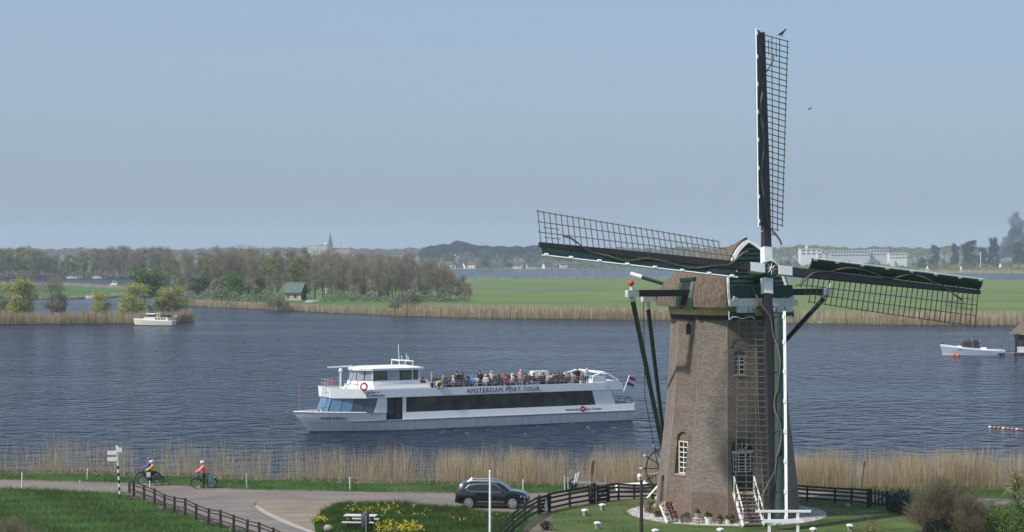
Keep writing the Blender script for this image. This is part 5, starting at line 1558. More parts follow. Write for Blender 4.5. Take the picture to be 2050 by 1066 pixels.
# ------------------------------------------------------------------ fences
def fence(posts, hts, rails, label, m, group=None, pw=.12, rw=.10, rt=.04, name='post_and_rail_fence', group_gap=None):
    root = empty(name, posts[0], 0, label, 'fence', group)
    b0 = posts[0]
    def shp(kind, i, j=0):
        return None
    for i, (p, h) in enumerate(zip(posts, hts)):
        q = p - b0; g = MB(); lx, ly = rng.normal(0, .03, 2)
        g.beam(q - ZZ * .15, q + ZZ * h + Vector((lx, ly, 0)), pw, pw, (0, 1, 0), pw * .92, pw * .92); g.build('post', m, root)
        if i == len(posts) - 1: break
        q2 = posts[i + 1] - b0
        for r in rails:
            a_ = q + ZZ * (h * r); c_ = q2 + ZZ * (hts[i + 1] * r)
            g = MB(); dn = Vector((0, -1, 0)) * (pw / 2 + rt / 2 + .003)
            dd = (c_ - a_).normalized() * .005
            g.beam(a_ + dn + dd, c_ + dn - dd, rt, rw, (0, 0, 1)); g.build('rail', m, root)
    return root
lf = [(259.5, 987.6), (268, 994.6), (289, 1001.7), (310, 1011), (330, 1020), (349, 1026), (371, 1031.5), (393, 1041), (418, 1051), (442.6, 1057), (468, 1065), (494, 1074), (520, 1083), (547, 1093), (577, 1104), (607, 1115)]
fence([P(*q) for q in lf], [.75, 1.05] + [1.0 + .05 * math.sin(i * 2) for i in range(14)], (.42, .74, .93), 'long dark post and rail fence beside the side road at the lower left', M['wood_dark'], pw=.15, rw=.07, rt=.035)
RL = (.22, .50, .76, .97)
fence([P(*q) for q in ((1002, 1092), (1027, 1066), (1052, 1046), (1077, 1031))], [1.12, 1.12, 1.12, 1.12], RL, 'dark garden fence slanting from the lower edge to the corner before the windmill', M['wood_dark'], 'garden fences round the windmill', pw=.14, rw=.13)
fence([P(*q) for q in ((1100, 1025), (1141, 1015.5), (1181, 1009))], [1.15, 1.12, 1.15], RL, 'dark garden fence between the corner gate and the driveway gate', M['wood_dark'], 'garden fences round the windmill', pw=.17, rw=.13)
fence([P(*q) for q in ((1219, 1003), (1238, 1001.5), (1270, 1000), (1306, 998.5), (1345, 997.5), (1400, 997))], [1.1, 1.1, .95, .95, .95, .95], RL, 'dark garden fence running behind the winding wheel to the windmill', M['wood_dark'], 'garden fences round the windmill', pw=.13, rw=.13)
fence([P(*q) for q in ((1520, 999), (1570, 1001), (1615.7, 1004), (1671, 1007.5), (1704, 1010), (1737, 1015))], [1.05, 1.05, 1.0, .98, 1.02, 1.1], RL, 'dark garden fence right of the windmill up to the wicket gate', M['wood_dark'], 'garden fences round the windmill', pw=.13, rw=.12)
fence([P(*q) for q in ((1781, 1023), (1800, 1030), (1820, 1039), (1842, 1050))], [1.05, .95, .9, .85], (.3, .62, .93), 'dark sagging fence right of the wicket gate beside the hedge', M['wood_dark'], 'garden fences round the windmill', pw=.11, rw=.10)
def gate(p, q, h, label, slats, m, cat='gate', pickets=False, diag=True, sh=.94):
    root = empty('garden_gate', p, 0, label, cat, 'dark gates in the garden fence'); d = q - p; u = d.normalized(); ln = d.length
    for e in (0.06, ln - .06):
        g = MB(); g.beam(u * e - ZZ * .1, u * e + ZZ * (h + .08), .14, .14, (0, 1, 0)); g.build('post', m, root)
    if pickets:
        n_ = slats
        for i in range(n_):
            x = .2 + (ln - .4) * i / (n_ - 1); g = MB(); g.beam(u * x + ZZ * .12 + Vector((0, -.05, 0)), u * x + ZZ * (h + .05) + Vector((0, -.05, 0)), .10, .04, (0, 1, 0)); g.build('picket', m, root)
        for z in (.3, h - .2):
            g = MB(); g.beam(u * .14 + ZZ * z, u * (ln - .14) + ZZ * z, .04, .10, (0, 0, 1)); g.build('rail', m, root)
    else:
        for i in range(slats):
            z = .15 + (h - .25) * i / (slats - 1); g = MB(); g.beam(u * .14 + ZZ * z, u * (ln - .14) + ZZ * z, .04, sh * (h - .2) / slats, (0, 0, 1)); g.build('slat', m, root)
    if diag:
        g = MB(); g.beam(u * .16 + ZZ * .2 + Vector((0, -.085, 0)), u * (ln - .16) + ZZ * (h - .15) + Vector((0, -.085, 0)), .03, .09, (0, 0, 1)); g.build('brace', m, root)
    return root
g1 = gate(P(1079, 1030.5), P(1099, 1025.3), 1.12, 'dark boarded gate at the fence corner with a white triangle sign', 5, M['wood_dark'])
g = MB(); pz_ = (P(1099, 1025.3) - P(1079, 1030.5)); c_ = pz_ * .62 + Vector((0, -.12, .55)); g.prism([c_ + Vector((-.16, 0, -.42)), c_ + Vector((.18, 0, -.42)), c_ + Vector((.06, 0, .42))], (0, .03, 0)); g.build('white_sign', M['mill_white'], g1)
gate(P(1184, 1008.6), P(1192, 1007.4), 1.25, 'narrow dark gate between two thick posts left of the driveway', 4, M['wood_dark'], diag=False)
gate(P(1195, 1006.8), P(1217, 1003.4), 1.05, 'dark boarded gate closing the driveway before the boat trailer', 4, M['wood_dark'])
gate(P(1740, 1016), P(1778, 1022), 1.12, 'black picket wicket gate with a diagonal brace right of the windmill', 5, M['mill_black'], pickets=True)

# white railing at the bottom edge
p = P(1568, 1086); d = p.y
rail = empty('white_railing', p, 0, 'white timber railing with two beams at the lower edge before the windmill', 'railing')
zt, z2_ = ZAT(1025, d), ZAT(1043, d)
def rx(px): return XAT(px, d) - p.x
for px in (1540, 1597):
    g = MB(); g.box((rx(px), 0, zt / 2 - .05), (.15, .15, zt - .02)); g.build('post', M['mill_white'], rail)
g = MB(); g.box((rx(1568), 0, zt + .03), (XAT(1624, d) - XAT(1513, d), .17, .12)); g.build('top_beam', M['mill_white'], rail)
g = MB(); g.box((rx(1568), -.12, z2_), (XAT(1608, d) - XAT(1528, d), .07, .20)); g.build('lower_beam', M['mill_white'], rail)
# plank bridge under it
pb = empty('plank_bridge', P(1572, 1068), 0, 'dark plank footbridge at the lower edge behind the white railing', 'bridge')
for i in range(9):
    g = MB(); g.box((0, -2.6 + i * .30, .07), (3.1, .27, .06)); g.build('plank', M['wood_dark'], pb)
for x in (-1.3, 1.3):
    g = MB(); g.box((x, -1.4, .02), (.12, 2.8, .05)); g.build('bearer', M['wood_dark'], pb)

# low white-capped bollards on the lawn
def lawn_light(px, py, label, s=1.0):
    o = empty('lawn_bollard', P(px, py), rng.uniform(0, 1), label, 'bollard', 'low white capped bollards on the mill lawn'); o.scale = (s, s, s)
    g = MB(); g.box((0, 0, .13), (.20, .20, .28)); g.build('base', M['stone'], o)
    g = MB(); g.lathe([(.20, .27), (.22, .29), (.22, .36), (.10, .42)], (0, 0, 0), 4, Matrix.Rotation(R(45), 3, 'Z')); g.build('cap', M['mill_white'], o)
for px, py, lab in ((1206, 1022, 'low white bollard nearest the driveway gate'), (1171, 1033, 'low white bollard at the edge of the earth path'), (1196, 1059, 'low white bollard on the lawn left of the lamp post'), (1312, 1074, 'low white bollard cut by the lower edge right of the lamp post'),
                    (1442, 1072, 'low white bollard at the lower edge before the flower pots'), (1628, 1071, 'low white bollard right of the white railing'), (1701, 1064, 'low white bollard on the lawn far right of the white railing')):
    lawn_light(px, py, lab)
def boulder(px, py, r, label, m=M['stone'], seed=0):
    g = MB(); rr = random.Random(seed); o = None
    bm = bmesh.new(); bmesh.ops.create_icosphere(bm, subdivisions=2, radius=1)
    for v in bm.verts: v.co *= 1 + rr.uniform(-.12, .12)
    for v in bm.verts: v.co = Vector((v.co.x * r[0], v.co.y * r[1], v.co.z * r[2]))
    me = bpy.data.meshes.new('boulder'); bm.to_mesh(me); bm.free(); me.materials.append(m); me.polygons.foreach_set('use_smooth', [True] * len(me.polygons))
    o = link_mesh('boulder', me); o.location = P(px, py) + ZZ * r[2] * .6; tag(o, label, 'boulder')
boulder(657, 1064, (.30, .26, .24), 'pale rounded boulder beside the picnic table', seed=1)
boulder(1697, 1016, (.20, .2, .15), 'small grey stone on the lawn behind the other right stone', seed=2)
boulder(1736, 1039, (.22, .2, .16), 'small grey stone on the lawn below the wicket gate', seed=3)

# picnic table and bin
pt = P(722, 1058); pn = empty('picnic_table', pt, R(-7), 'weathered grey picnic table with attached benches in the grass', 'picnic table')
for i in range(5):
    g = MB(); g.box((0, -.30 + i * .155, .76), (1.9, .14, .045)); g.build('table_board', M['galv'], pn)
for sg in (-1, 1):
    for i in range(2):
        g = MB(); g.box((0, sg * (.72 + i * .15), .45), (1.9, .14, .045)); g.build('bench_board', M['galv'], pn)
for x in (-.65, .65):
    for sg in (-1, 1):
        g = MB(); g.beam((x, sg * .18, .73), (x, sg * .75, 0), .07, .10, (1, 0, 0)); g.build('leg', M['wood_dark'], pn)
    g = MB(); g.box((x + .07, 0, .39), (.05, 1.7, .09)); g.build('bearer', M['wood_dark'], pn)
bn = empty('litter_bin', P(731, 1066), 0, 'dark grey round litter bin on a pale post before the picnic table', 'litter bin')
M['bin'] = mat('dark_grey_bin', (.06, .065, .07), .6, .2)
g = MB(); g.lathe([(.20, .28), (.23, .32), (.24, 1.02), (.20, 1.10), (.10, 1.14)], (0, 0, 0), 14); g.build('drum', M['bin'], bn, smooth=True)
g = MB(); g.tube([(.08, -.26, -.1), (.08, -.26, 1.0)], .035, 6); g.build('post', M['steel'], bn)

# boat trailer behind the gate, small white rowing boat
tr = empty('boat_trailer', P(1178, 981), R(-12), 'empty galvanised boat trailer parked on the verge behind the gates', 'trailer')
g = MB()
g.beam((-1.2, -.5, .5), (1.5, 0, .45), .08); g.beam((-1.2, .5, .5), (1.5, 0, .45), .08); g.beam((-1.2, -.75, .45), (-1.2, .75, .45), .08); g.beam((-.2, -.45, .48), (-.2, .45, .48), .07)
g.build('frame', M['steel'], tr)
for sg in (-1, 1):
    g = MB(); g.torus((-1.2, sg * .85, .32), .22, .09, Matrix(((1, 0, 0), (0, 0, 1), (0, -1, 0))), 18, 6); g.build('wheel', M['black'], tr, smooth='all')
    g = MB(); g.beam((-.9, sg * .4, .5), (-.75, sg * .5, 1.15), .06); g.build('support', M['mill_white'], tr)
g = MB(); g.beam((1.2, 0, .45), (1.1, 0, 1.0), .07); g.build('winch_post', M['steel'], tr)
def skiff(px, py, rz, label, L=2.2):
    o = empty('rowing_boat', P(px, py), rz, label, 'rowing boat'); g = MB(); secs = []
    for x, w in ((-1.5, .45), (-.8, .6), (0, .65), (.8, .5), (1.3, .25), (1.52, .03)):
        x *= L / 3; secs.append([Vector((x, -w, .48 + .06 * abs(x))), Vector((x, -w * .7, .12)), Vector((x, 0, .04)), Vector((x, w * .7, .12)), Vector((x, w, .48 + .06 * abs(x))), Vector((x, w * .86, .42)), Vector((x, 0, .2)), Vector((x, -w * .86, .42))])
    g.loft(secs); g.build('hull', M['mill_white'], o)
    for x in (-.7, .3):
        g = MB(); g.box((x, 0, .42), (.22, 1.0, .03)); g.build('thwart', M['wood_grey'], o)
skiff(1266, 984, R(20), 'small white rowing boat on the verge behind the garden fence')
skiff(1297, 963, R(5), 'white rowing boat lying behind the winding wheel near the reeds', 2.6)

# plants and pots along the foot of the mill
M['terracotta'] = mat('terracotta', (.24, .10, .06), .85, .2, 6); M['zinc'] = mat('zinc_pot', (.40, .41, .40), .5, .15, 5, metal=.3)
M['leaf_g'] = leaf_mat('pot_leaves', (.05, .09, .02), (.10, .15, .04)); M['leaf_r'] = leaf_mat('red_brown_leaves', (.12, .04, .03), (.26, .12, .08)); M['petal_w'] = mat('pale_petals', (.62, .55, .52), .8, .15)
def tuft(n, r, h, c=(0, 0, 0), s=.07):
    """loose leaves filling a small dome"""
    ph = rng.uniform(0, 2 * np.pi, n); rr = r * np.sqrt(rng.uniform(0, 1, n)); zz = rng.uniform(.05, 1, n) * h * np.sqrt(np.maximum(0, 1.05 - (rr / r) ** 2))
    ctr = np.stack([rr * np.cos(ph), rr * np.sin(ph), zz], 1) + np.array(c)
    a = rng.normal(size=(n, 3)); a /= np.linalg.norm(a, axis=1)[:, None]; b_ = np.cross(a, rng.normal(size=(n, 3))); b_ /= np.linalg.norm(b_, axis=1)[:, None]
    sz = s * rng.uniform(.6, 1.4, n)[:, None]
    V = np.stack([ctr - a * sz, ctr + b_ * sz * .6, ctr + a * sz, ctr - b_ * sz * .6], 1).reshape(-1, 3)
    return V, np.arange(4 * n).reshape(n, 4)
def pot(px, py, kind, label, leaf='leaf_g', s=1.0):
    o = empty('planter' if kind == 'box' else 'flower_pot', P(px, py), rng.uniform(-.3, .3), label, 'planter' if kind == 'box' else 'flower pot', 'pots and planters at the foot of the windmill'); o.scale = (s, s, s)
    if kind == 'box':
        for i in range(3):
            g = MB(); g.box((0, -.2, .09 + i * .13), (.62, .03, .12)); g.build('board', M['wood_grey'], o)
        g = MB(); g.box((0, 0, .2), (.6, .36, .38)); g.build('box', M['wood_dark'], o); zt_ = .38; r_ = .26
    elif kind == 'zinc':
        g = MB(); g.lathe([(.13, .32), (.2, .62), (.21, .64)], (0, 0, 0), 12); g.build('bucket', M['zinc'], o)
        for x, y in ((-.18, -.18), (.18, -.18), (.18, .18), (-.18, .18)):
            g = MB(); g.box((x, y, .15), (.05, .05, .30)); g.build('leg', M['galv'], o)
        g = MB(); g.box((0, 0, .305), (.46, .46, .03)); g.build('stand_top', M['galv'], o); zt_ = .62; r_ = .2
    else:
        g = MB(); g.lathe([(.11, 0), (.17, .26), (.19, .27), (.19, .32)], (0, 0, 0), 12); g.build('pot', M['terracotta'] if kind == 'clay' else M['mill_white'], o); zt_ = .30; r_ = .18
    V, Fc = tuft(60, r_, .28, (0, 0, zt_)); link_mesh('plant', np_mesh('plant', V, Fc, M[leaf]), o)
pot(1374, 1047, 'box', 'weathered wooden planter box beside the white plant steps'); pot(1396, 1048.5, 'zinc', 'grey zinc bucket of greenery on a small stool')
pot(1418, 1049, 'white', 'white pot with dark plant right of the zinc bucket', s=1.3); pot(1442, 1050, 'clay', 'clay pot right of the white pot by the mill foot'); pot(1456, 1050, 'white', 'small white pot at the front corner of the windmill', s=.9); pot(1466, 1049, 'clay', 'clay pot nearest the door stairs')
# white plant steps with flowers
pl = empty('plant_steps', P(1342, 1046), R(28), 'white stepped plant stand with red flower pots leaning by the mill', 'plant stand')
for x in (-.45, .45):
    g = MB(); g.beam((x, -.35, 0), (x, .45, 1.0), .06, .12); g.build('stringer', M['mill_white'], pl)
for i in range(4):
    g = MB(); g.box((0, -.25 + i * .20, .16 + i * .24), (.86, .16, .04)); g.build('shelf', M['mill_white'], pl)
i = 0
for st in range(4):
    for x in (-.28, .0, .28):
        pp = Matrix.Rotation(R(28), 3, 'Z') @ Vector((x, -.25 + st * .2, 0)) + P(1342, 1046) + ZZ * (.185 + st * .24)
        o = empty('flower_pot', pp, 0, 'small clay flower pot with reddish plant on the white plant steps', 'flower pot', 'flower pots on the white plant steps')
        g = MB(); g.lathe([(.06, 0), (.09, .13)], (0, 0, 0), 8); g.build('pot', M['terracotta'], o)
        V, Fc = tuft(26, .13, .2, (0, 0, .12), .06); link_mesh('plant', np_mesh('plant', V, Fc, M['leaf_r'] if (i % 3) else M['petal_w']), o); i += 1

# loose pebbles of the ring
n_ = 5000; a_ = rng.uniform(0, 2 * np.pi, n_); r_ = rng.uniform(4.45, 6.1, n_)
cx, cy = MILL.x + r_ * np.cos(a_), MILL.y + r_ * np.sin(a_) * .985; sz = rng.uniform(.035, .075, n_)
oc_ = np.array([(1, 0, 0), (0, 1, 0), (-1, 0, 0), (0, -1, 0), (0, 0, .7), (0, 0, -.3)]); of_ = np.array([(0, 1, 4), (1, 2, 4), (2, 3, 4), (3, 0, 4)])
ct_, st_ = np.cos(a_ * 7), np.sin(a_ * 7)
Vp = np.stack([cx[:, None] + sz[:, None] * (oc_[:, 0] * ct_[:, None] - oc_[:, 1] * st_[:, None]), cy[:, None] + sz[:, None] * (oc_[:, 0] * st_[:, None] + oc_[:, 1] * ct_[:, None]), .015 + sz[:, None] * oc_[:, 2]], -1).reshape(-1, 3)
Fp = (np.arange(n_)[:, None, None] * 6 + of_[None]).reshape(-1, 3)
PB = [mat('pebble_pale', (.56, .54, .50), .8, .1), mat('pebble_grey', (.34, .33, .31), .8, .1), mat('pebble_brown', (.30, .25, .20), .8, .1)]
tag(link_mesh('pebbles', np_mesh('pebbles', Vp, Fp, PB, np.repeat(rng.choice(3, n_, p=(.5, .35, .15)), 4))), 'loose pale and grey pebbles round the foot of the windmill', kind='stuff')
# ------------------------------------------------------------------ vegetation
def leaves(ctr, size, up=None, aspect=.6):
    n = len(ctr)
    a = rng.normal(size=(n, 3)); a /= np.linalg.norm(a, axis=1)[:, None]
    b_ = np.cross(a, rng.normal(size=(n, 3))); b_ /= np.linalg.norm(b_, axis=1)[:, None]
    sz = (size * rng.uniform(.6, 1.4, n))[:, None]
    V = np.stack([ctr - a * sz, ctr + b_ * sz * aspect, ctr + a * sz, ctr - b_ * sz * aspect], 1)
    return V.reshape(-1, 3), np.arange(4 * n).reshape(n, 4)
def twigs(p0, dirs, ln, w):
    n = len(p0); s = np.cross(dirs, rng.normal(size=(n, 3))); s /= np.linalg.norm(s, axis=1)[:, None]
    e = p0 + dirs * ln[:, None]
    V = np.stack([p0 - s * w, p0 + s * w, e + s * w * .25, e - s * w * .25], 1)
    return V.reshape(-1, 3), np.arange(4 * n).reshape(n, 4)
def crown_blobs(H, r, base, nb, seed):
    q = np.random.default_rng(seed); out = []
    for i in range(nb):
        z = base + (H - base) * q.uniform(.08, .93); f = (z - base) / (H - base)
        rad_ = r * math.sqrt(max(.05, 1 - (2 * f - .85) ** 2 * .75)); a_ = q.uniform(0, 2 * math.pi); d = rad_ * q.uniform(.2, .72)
        out.append((d * math.cos(a_), d * math.sin(a_), z, r * q.uniform(.28, .48)))
    return out
def trunk_mesh(H, r, base, blobs, tr, m, seed, limbs=9):
    q = np.random.default_rng(seed); g = MB()
    bend = [(q.normal(0, .12) * i, q.normal(0, .12) * i, H * .72 * i / 4) for i in range(5)]
    bend[0] = (0, 0, -.3)
    g.tube(bend, [tr, tr * .8, tr * .6, tr * .42, tr * .2], 6)
    for b_ in blobs[:limbs]:
        z0 = max(H * .15, b_[2] - H * .22); f = min(1, z0 / (H * .72)) * 4; i = min(int(f), 3); t = f - i
        s = Vector(bend[i]).lerp(Vector(bend[i + 1]), t); e = Vector(b_[:3]); md_ = s.lerp(e, .5) + Vector((q.normal(0, .2), q.normal(0, .2), -.1 * H / 10))
        g.tube([s, md_, e], [tr * .38, tr * .26, tr * .08], 5, cap=False)
    return g.mesh('trunk', m, smooth='all')
def blob_pts(blobs, n, seed, shell=.55):
    q = np.random.default_rng(seed); b_ = np.array(blobs); w = b_[:, 3] ** 2; k_ = q.choice(len(b_), n, p=w / w.sum())
    d = q.normal(size=(n, 3)); d /= np.linalg.norm(d, axis=1)[:, None]
    r = (shell + (1 - shell) * q.uniform(0, 1, n)) * b_[k_, 3]
    return b_[k_, :3] + d * r[:, None] * np.array([1, 1, .85]), d
BARK = mat('grey_brown_bark', (.075, .062, .05), .9, .3, 3)
LM = {
 'bare': leaf_mat('brown_twigs', (.24, .19, .135), (.32, .26, .185), .22), 'red': leaf_mat('red_brown_buds', (.26, .195, .125), (.36, .275, .175), .2),
 'olive': leaf_mat('olive_spring_leaves', (.185, .195, .072), (.27, .28, .105), .22), 'spring': leaf_mat('yellow_green_leaves', (.23, .26, .07), (.33, .35, .10), .2),
 'willow': leaf_mat('yellow_willow_leaves', (.36, .38, .10), (.48, .49, .15), .10), 'green': leaf_mat('mid_green_leaves', (.075, .125, .036), (.115, .18, .052), .2),
 'fresh': leaf_mat('fresh_green_leaves', (.12, .20, .045), (.18, .27, .065), .12), 'dark': leaf_mat('dark_evergreen', (.030, .045, .040), (.05, .065, .055), .2),
 'grey': leaf_mat('grey_green_leaves', (.175, .20, .125), (.25, .275, .165), .2)}
PROTO = {}
def make_proto(key, H, r, base, nb, n_leaf, ls, lm, n_twig=0, tl=1.4, tw=.05, tm='bare', tr=.22, seed=0, limbs=9, shell=.45):
    bl = crown_blobs(H, r, base, nb, seed)
    tm_ = trunk_mesh(H, r, base, bl, tr, BARK, seed, limbs)
    Vs, Fs, mi, off = [], [], [], 0
    if n_twig:
        c, d = blob_pts(bl, n_twig, seed + 1, .2)
        dr = d * .6 + np.array([0, 0, .75]) + rng.normal(0, .3, (n_twig, 3)); dr /= np.linalg.norm(dr, axis=1)[:, None]
        V, Fc = twigs(c, dr, tl * rng.uniform(.5, 1.2, n_twig), tw); Vs.append(V); Fs.append(Fc + off); mi.append(np.zeros(len(Fc))); off += len(V)
    if n_leaf:
        c, d = blob_pts(bl, n_leaf, seed + 2, shell)
        V, Fc = leaves(c, ls); Vs.append(V); Fs.append(Fc + off); mi.append(np.ones(len(Fc)))
    cm = np_mesh('crown', np.concatenate(Vs), np.concatenate(Fs), [LM[tm], LM[lm]], np.concatenate(mi))
    PROTO[key] = (tm_, cm, H)
# two shapes of each kind
for s_ in range(3):
    make_proto(('bare', s_), 16, 3.9, 2.6, 30, 420, .16, 'red', 1500, 1.6, .040, 'bare', .20, 10 + s_, 18, .1)
    make_proto(('olive', s_), 16, 4.0, 1.8, 30, 1500, .21, 'olive', 900, 1.6, .040, 'bare', .22, 20 + s_, 16, .15)
    make_proto(('spring', s_), 17, 3.9, 1.8, 30, 2100, .23, 'spring', 600, 1.5, .040, 'bare', .22, 30 + s_, 16, .2)
    make_proto(('green', s_), 11, 3.9, .3, 28, 1900, .27, 'green', 0, tr=.22, seed=40 + s_)
    make_proto(('grey', s_), 10, 3.6, .3, 26, 1500, .28, 'grey', 300, 1.4, .05, 'bare', .2, 50 + s_)
for s_ in range(2):
    make_proto(('willow', s_), 8, 3.3, .0, 34, 5200, .14, 'willow', 700, 1.2, .03, 'bare', .24, 60 + s_, shell=.2)
    make_proto(('fresh', s_), 9, 4.4, .4, 30, 2200, .26, 'fresh', 0, tr=.3, seed=70 + s_)
    make_proto(('dark', s_), 20, 6.0, 0, 36, 6500, .38, 'dark', 0, tr=.4, seed=80 + s_, shell=.1)
    make_proto(('bush', s_), 3.4, 2.3, .15, 14, 1100, .13, 'grey', 500, .8, .018, 'bare', .06, 90 + s_, 10)
rt = random.Random(11)
def tree(kind, px, d, z, top_py=None, h=None, wide=1.0, label='', group=None, name='tree', cat='tree'):
    keys = [k_ for k_ in PROTO if k_[0] == kind]; tm_, cm, H = PROTO[rt.choice(keys)]
    h = h if h is not None else ZAT(top_py, d) - z
    s = h / H
    o = empty(name, (XAT(px, d), d, z), rt.uniform(0, 6.28), label, cat, group); o.scale = (s * wide, s * wide, s)
    link_mesh('trunk', tm_, o); link_mesh('crown', cm, o)
    return o
# -- left far wood across the channel
tops = [(0, 492), (45, 488), (75, 492), (100, 505), (130, 508), (180, 496), (215, 490), (260, 487), (300, 492), (335, 496)]
def top_at(px, tb): return float(np.interp(px, [t[0] for t in tb], [t[1] for t in tb]))
kinds_l = ['spring', 'olive', 'olive', 'spring', 'bare', 'olive', 'bare']
LAB_L = {'spring': 'yellow green tree in the wood beyond the far left quay', 'olive': 'olive budding tree in the wood beyond the far left quay', 'bare': 'bare brown tree in the wood beyond the far left quay'}
for row, (d0, n_, dz) in enumerate(((1290, 22, 10), (1312, 20, 5), (1340, 20, 0))):
    for i in range(n_):
        px = -25 + 370 * (i + rt.uniform(.15, .85)) / n_; kd = rt.choice(kinds_l)
        tree(kd, px, d0 + rt.uniform(-8, 8), LZ, top_at(px, tops) + dz + rt.uniform(-2, 7), wide=rt.uniform(.95, 1.35), label=LAB_L[kd].split(' in the')[0] + (' in the front row', ' in the middle row', ' in the back row')[row] + ' of the far wood ' + ('at the left edge' if px < 40 else 'above the leftmost willow' if px < 90 else 'above the quay boats' if px < 165 else 'above the channel cruiser' if px < 250 else 'above the fresh green tree'), group='trees in the far left wood')
# -- big middle wood on the polder side
tops2 = [(320, 500), (380, 503), (430, 497), (480, 494), (520, 500), (560, 498), (620, 500), (680, 505), (740, 508), (800, 507), (860, 514), (900, 530), (935, 550)]
LAB_M = {'spring': 'yellow green tree in the middle wood across the river', 'olive': 'olive budding tree in the middle wood across the river', 'bare': 'bare brown tree in the middle wood across the river', 'green': 'green leafy tree low in the middle wood', 'grey': 'grey green tree low in the middle wood'}
def kind_m(px):
    u = rt.random()
    if px < 420: return 'olive' if u < .6 else ('bare' if u < .75 else 'spring')
    if px < 640: return 'spring' if u < .32 else ('olive' if u < .75 else 'bare')
    return 'bare' if u < .8 else 'olive'
for row, (py_b, n_, dz, x0, x1) in enumerate(((577, 17, -2, 325, 905), (584, 20, -1, 325, 920), (590, 20, 3, 330, 930), (596, 22, 7, 400, 940), (601, 20, 13, 620, 945))):
    for i in range(n_):
        px = x0 + (x1 - x0) * (i + rt.uniform(.2, .8)) / n_
        b_ = P(px, py_b + rt.uniform(-2, 2), LZ); kd = kind_m(px)
        zn = ('above the white yacht' if px < 430 else 'left of the hut' if px < 560 else 'behind the hut' if px < 640 else 'right of the hut' if px < 760 else 'behind the round bush' if px < 850 else 'at its right end')
        rn = ('in the back row', 'in the fourth row', 'in the third row', 'in the second row', 'in the front row')[row]
        tree(kd, px, b_.y, LZ, top_at(px, tops2) + dz + rt.uniform(-2, 8), wide=rt.uniform(.85, 1.15), label=LAB_M[kd].split(' in the')[0] + ' ' + rn + ' of middle wood ' + zn, group='trees in the middle wood')
for px, py, tp, kd in ((405, 600, 548, 'green'), (432, 601, 556, 'grey'), (470, 602, 545, 'fresh'), (445, 603, 560, 'green'), (498, 602, 556, 'olive'), (520, 603, 558, 'green'), (540, 600, 560, 'bare'), (360, 598, 540, 'olive'), (385, 600, 548, 'grey'), (725, 601, 572, 'green'), (770, 602, 566, 'grey'), (850, 602, 568, 'green'), (885, 604, 575, 'grey'), (915, 602, 560, 'bare'), (932, 601, 566, 'bare')):
    b_ = P(px, py, LZ); tree(kd, px, b_.y, LZ, tp, wide=1.2, label=('leftmost ' if px < 410 else 'left of the hut, ' if px < 560 else 'right of the hut, ' if px < 800 else 'toward the right end, ') + {'green': 'green understorey tree at the front edge of the middle wood', 'grey': 'grey green understorey tree at the front edge of the middle wood', 'fresh': 'bright green tree at the front edge of the middle wood', 'olive': 'olive understorey tree at the front edge of the middle wood', 'bare': 'small bare tree at the front edge of the middle wood'}[kd], group='understorey trees of the middle wood')
# -- island and channel trees, one by one
for px, py, tp, kd, wd, lab in ((38, 641, 560, 'willow', 1.45, 'yellow willow on the reed island, leftmost'), (104, 639, 556, 'bare', 1.7, 'dark bare tree on the reed island between two willows'), (122, 638, 585, 'grey', 1.0, 'low grey green tree right of the bare island tree'), (3, 639, 572, 'grey', 1.1, 'grey green tree on the reed island at the left edge'),
                            (203, 643, 585, 'willow', 1.15, 'narrow yellow willow bush on the island left of the white yacht'), (267, 639, 569, 'willow', 1.45, 'round yellow green willow behind the white yacht'), (343, 640, 575, 'willow', 1.5, 'willow at the right tip of the reed island'), (322, 640, 580, 'grey', .9, 'grey green tree beside the willow at the island tip'),
                            (290, 606, 537, 'fresh', 1.35, 'large fresh green tree on the bank behind the white yacht'), (312, 606, 545, 'fresh', 1.0, 'fresh green tree right of the large one on the bank')):
    b_ = P(px, py, LZ); tree(kd, px, b_.y, LZ, tp, wide=wd, label=lab)
# -- riverside bushes
for px, py, tp, wd, lab in ((560, 621, 592, 1.25, 'grey green bush on the far bank left before the hut'), (548, 620, 599, 1.5, 'lower grey green bush left beside the one before the hut'), (812, 629, 585, 1.5, 'round grey green willow bush on the far bank right of the hut'), (795, 628, 597, 1.3, 'smaller grey green bush left of the round willow bush'), (888, 604, 588, 1.0, 'small bush at the foot of the middle wood')):
    b_ = P(px, py, LZ); tree('bush', px, b_.y, LZ, tp, wide=wd, label=lab, name='bush', cat='bush')
# -- far shore behind the inner lake
LAB_F = {'spring': 'pale green tree on the far shore', 'olive': 'olive tree on the far shore', 'bare': 'bare brown tree on the far shore', 'green': 'green tree on the far shore', 'grey': 'grey green tree on the far shore'}
for i in range(34):
    px = 880 + 560 * (i + rt.random()) / 34; kd = rt.choice(['bare', 'olive', 'bare', 'grey']); d = rt.uniform(2080, 2300)
    tree(kd, px, d, LZ, 507 + rt.uniform(-4, 8) - (5 if px > 1080 else 0), wide=rt.uniform(1.1, 1.6), label=LAB_F[kd] + ' behind the houses', group='trees on the far shore')
for i in range(54):
    px = 1555 + 500 * (i + rt.random()) / 54; kd = rt.choice(['spring', 'olive', 'olive', 'grey', 'green']); d = rt.uniform(1700, 1900)
    tree(kd, px, d, LZ, 522 + rt.uniform(-6, 8) + (4 if 1600 < px < 1820 else 0), wide=rt.uniform(1.0, 1.5), label=LAB_F[kd] + ' right of the windmill', group='trees on the far shore right of the windmill')
tree('fresh', 971, 1990, LZ, 504, wide=1.0, label='round light green tree among the far shore houses'); tree('fresh', 1012, 1990, LZ, 508, wide=.62, label='narrow light green tree right of the round one on the far shore')
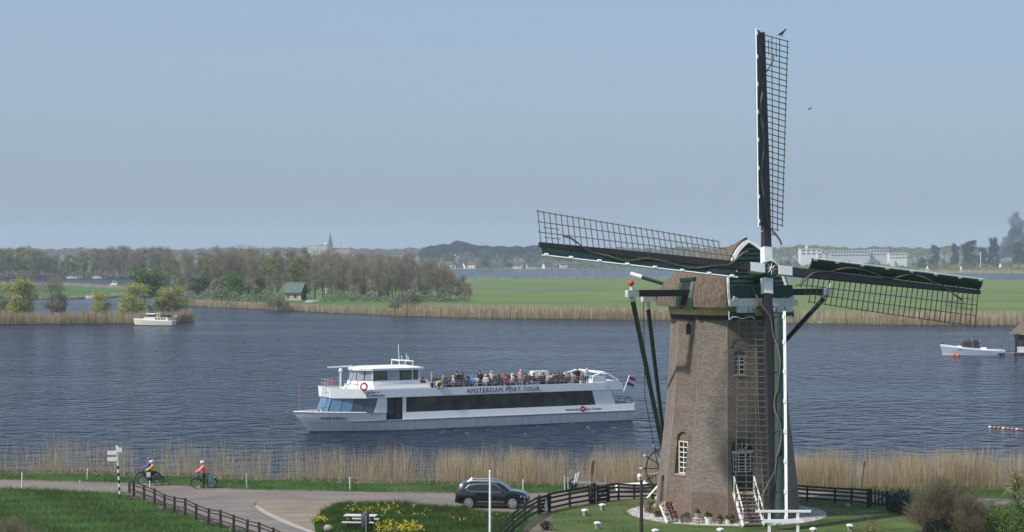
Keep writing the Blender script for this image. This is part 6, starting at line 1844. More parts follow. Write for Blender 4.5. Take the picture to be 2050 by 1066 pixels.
for px, d, tp, wd, lab in ((1942, 2050, 481, 1.35, 'big dark evergreen on the far shore, left of the smoke'), (1988, 2060, 472, .75, 'tall narrow dark evergreen beside the smoke column'), (1872, 2300, 490, 1.0, 'small dark round tree left of the big evergreen'), (1912, 2200, 487, .8, 'thin dark tree left of the big evergreen'), (1965, 2090, 494, 1.0, 'low dark evergreen between the two tall ones'), (2040, 2100, 482, 1.0, 'dark evergreen at the right edge under the smoke')):
    tree('dark', px, d, LZ, tp, wide=wd, label=lab)
# -- far skyline woods that read as one mass
def wood_mass(name, pxs, tb, d0, d1, n, ls, m, label, fill=False):
    px = rng.uniform(pxs[0], pxs[1], n); d = rng.uniform(d0, d1, n)
    if name == 'low_scrub' and pxs[0] == 320:
        k_ = ~((px > 560) & (px < 640) & (d < 700)); px, d = px[k_], d[k_]; n = len(px)
    x = (px - 1025) / F * d
    # undulating canopy: heights follow clumps
    cl = np.sin(px * .21 + d * .004) * .5 + np.sin(px * .083 + 1.3 + d * .011) * .5 + np.sin(px * .047) * .6
    top = CAM_H - (np.interp(px, [t[0] for t in tb], [t[1] for t in tb]) - 505) * d / F + cl * 1.6
    z = LZ + (top - LZ) * (1 - np.abs(rng.normal(0, .28, n)).clip(0, 1)) if not fill else LZ + (top - LZ) * rng.uniform(0, 1, n) ** .8
    V, Fc = leaves(np.stack([x, d, z], 1), ls)
    o = link_mesh(name, np_mesh(name, V, Fc, m)); tag(o, label, kind='stuff')
wood_mass('far_wood', (-1200, 900), [(-1200, 500), (0, 501), (100, 499), (300, 501), (520, 498), (610, 498), (700, 500), (780, 499), (850, 500), (900, 498)], 2700, 3100, 42000, 1.7, LM['bare'], 'far wooded skyline behind the middle wood')
wood_mass('far_wood', (840, 1140), [(840, 505), (862, 495), (880, 492), (895, 489), (915, 483), (932, 486), (945, 494), (965, 495), (1000, 496), (1040, 494), (1100, 493), (1140, 495)], 2500, 2800, 24000, 1.6, LM['dark'], 'dark wooded hill on the far shore')
wood_mass('far_wood', (1080, 3200), [(1080, 498), (1200, 499), (1400, 497), (1550, 497), (1600, 493), (1700, 497), (1850, 497), (2000, 495), (3200, 498)], 2600, 3000, 50000, 1.7, LM['olive'], 'far wooded skyline right of the dark hill')
wood_mass('low_scrub', (860, 1500), [(860, 528), (1000, 526), (1200, 522), (1500, 522)], 2000, 2080, 11000, .8, LM['grey'], 'low scrub and gardens along the far shore', True)
wood_mass('low_scrub', (1540, 3000), [(1540, 532), (2050, 534), (3000, 534)], 1640, 1740, 20000, .75, LM['olive'], 'low green scrub along the far right shore', True)
wood_mass('low_scrub', (320, 940), [(320, 588), (400, 582), (520, 584), (640, 592), (760, 588), (940, 590)], 665, 715, 20000, .32, LM['grey'], 'undergrowth under the middle wood', True)
wood_mass('low_scrub', (-80, 330), [(-80, 545), (330, 545)], 1280, 1330, 12000, .55, LM['bare'], 'undergrowth under the far left wood', True)

# -- reeds
M['reed'] = leaf_mat('dry_reed', (.45, .365, .225), (.60, .495, .32), 0, .5); M['reed2'] = leaf_mat('pale_reed', (.55, .45, .32), (.70, .58, .43), 0, .5); M['reed_b'] = leaf_mat('brown_reed_base', (.25, .185, .11), (.38, .29, .18), 0, .5)
def reed_strip(line, dens_fn, n, depth, h, w, z, label, mats, lean=.12, jit=.5, plume=1.5):
    ln = np.array([(p[0], p[1]) for p in line]); seg = np.linalg.norm(np.diff(ln, axis=0), axis=1); cum = np.concatenate([[0], np.cumsum(seg)])
    t = rng.uniform(0, cum[-1], n * 4); x = np.interp(t, cum, ln[:, 0]); y = np.interp(t, cum, ln[:, 1])
    y = y - .6 + depth * (rng.beta(1.3, 1.8, len(y)))
    keep = rng.uniform(0, 1, len(x)) < dens_fn(x, y); x, y = x[keep][:n], y[keep][:n]
    cl = .5 + .5 * np.sin(x * 1.3 + y * .8) * np.sin(x * .37 + 2)
    hh = h * (1 - jit + jit * 1.6 * rng.uniform(0, 1, len(x))) * (.8 + .3 * cl)
    o = blades('reeds', np.stack([x, y, np.full(len(x), z)], 1), hh, w * rng.uniform(.6, 1.4, len(x)), mats, lean, rng.integers(0, len(mats), len(x)), plume=plume)
    tag(o, label, kind='stuff'); return o
def near_d(x, y):
    b_ = np.interp(x, [-60, -38, -30, -20, -12, -6, 0, 6, 12, 16, 24, 30, 36, 60], [.16, .14, .12, .13, .20, .34, .55, .62, .55, .75, 1, .85, .60, .5])
    cl = .5 + .5 * np.sin(x * .9 + 1.0) * np.sin(x * .31 + .4) + .25 * np.sin(x * 2.3)
    return b_ * (.22 + 1.05 * np.clip(cl, 0, 1.1)) * (.6 + .4 * (np.sin(x * 5.1 + y * 3) > -.3))
shore_line = [(x, shore(x) + .2) for x in np.arange(-75, 75, 1.5)]
reed_strip(shore_line, near_d, 60000, 6.5, 2.75, .014, -.95, 'tall dry reeds standing in the water along the near bank', [M['reed'], M['reed'], M['reed2'], M['reed_b']])
reed_strip([(x, y - .5) for x, y in shore_line], lambda x, y: .4 + near_d(x, y), 12000, 2.5, .75, .03, -.35, 'broken short reed litter at the near water edge', [M['reed'], M['reed_b'], M['reed2']], lean=.5, plume=0)
def clump_d(x, y):
    return .45 + .55 * np.clip(.5 + .6 * np.sin(x * .11) * np.sin(x * .043 + 1), 0, 1)
fr = [p for p in field_front]
reed_strip([(p.x, p.y - 2.2) for p in field_front[5:13]], clump_d, 26000, 13, 2.9, .11, -.7, 'broad belt of dry reeds along the far bank', [M['reed'], M['reed'], M['reed2'], M['reed_b']], plume=1.0)
reed_strip([(p.x, p.y - 2.0) for p in field_front[1:6]], clump_d, 9000, 8, 1.9, .11, -.7, 'thin belt of dry reeds below the middle wood', [M['reed'], M['reed_b'], M['reed2']], plume=1.0)
reed_strip([P(-300, 647, LZ), P(0, 647.3, LZ), P(120, 646.8, LZ), P(260, 646.3, LZ), P(352, 645.8, LZ), P(382, 642, LZ)], lambda x, y: .5 + .5 * np.sin(x * .2) ** 2, 14000, 8, 2.6, .085, -.7, 'dry reeds fringing the left island', [M['reed'], M['reed_b'], M['reed']], plume=1.0)
reed_strip([P(-300, 600, LZ), P(0, 599, LZ), P(140, 597.5, LZ), P(300, 589, LZ)], lambda x, y: .3 + 0 * x, 2500, 4, 1.2, .12, -.6, 'sparse pale reeds edging the left meadow', [M['reed2'], M['reed']], plume=1.0)
reed_strip([P(-20, 571, LZ), P(130, 572.5, LZ), P(190, 576, LZ), P(280, 581, LZ)], lambda x, y: .6 + 0 * x, 3000, 10, 1.6, .16, -.6, 'pale reeds on the far edge of the left meadow', [M['reed2'], M['reed']], plume=1.0)
reed_strip([P(915, 559, LZ), P(1150, 559.5, LZ), P(1400, 560, LZ)], lambda x, y: .15 + .2 * np.sin(x * .05) ** 2, 1500, 12, 1.7, .2, -.5, 'ragged reed tufts at the inner lake edge', [M['reed2'], M['reed'], LM['grey']], plume=1.0)
reed_strip([P(1700, 547.5, LZ), P(2400, 550, LZ)], lambda x, y: .8 + 0 * x, 3500, 30, 3.2, .3, -.5, 'pale reeds along the far right shore', [M['reed2'], M['reed']], plume=1.0)
reed_strip([P(905, 541, LZ), P(1300, 541, LZ)], lambda x, y: .3 + .2 * np.sin(x * .05), 1500, 20, 1.8, .3, -.5, 'pale rim of reeds on the far lake shore', [M['reed2'], LM['grey']], plume=1.0)

# -- grass
GRM = [leaf_mat('grass_blades_deep', (.031, .076, .013), (.050, .108, .019), 0, .8), leaf_mat('grass_blades', (.050, .104, .017), (.078, .146, .027), 0, .8), leaf_mat('grass_blades_light', (.080, .13, .03), (.12, .17, .045), 0, .8), leaf_mat('grass_blades_olive', (.085, .095, .032), (.13, .125, .05), 0, .8)]
def grass(name, poly, n, h, w, label, mats=GRM, probs=(.38, .44, .14, .04), excl=(), lean=.85, clump=True, olive=True):
    pl = np.array([(p[0], p[1]) for p in poly]); lo, hi = pl.min(0), pl.max(0)
    pts = rng.uniform(lo, hi, (int(n * 2.2), 2)); pts = pts[inside(pts, pl)]
    for e in excl: pts = pts[~inside(pts, [(p[0], p[1]) for p in e])]
    pts = pts[:n]; x, y = pts[:, 0], pts[:, 1]
    cl = .5 + .25 * (np.sin(x * .9 + y * .5) + np.sin(y * 1.7 - x * .4 + 1)) + .2 * np.sin(x * 2.9 + 1.1) * np.sin(y * 3.7) if clump else np.full(len(x), .6)
    keep = rng.uniform(0, 1, len(x)) < .45 + .55 * np.clip(cl, 0, 1); x, y, cl = x[keep], y[keep], cl[keep]
    x = x + rng.normal(0, .10, len(x)); y = y + rng.normal(0, .14, len(x))
    hh = h * rng.uniform(.5, 1.2, len(x)) * (.35 + 1.05 * np.clip(cl, 0, 1))
    pm_ = rng.choice(len(mats), len(x), p=probs)
    if olive:
        pn_ = np.sin(x * .43 + 2 * np.sin(y * .31)) * np.sin(y * .9 + 1.5 * np.sin(x * .27)) + rng.normal(0, .35, len(x))
        pm_ = np.where(pn_ > .75, len(mats) - 1, np.where(pn_ < -.8, 2, pm_))
    o = blades(name, np.stack([x, y, np.full(len(x), -.01)], 1), hh, w * rng.uniform(.6, 1.3, len(x)), mats, lean, pm_)
    tag(o, label, kind='stuff')
left_poly = [(-75, 140.8), P(-200, 971.5), P(0, 977.5), P(130, 982.5), P(250, 987.5), P(330, 1013), P(420, 1043), P(520, 1075), P(640, 1114), (-12, 104), (-75, 104)]
grass('grass', left_poly, 120000, .30, .035, 'thick green grass on the left dike slope')
mid_poly = [P(696, 1004.5), P(800, 1010), P(900, 1018), P(1000, 1026), P(1068, 1027), P(1050, 1045), P(1024, 1066), P(995, 1095), P(960, 1140), P(800, 1140), P(740, 1110), P(690, 1090), P(636, 1072), P(630, 1046), P(642, 1029), P(667, 1014)]
grass('grass', mid_poly, 60000, .34, .035, 'long green grass round the picnic table')
verge = [(x, y) for x, y in [(-75, 146.3), P(-200, 956.5), P(0, 961.5), P(150, 965.5), P(300, 969.5), P(420, 977.3), P(560, 982.3), P(720, 985.3), P(900, 988.3), P(1050, 989.3), P(1200, 983.3), P(1320, 980.3), P(1500, 979.3), P(1650, 983.3), P(1800, 989), P(2000, 999), P(2300, 1009)]] if False else [tuple(p)[:2] for p in road_far] + [(x, shore(x) - .3) for x in np.arange(75, -80, -2.0)]
grass('grass', verge, 60000, .22, .035, 'green verge between the road and the reeds')
right_poly = [P(1850, 1040), P(1800, 1026), P(1760, 1008), P(2000, 1020), P(2300, 1032), P(2400, 1140), P(1900, 1130), P(1880, 1085)]
grass('grass', right_poly, 30000, .45, .04, 'rough grass among the shrubs at the right')
grass('lawn_grass', lawn_poly, 60000, .07, .03, 'short clipped grass of the mill lawn', [leaf_mat('lawn_blades', (.060, .11, .028), (.095, .15, .042), 0, .8), GRM[2]], (.75, .25), (ring,), .6, olive=False)
# -- rape flowers
M['rape'] = mat('yellow_rape_flowers', (.62, .50, .03), .7, .15, 5)
def flowers(cx, cy, rx_, ry_, n, hmin, hmax, label, pt=.5):
    a_ = rng.uniform(0, 2 * np.pi, n); r = np.sqrt(rng.uniform(0, 1, n)); x = cx + rx_ * r * np.cos(a_); y = cy + ry_ * r * np.sin(a_)
    h = rng.uniform(hmin, hmax, n)
    V1, F1 = twigs(np.stack([x, y, np.zeros(n)], 1), np.tile([0, 0, 1.0], (n, 1)) + rng.normal(0, .12, (n, 3)), h, .012)
    c = np.repeat(np.stack([x, y, h], 1), 6, 0) + rng.normal(0, .06, (6 * n, 3)); V2, F2 = leaves(c, .035, aspect=.8)
    o = link_mesh('rape_flowers', np_mesh('rape_flowers', np.concatenate([V1, V2]), np.concatenate([F1, F2 + len(V1)]), [GRM[1], M['rape']], np.concatenate([np.zeros(len(F1)), np.ones(len(F2))])))
    tag(o, label, kind='stuff')
p = P(800, 1078); flowers(p.x, p.y, 1.4, 1.3, 150, .4, .95, 'thick clump of yellow rape flowers right of the picnic table')
p = P(745, 1030); flowers(p.x, p.y, 1.8, 2.2, 34, .3, .6, 'scattered yellow flowers behind the picnic table')
p = P(790, 1040); flowers(p.x, p.y, 2.2, 2.6, 26, .3, .6, 'thin yellow flowers at the top of the grass mound')
p = P(640, 1050); flowers(p.x, p.y, .5, .8, 30, .3, .5, 'few yellow flowers at the gravel edge')
p = P(960, 1045); flowers(p.x, p.y, 3.5, 2.5, 16, .2, .4, 'sparse pale flowers in the grass before the car')
# -- shrubs close by at the right and beside the mill
def shrub(px, py, h, r, n_twig, n_leaf, tm, lm, label, tl=.7, tw=.012, ls=.06, seed=0, nb=16, name='shrub'):
    bl = [(x, y, z, q) for x, y, z, q in crown_blobs(h, r, .05, nb, seed)]
    o = empty(name, P(px, py), 0, label, 'shrub'); st = MB(); q = np.random.default_rng(seed)
    for b_ in bl: st.tube([(q.normal(0, .15), q.normal(0, .15), -.1), (b_[0] * .5, b_[1] * .5, b_[2] * .6), b_[:3]], [.03, .02, .008], 4, cap=False)
    st.build('stems', BARK, o)
    if n_twig:
        c, d = blob_pts(bl, n_twig, seed + 1, .1); dr = d * .5 + np.array([0, 0, .8]) + rng.normal(0, .35, (n_twig, 3)); dr /= np.linalg.norm(dr, axis=1)[:, None]
        V, Fc = twigs(c, dr, tl * rng.uniform(.5, 1.2, n_twig), tw); tag(link_mesh('twigs', np_mesh('twigs', V, Fc, LM[tm]), o), kind='stuff')
    if n_leaf:
        c, d = blob_pts(bl, n_leaf, seed + 2, .35); V, Fc = leaves(c, ls); tag(link_mesh('foliage', np_mesh('foliage', V, Fc, LM[lm]), o), kind='stuff')
    return o
LM['blossom'] = leaf_mat('pale_yellow_blossom', (.34, .34, .13), (.48, .46, .22), 0)
LM['khaki'] = leaf_mat('khaki_buds', (.18, .145, .095), (.26, .215, .14), .1)
shrub(1885, 1072, 2.7, 1.7, 3600, 1500, 'khaki', 'khaki', 'large twiggy brown shrub at the lower right', .8, .010, .035, 21, 11)
shrub(1915, 1066, 2.3, 1.6, 2400, 1200, 'khaki', 'khaki', 'lopsided twiggy shrub overlapping the large brown one', .8, .010, .035, 33, 9)
shrub(1852, 1066, 2.2, 1.2, 1800, 1200, 'khaki', 'olive', 'smaller twiggy shrub left of the large brown one', .6, .010, .04, 2)
shrub(1945, 1080, 2.3, 1.5, 2200, 1500, 'khaki', 'khaki', 'twiggy brown shrub right of the large brown one', .6, .010, .035, 3)
shrub(2010, 1078, 1.5, 2.0, 200, 4200, 'bare', 'fresh', 'bright green leafy shrub in the lower right corner', .4, .01, .055, 4, 20)
shrub(2050, 1060, 1.7, 1.4, 100, 2400, 'bare', 'green', 'mid green shrub at the right edge above the corner', .4, .01, .06, 5)
shrub(2035, 1020, 2.4, 1.0, 300, 900, 'bare', 'blossom', 'tall shrub with pale yellow blossom at the right edge', .5, .01, .06, 6)
shrub(1805, 1026, 1.25, 1.1, 100, 2200, 'bare', 'dark', 'dark green hedge bush right of the wicket gate', .4, .01, .06, 7)
shrub(1838, 1030, 1.1, 1.1, 300, 1500, 'khaki', 'green', 'green bush behind the sagging fence', .4, .01, .06, 8)
shrub(1930, 1012, 1.0, 1.0, 100, 1400, 'bare', 'green', 'low green bush beyond the large brown shrub', .4, .01, .06, 9)
shrub(1740, 1078, .8, 1.2, 100, 1100, 'bare', 'olive', 'low olive bush at the lower edge of the lawn', .4, .01, .05, 10)
shrub(1302, 1028, .75, .6, 150, 700, 'bare', 'red', 'reddish brown perennials at the left foot of the windmill', .3, .01, .05, 11)
shrub(1316, 1036, .6, .5, 100, 500, 'bare', 'olive', 'low green perennials before the niche of the windmill', .3, .01, .05, 12)
shrub(1480, 1040, .9, .35, 250, 200, 'khaki', 'bare', 'bare climbing stems beside the door stairs', .5, .01, .04, 13)
shrub(1093, 1062, .55, .4, 60, 400, 'bare', 'dark', 'small dark shrub on the earth path', .3, .01, .05, 14)

shrub(18, 1078, .75, 1.5, 900, 500, 'khaki', 'olive', 'low scruffy olive brown weeds at the lower left corner', .4, .010, .035, 41)
shrub(62, 1086, .55, 1.2, 600, 350, 'khaki', 'olive', 'lower scruffy weeds right of the lower left corner', .4, .010, .035, 42)
# ------------------------------------------------------------------ smaller boats
def boat_hull(o, L, B, fb_, fs_, m, m2, mdeck, tr=.85):
    """hull with raked stem (bow at +x); fb_ bow freeboard, fs_ stern freeboard"""
    g = MB(); secs_lo, n_ = [], 9
    ss_ = np.linspace(0, 1, n_)
    def half(s, k): return max(B / 2 * (tr + (1 - tr) * min(1, s * 3)) * (1 - max(0, (s - .45) / .55) ** k), .015)
    rows_ = []
    for zf, k, ov, wf in ((-.25, 1.7, -.02, .75), (.0, 1.8, 0, .88), (.1, 1.9, .005, .9), (.85, 2.4, .035, 1.0), (1.0, 2.5, .04, 1.0)):
        r = []
        for s in ss_:
            z = zf * (fs_ + (fb_ - fs_) * s ** 1.8) if zf > 0 else zf * fs_
            r.append(Vector((-L / 2 + s * L * (1 + (ov if s > .5 else 0)), half(s, k) * wf, z)))
        rows_.append(r + [Vector((p.x, -p.y, p.z)) for p in reversed(r)])
    g.mi = 1; g.loft(rows_[:3], caps=False); g.mi = 0; g.loft(rows_[2:4], caps=False); g.mi = 2; g.loft(rows_[3:], caps=False)
    g.add(rows_[-1], [list(range(len(rows_[-1])))])
    g.build('hull', [m, m2, mdeck], o, smooth=True)
M['yacht'] = mat('cream_yacht_paint', (.74, .73, .60), .4, .04, 2); M['ygreen'] = mat('dark_green_waterline', (.02, .07, .04), .5, .1)
M['mahog'] = mat('mahogany', (.13, .04, .025), .45, .25, 6)
def motor_yacht(pos, rz, L, label, crew=True, group='motor cruisers on the river'):
    o = empty('motor_yacht', pos, rz, label, 'boat', group); k_ = L / 10
    boat_hull(o, L, 3.3 * k_, 1.75 * k_, 1.2 * k_, M['yacht'], M['ygreen'], M['mill_white'])
    def bx(name, x0, x1, w, z0, z1, m, rake0=0, rake1=0, par=o):
        g = MB(); g.loft([[(x0 * k_, -w * k_, z0 * k_), (x1 * k_, -w * k_, z0 * k_), (x1 * k_, w * k_, z0 * k_), (x0 * k_, w * k_, z0 * k_)], [((x0 + rake0) * k_, -w * .92 * k_, z1 * k_), ((x1 - rake1) * k_, -w * .92 * k_, z1 * k_), ((x1 - rake1) * k_, w * .92 * k_, z1 * k_), ((x0 + rake0) * k_, w * .92 * k_, z1 * k_)]]); return g.build(name, m, par)
    bx('cabin', -3.9, 2.6, 1.25, 1.2, 2.05, M['yacht'], .1, .5)
    bx('wheelhouse', -.3, 1.7, 1.15, 2.05, 2.75, M['mahog'], .05, .35); bx('wheelhouse_roof', -.6, 1.75, 1.25, 2.75, 2.87, M['mill_white'])
    bx('windscreen', .9, 1.75, 1.0, 2.06, 2.72, M['glass'], .0, .34)
    for sg in (-1, 1):
        for x in (-3.3, -2.6, -1.9, -1.2):
            g = MB(); g.prism([(x * k_, sg * 1.26 * k_, 1.45 * k_), ((x + .45) * k_, sg * 1.26 * k_, 1.45 * k_), ((x + .45) * k_, sg * 1.20 * k_, 1.9 * k_), (x * k_, sg * 1.20 * k_, 1.9 * k_)], (0, sg * .03, 0)); g.build('window', M['darkglass'], o)
        for x in (-.1, .5):
            g = MB(); g.prism([(x * k_, sg * 1.16 * k_, 2.15 * k_), ((x + .5) * k_, sg * 1.16 * k_, 2.15 * k_), ((x + .5) * k_, sg * 1.1 * k_, 2.65 * k_), (x * k_, sg * 1.1 * k_, 2.65 * k_)], (0, sg * .02, 0)); g.build('window', M['darkglass'], o)
        g = MB(); g.tube([(4.6 * k_, sg * .5 * k_, 2.3 * k_), (2.8 * k_, sg * 1.2 * k_, 2.0 * k_), (-.3 * k_, sg * 1.45 * k_, 1.85 * k_)], .02, 4); g.build('rail', M['steel'], o)
    bx('canopy', -4.0, -2.0, 1.2, 2.05, 2.55, M['bagdark'], .3, .2)
    g = MB(); g.tube([(-.9 * k_, -.9 * k_, 2.1 * k_), (-1.2 * k_, -.8 * k_, 3.2 * k_), (-1.2 * k_, .8 * k_, 3.2 * k_), (-.9 * k_, .9 * k_, 2.1 * k_)], .09 * k_, 5); g.build('arch', M['mill_white'], o)
    g = MB(); g.tube([(1.6 * k_, 0, 2.1 * k_), (2.0 * k_, 0, 4.5 * k_)], .04, 5); g.build('mast', M['mill_white'], o)
    g = MB(); g.tube([(-4.8 * k_, 0, 1.2 * k_), (-5.3 * k_, 0, 2.6 * k_)], .03, 5); fs2 = g.build('flag_staff', M['mill_white'], o)
    mb = MB()
    for i, m_ in enumerate(range(3)):
        mb.mi = i; mb.box((-5.5 * k_, .05, (2.5 - .2 * i) * k_), (.7 * k_, .03, .2 * k_))
    mb.build('flag', [M['f_red'], M['f_white'], M['f_blue']], fs2)
    return o
p = P(309, 652, WZ); motor_yacht(p, math.pi - R(12), 9.6, 'cream motor yacht with mahogany wheelhouse moored at the reed island')
p = P(192, 599, WZ); motor_yacht(p, math.pi + R(8), 7.0, 'white motor cruiser in the channel between island and meadow')
p = P(229, 573, WZ); motor_yacht(p, R(-60), 7.5, 'white motor cruiser in the far channel, bow towards the viewer')
for px, py, L, lab in ((143, 557.5, 6, 'tiny white boat at the far left quay, left of two'), (154, 557.2, 5.5, 'tiny white boat at the far left quay, right of two'), (195, 557.6, 6, 'lone small white boat on the far channel above the cruiser')):
    p = P(px, py + .6, WZ); motor_yacht(p, math.pi, L, lab)
# blue sloop at the right
p = P(1949, 711, WZ); sl_ = empty('sloop', p, math.pi - R(10), 'blue and white open sloop with grey spray hood moored at the right', 'boat')
M['sloopblue'] = mat('pale_blue_hull', (.36, .44, .54), .4, .06, 2)
boat_hull(sl_, 10.0, 2.9, 1.75, .85, M['sloopblue'], M['mill_white'], M['mill_white'])
g = MB(); g.loft([[(-2.2, -1.1, .8), (3.2, -.8, 1.15), (3.2, .8, 1.15), (-2.2, 1.1, .8)], [(-2.0, -1.0, 1.25), (2.4, -.65, 1.5), (2.4, .65, 1.5), (-2.0, 1.0, 1.25)]]); g.build('coaming', M['mill_white'], sl_)
def hoop(x, w, z0, z1): return [Vector((x, -w, z0)), Vector((x + .1, -w * .98, z1 - .25)), Vector((x + .15, -w * .7, z1)), Vector((x + .15, w * .7, z1)), Vector((x + .1, w * .98, z1 - .25)), Vector((x, w, z0))]
g = MB(); g.loft([hoop(1.9, .75, 1.3, 1.75), hoop(1.35, .9, 1.28, 2.4), hoop(.2, 1.05, 1.22, 2.55)], closed=False); so_ = g.build('spray_hood', M['bagdark'], sl_); so_.modifiers.new('t', 'SOLIDIFY').thickness = .04
g = MB(); g.loft([hoop(.1, 1.06, 1.22, 2.56), hoop(-1.0, 1.06, 1.15, 2.5)], closed=False); so_ = g.build('bimini', M['bagdark'], sl_); so_.modifiers.new('t', 'SOLIDIFY').thickness = .04
g = MB(); g.tube(hoop(.15, 1.08, 1.2, 2.58), .05, 5); g.tube(hoop(-1.02, 1.08, 1.1, 2.52), .04, 5); g.build('hood_frame', M['steel'], sl_)
g = MB(); g.box((5.0, 0, 1.9), (.2, .2, .3)); g.build('bow_lamp', M['black'], sl_)
g = MB(); g.tube([(-4.9, 1.2, .9), (-1.0, 1.32, .85), (2.5, 1.25, 1.1)], .05, 5); g.tube([(-4.9, -1.2, .9), (-1.0, -1.32, .85), (2.5, -1.25, 1.1)], .05, 5); g.build('rubbing_strake', M['steel'], sl_)
for px, py, lab in ((1909, 713, 'orange float left one of two beside the blue sloop'), (1918, 713.5, 'orange float right one of two beside the blue sloop')):
    g = MB(); g.ball((0, 0, 0), (.38, .3, .3), 10, 6); o = g.build('mooring_buoy', M['orange'], None, smooth='all'); o.location = P(px, py, WZ) + ZZ * .12; tag(o, lab, 'buoy', 'orange floats beside the blue sloop')
for i, px in enumerate((1982, 1991, 2000, 2009, 2018, 2027, 2036, 2045)):
    g = MB(); g.ball((0, 0, 0), (.17, .13, .11), 8, 5); o = g.build('line_float', M['orange'] if i % 3 else M['f_white'], None, smooth='all'); o.location = P(px, 856.5 + i * .7, WZ) + ZZ * .05
    tag(o, 'white float on the buoy line at the right edge' if i % 3 == 0 else 'orange float on the buoy line at the right edge', 'buoy', 'floats on the buoy line')
g = MB(); g.tube([P(1978, 856, WZ) + ZZ * .03, P(2060, 863, WZ) + ZZ * .03], .03, 4); tag(g.build('buoy_rope', M['rope']), 'thin rope joining the floats at the right edge', 'rope')

# ------------------------------------------------------------------ boathouse and jetty at the right edge
p = P(2072, 706, WZ); bh = empty('boathouse', p, R(12), 'dark steep roofed boathouse at the right edge of the river', 'boathouse')
g = MB(); g.box((1.5, 2, 1.6), (6, 5, 3.0)); g.build('wall', M['wood_dark'], bh)
g = MB(); g.prism([(-2.4, -1.0, 3.0), (5.4, -1.0, 3.0), (1.5, -1.0, 6.2)], (0, 6, 0)); g.build('roof', M['thatch'], bh)
g = MB(); g.box((-.6, -.53, 1.5), (1.0, .05, 1.2)); g.build('window', M['glass'], bh); g = MB(); g.box((-.6, -.56, 2.15), (1.2, .05, .1)); g.box((-.6, -.56, .85), (1.2, .05, .1)); g.build('window_frame', M['mill_white'], bh)
jt = empty('jetty', P(2030, 712, WZ), R(4), 'low mossy jetty with a railing before the boathouse', 'jetty')
for i in range(14):
    g = MB(); g.box((-2.6 + i * .56, 0, .45), (.50, 1.6, .10)); g.build('plank', M['wood_grey'], jt)
for x in (-2.5, 0, 2.5, 4.5):
    g = MB(); g.box((x, -.6, 0), (.2, .2, 1.0)); g.build('pile', M['wood_dark'], jt)
for x in (-1.8, -.6, .6, 1.8):
    g = MB(); g.beam((x, .6, .5), (x, .6, 2.2), .07); g.build('rail_post', M['wood_dark'], jt)
g = MB(); g.beam((-1.8, .6, 2.2), (1.8, .6, 2.2), .06); g.build('rail', M['wood_dark'], jt)
g = MB(); g.beam((.2, -.1, .5), (.6, -.1, 3.6), .26); g.build('mooring_post', M['wood_dark'], jt)
g = MB(); g.box((1.4, .2, .95), (1.3, .8, .9)); g.build('white_box', M['mill_white'], jt)

# ------------------------------------------------------------------ hut in front of the middle wood
p = P(592, 603, LZ); hut = empty('timber_hut', p, R(-22), 'pale timber hut with green pitched roof before the middle wood', 'hut')
M['roofgreen'] = mat('dull_green_roof', (.050, .085, .070), .6, .2, 1.5); M['plank_pale'] = mat('pale_planks', (.40, .36, .29), .8, .2, 3)
for i in range(8):
    g = MB(); g.box((0, -1.85, .22 + i * .38), (6.2, .08, .36)); g.build('plank', M['plank_pale'], hut)
g = MB(); g.box((0, .15, 1.55), (6.1, 3.8, 3.1)); g.build('body', M['wood_dark'], hut)
g = MB(); g.prism([(3.35, -2.4, 2.95), (3.35, 2.6, 2.95), (3.35, .1, 6.0)], (-.2, 0, 0)); g.build('gable', M['wood_dark'], hut)
for sg in (-1, 1):
    g = MB(); g.prism([(-3.6, .1 + sg * 2.75, 2.75), (3.6, .1 + sg * 2.75, 2.75), (3.6, .1, 6.15), (-3.6, .1, 6.15)], (0, 0, .14)); g.build('roof_slope', M['roofgreen'], hut)
for x in (-1.9, .9):
    g = MB(); g.box((x, -1.91, 1.6), (.9, .05, 1.2)); w = g.build('window', M['darkglass'], hut)
    g = MB(); g.box((x, -1.94, 2.26), (1.1, .06, .1)); g.box((x, -1.94, .95), (1.1, .06, .1)); g.build('frame', M['plank_pale'], w)
g = MB(); g.box((1.2, -2.9, .25), (7.5, 1.8, .2)); g.build('terrace', M['kerbw'] if 'kerbw' in M else M['stone'], hut)
p = P(625, 606, LZ); skiff_o = empty('upturned_boat', p, R(5), 'pale upturned boat on the grass right of the hut', 'boat'); boat_hull(skiff_o, 4.5, 1.5, .8, .6, M['mill_white'], M['mill_white'], M['mill_white'])

# ------------------------------------------------------------------ houses on the far shore
M['roofdark'] = mat('dark_tiles', (.06, .055, .055), .8, .2, 1); M['roofred'] = mat('red_tiles', (.12, .075, .058), .8, .2, 1); M['housewhite'] = mat('white_render', (.74, .73, .70), .7, .06, .5); M['housebrick'] = mat('far_brick', (.24, .14, .10), .8, .15, 1); M['housecream'] = mat('cream_render', (.56, .50, .40), .7, .08, .5)
def house_proto(w, d, h, rh, wall, roof):
    o = empty('house', (0, 0, 0))
    g = MB(); g.box((0, 0, h / 2), (w, d, h)); g.prism([(-w / 2, -d / 2, h), (-w / 2, d / 2, h), (-w / 2, 0, h + rh)], (w, 0, 0)); g.build('wall', wall, o)
    g = MB()
    for sg in (-1, 1): g.prism([(-w / 2 - .3, sg * (d / 2 + .4), h - .3), (w / 2 + .3, sg * (d / 2 + .4), h - .3), (w / 2 + .3, 0, h + rh + .15), (-w / 2 - .3, 0, h + rh + .15)], (0, 0, .25))
    r = g.build('roof', roof, o)
    g = MB(); g.box((w * .25, 0, h + rh + .3), (.8, .8, 1.4)); g.build('chimney', M['housebrick'], r)
    n_ = max(2, int(w / 3))
    for j in range(2 if h > 4 else 1):
        for i in range(n_):
            g = MB(); g.box((-w / 2 + w * (i + .5) / n_, -d / 2 - .03, 1.6 + j * 2.8), (1.3, .08, 1.4)); g.build('window', M['darkglass'], o)
    return o
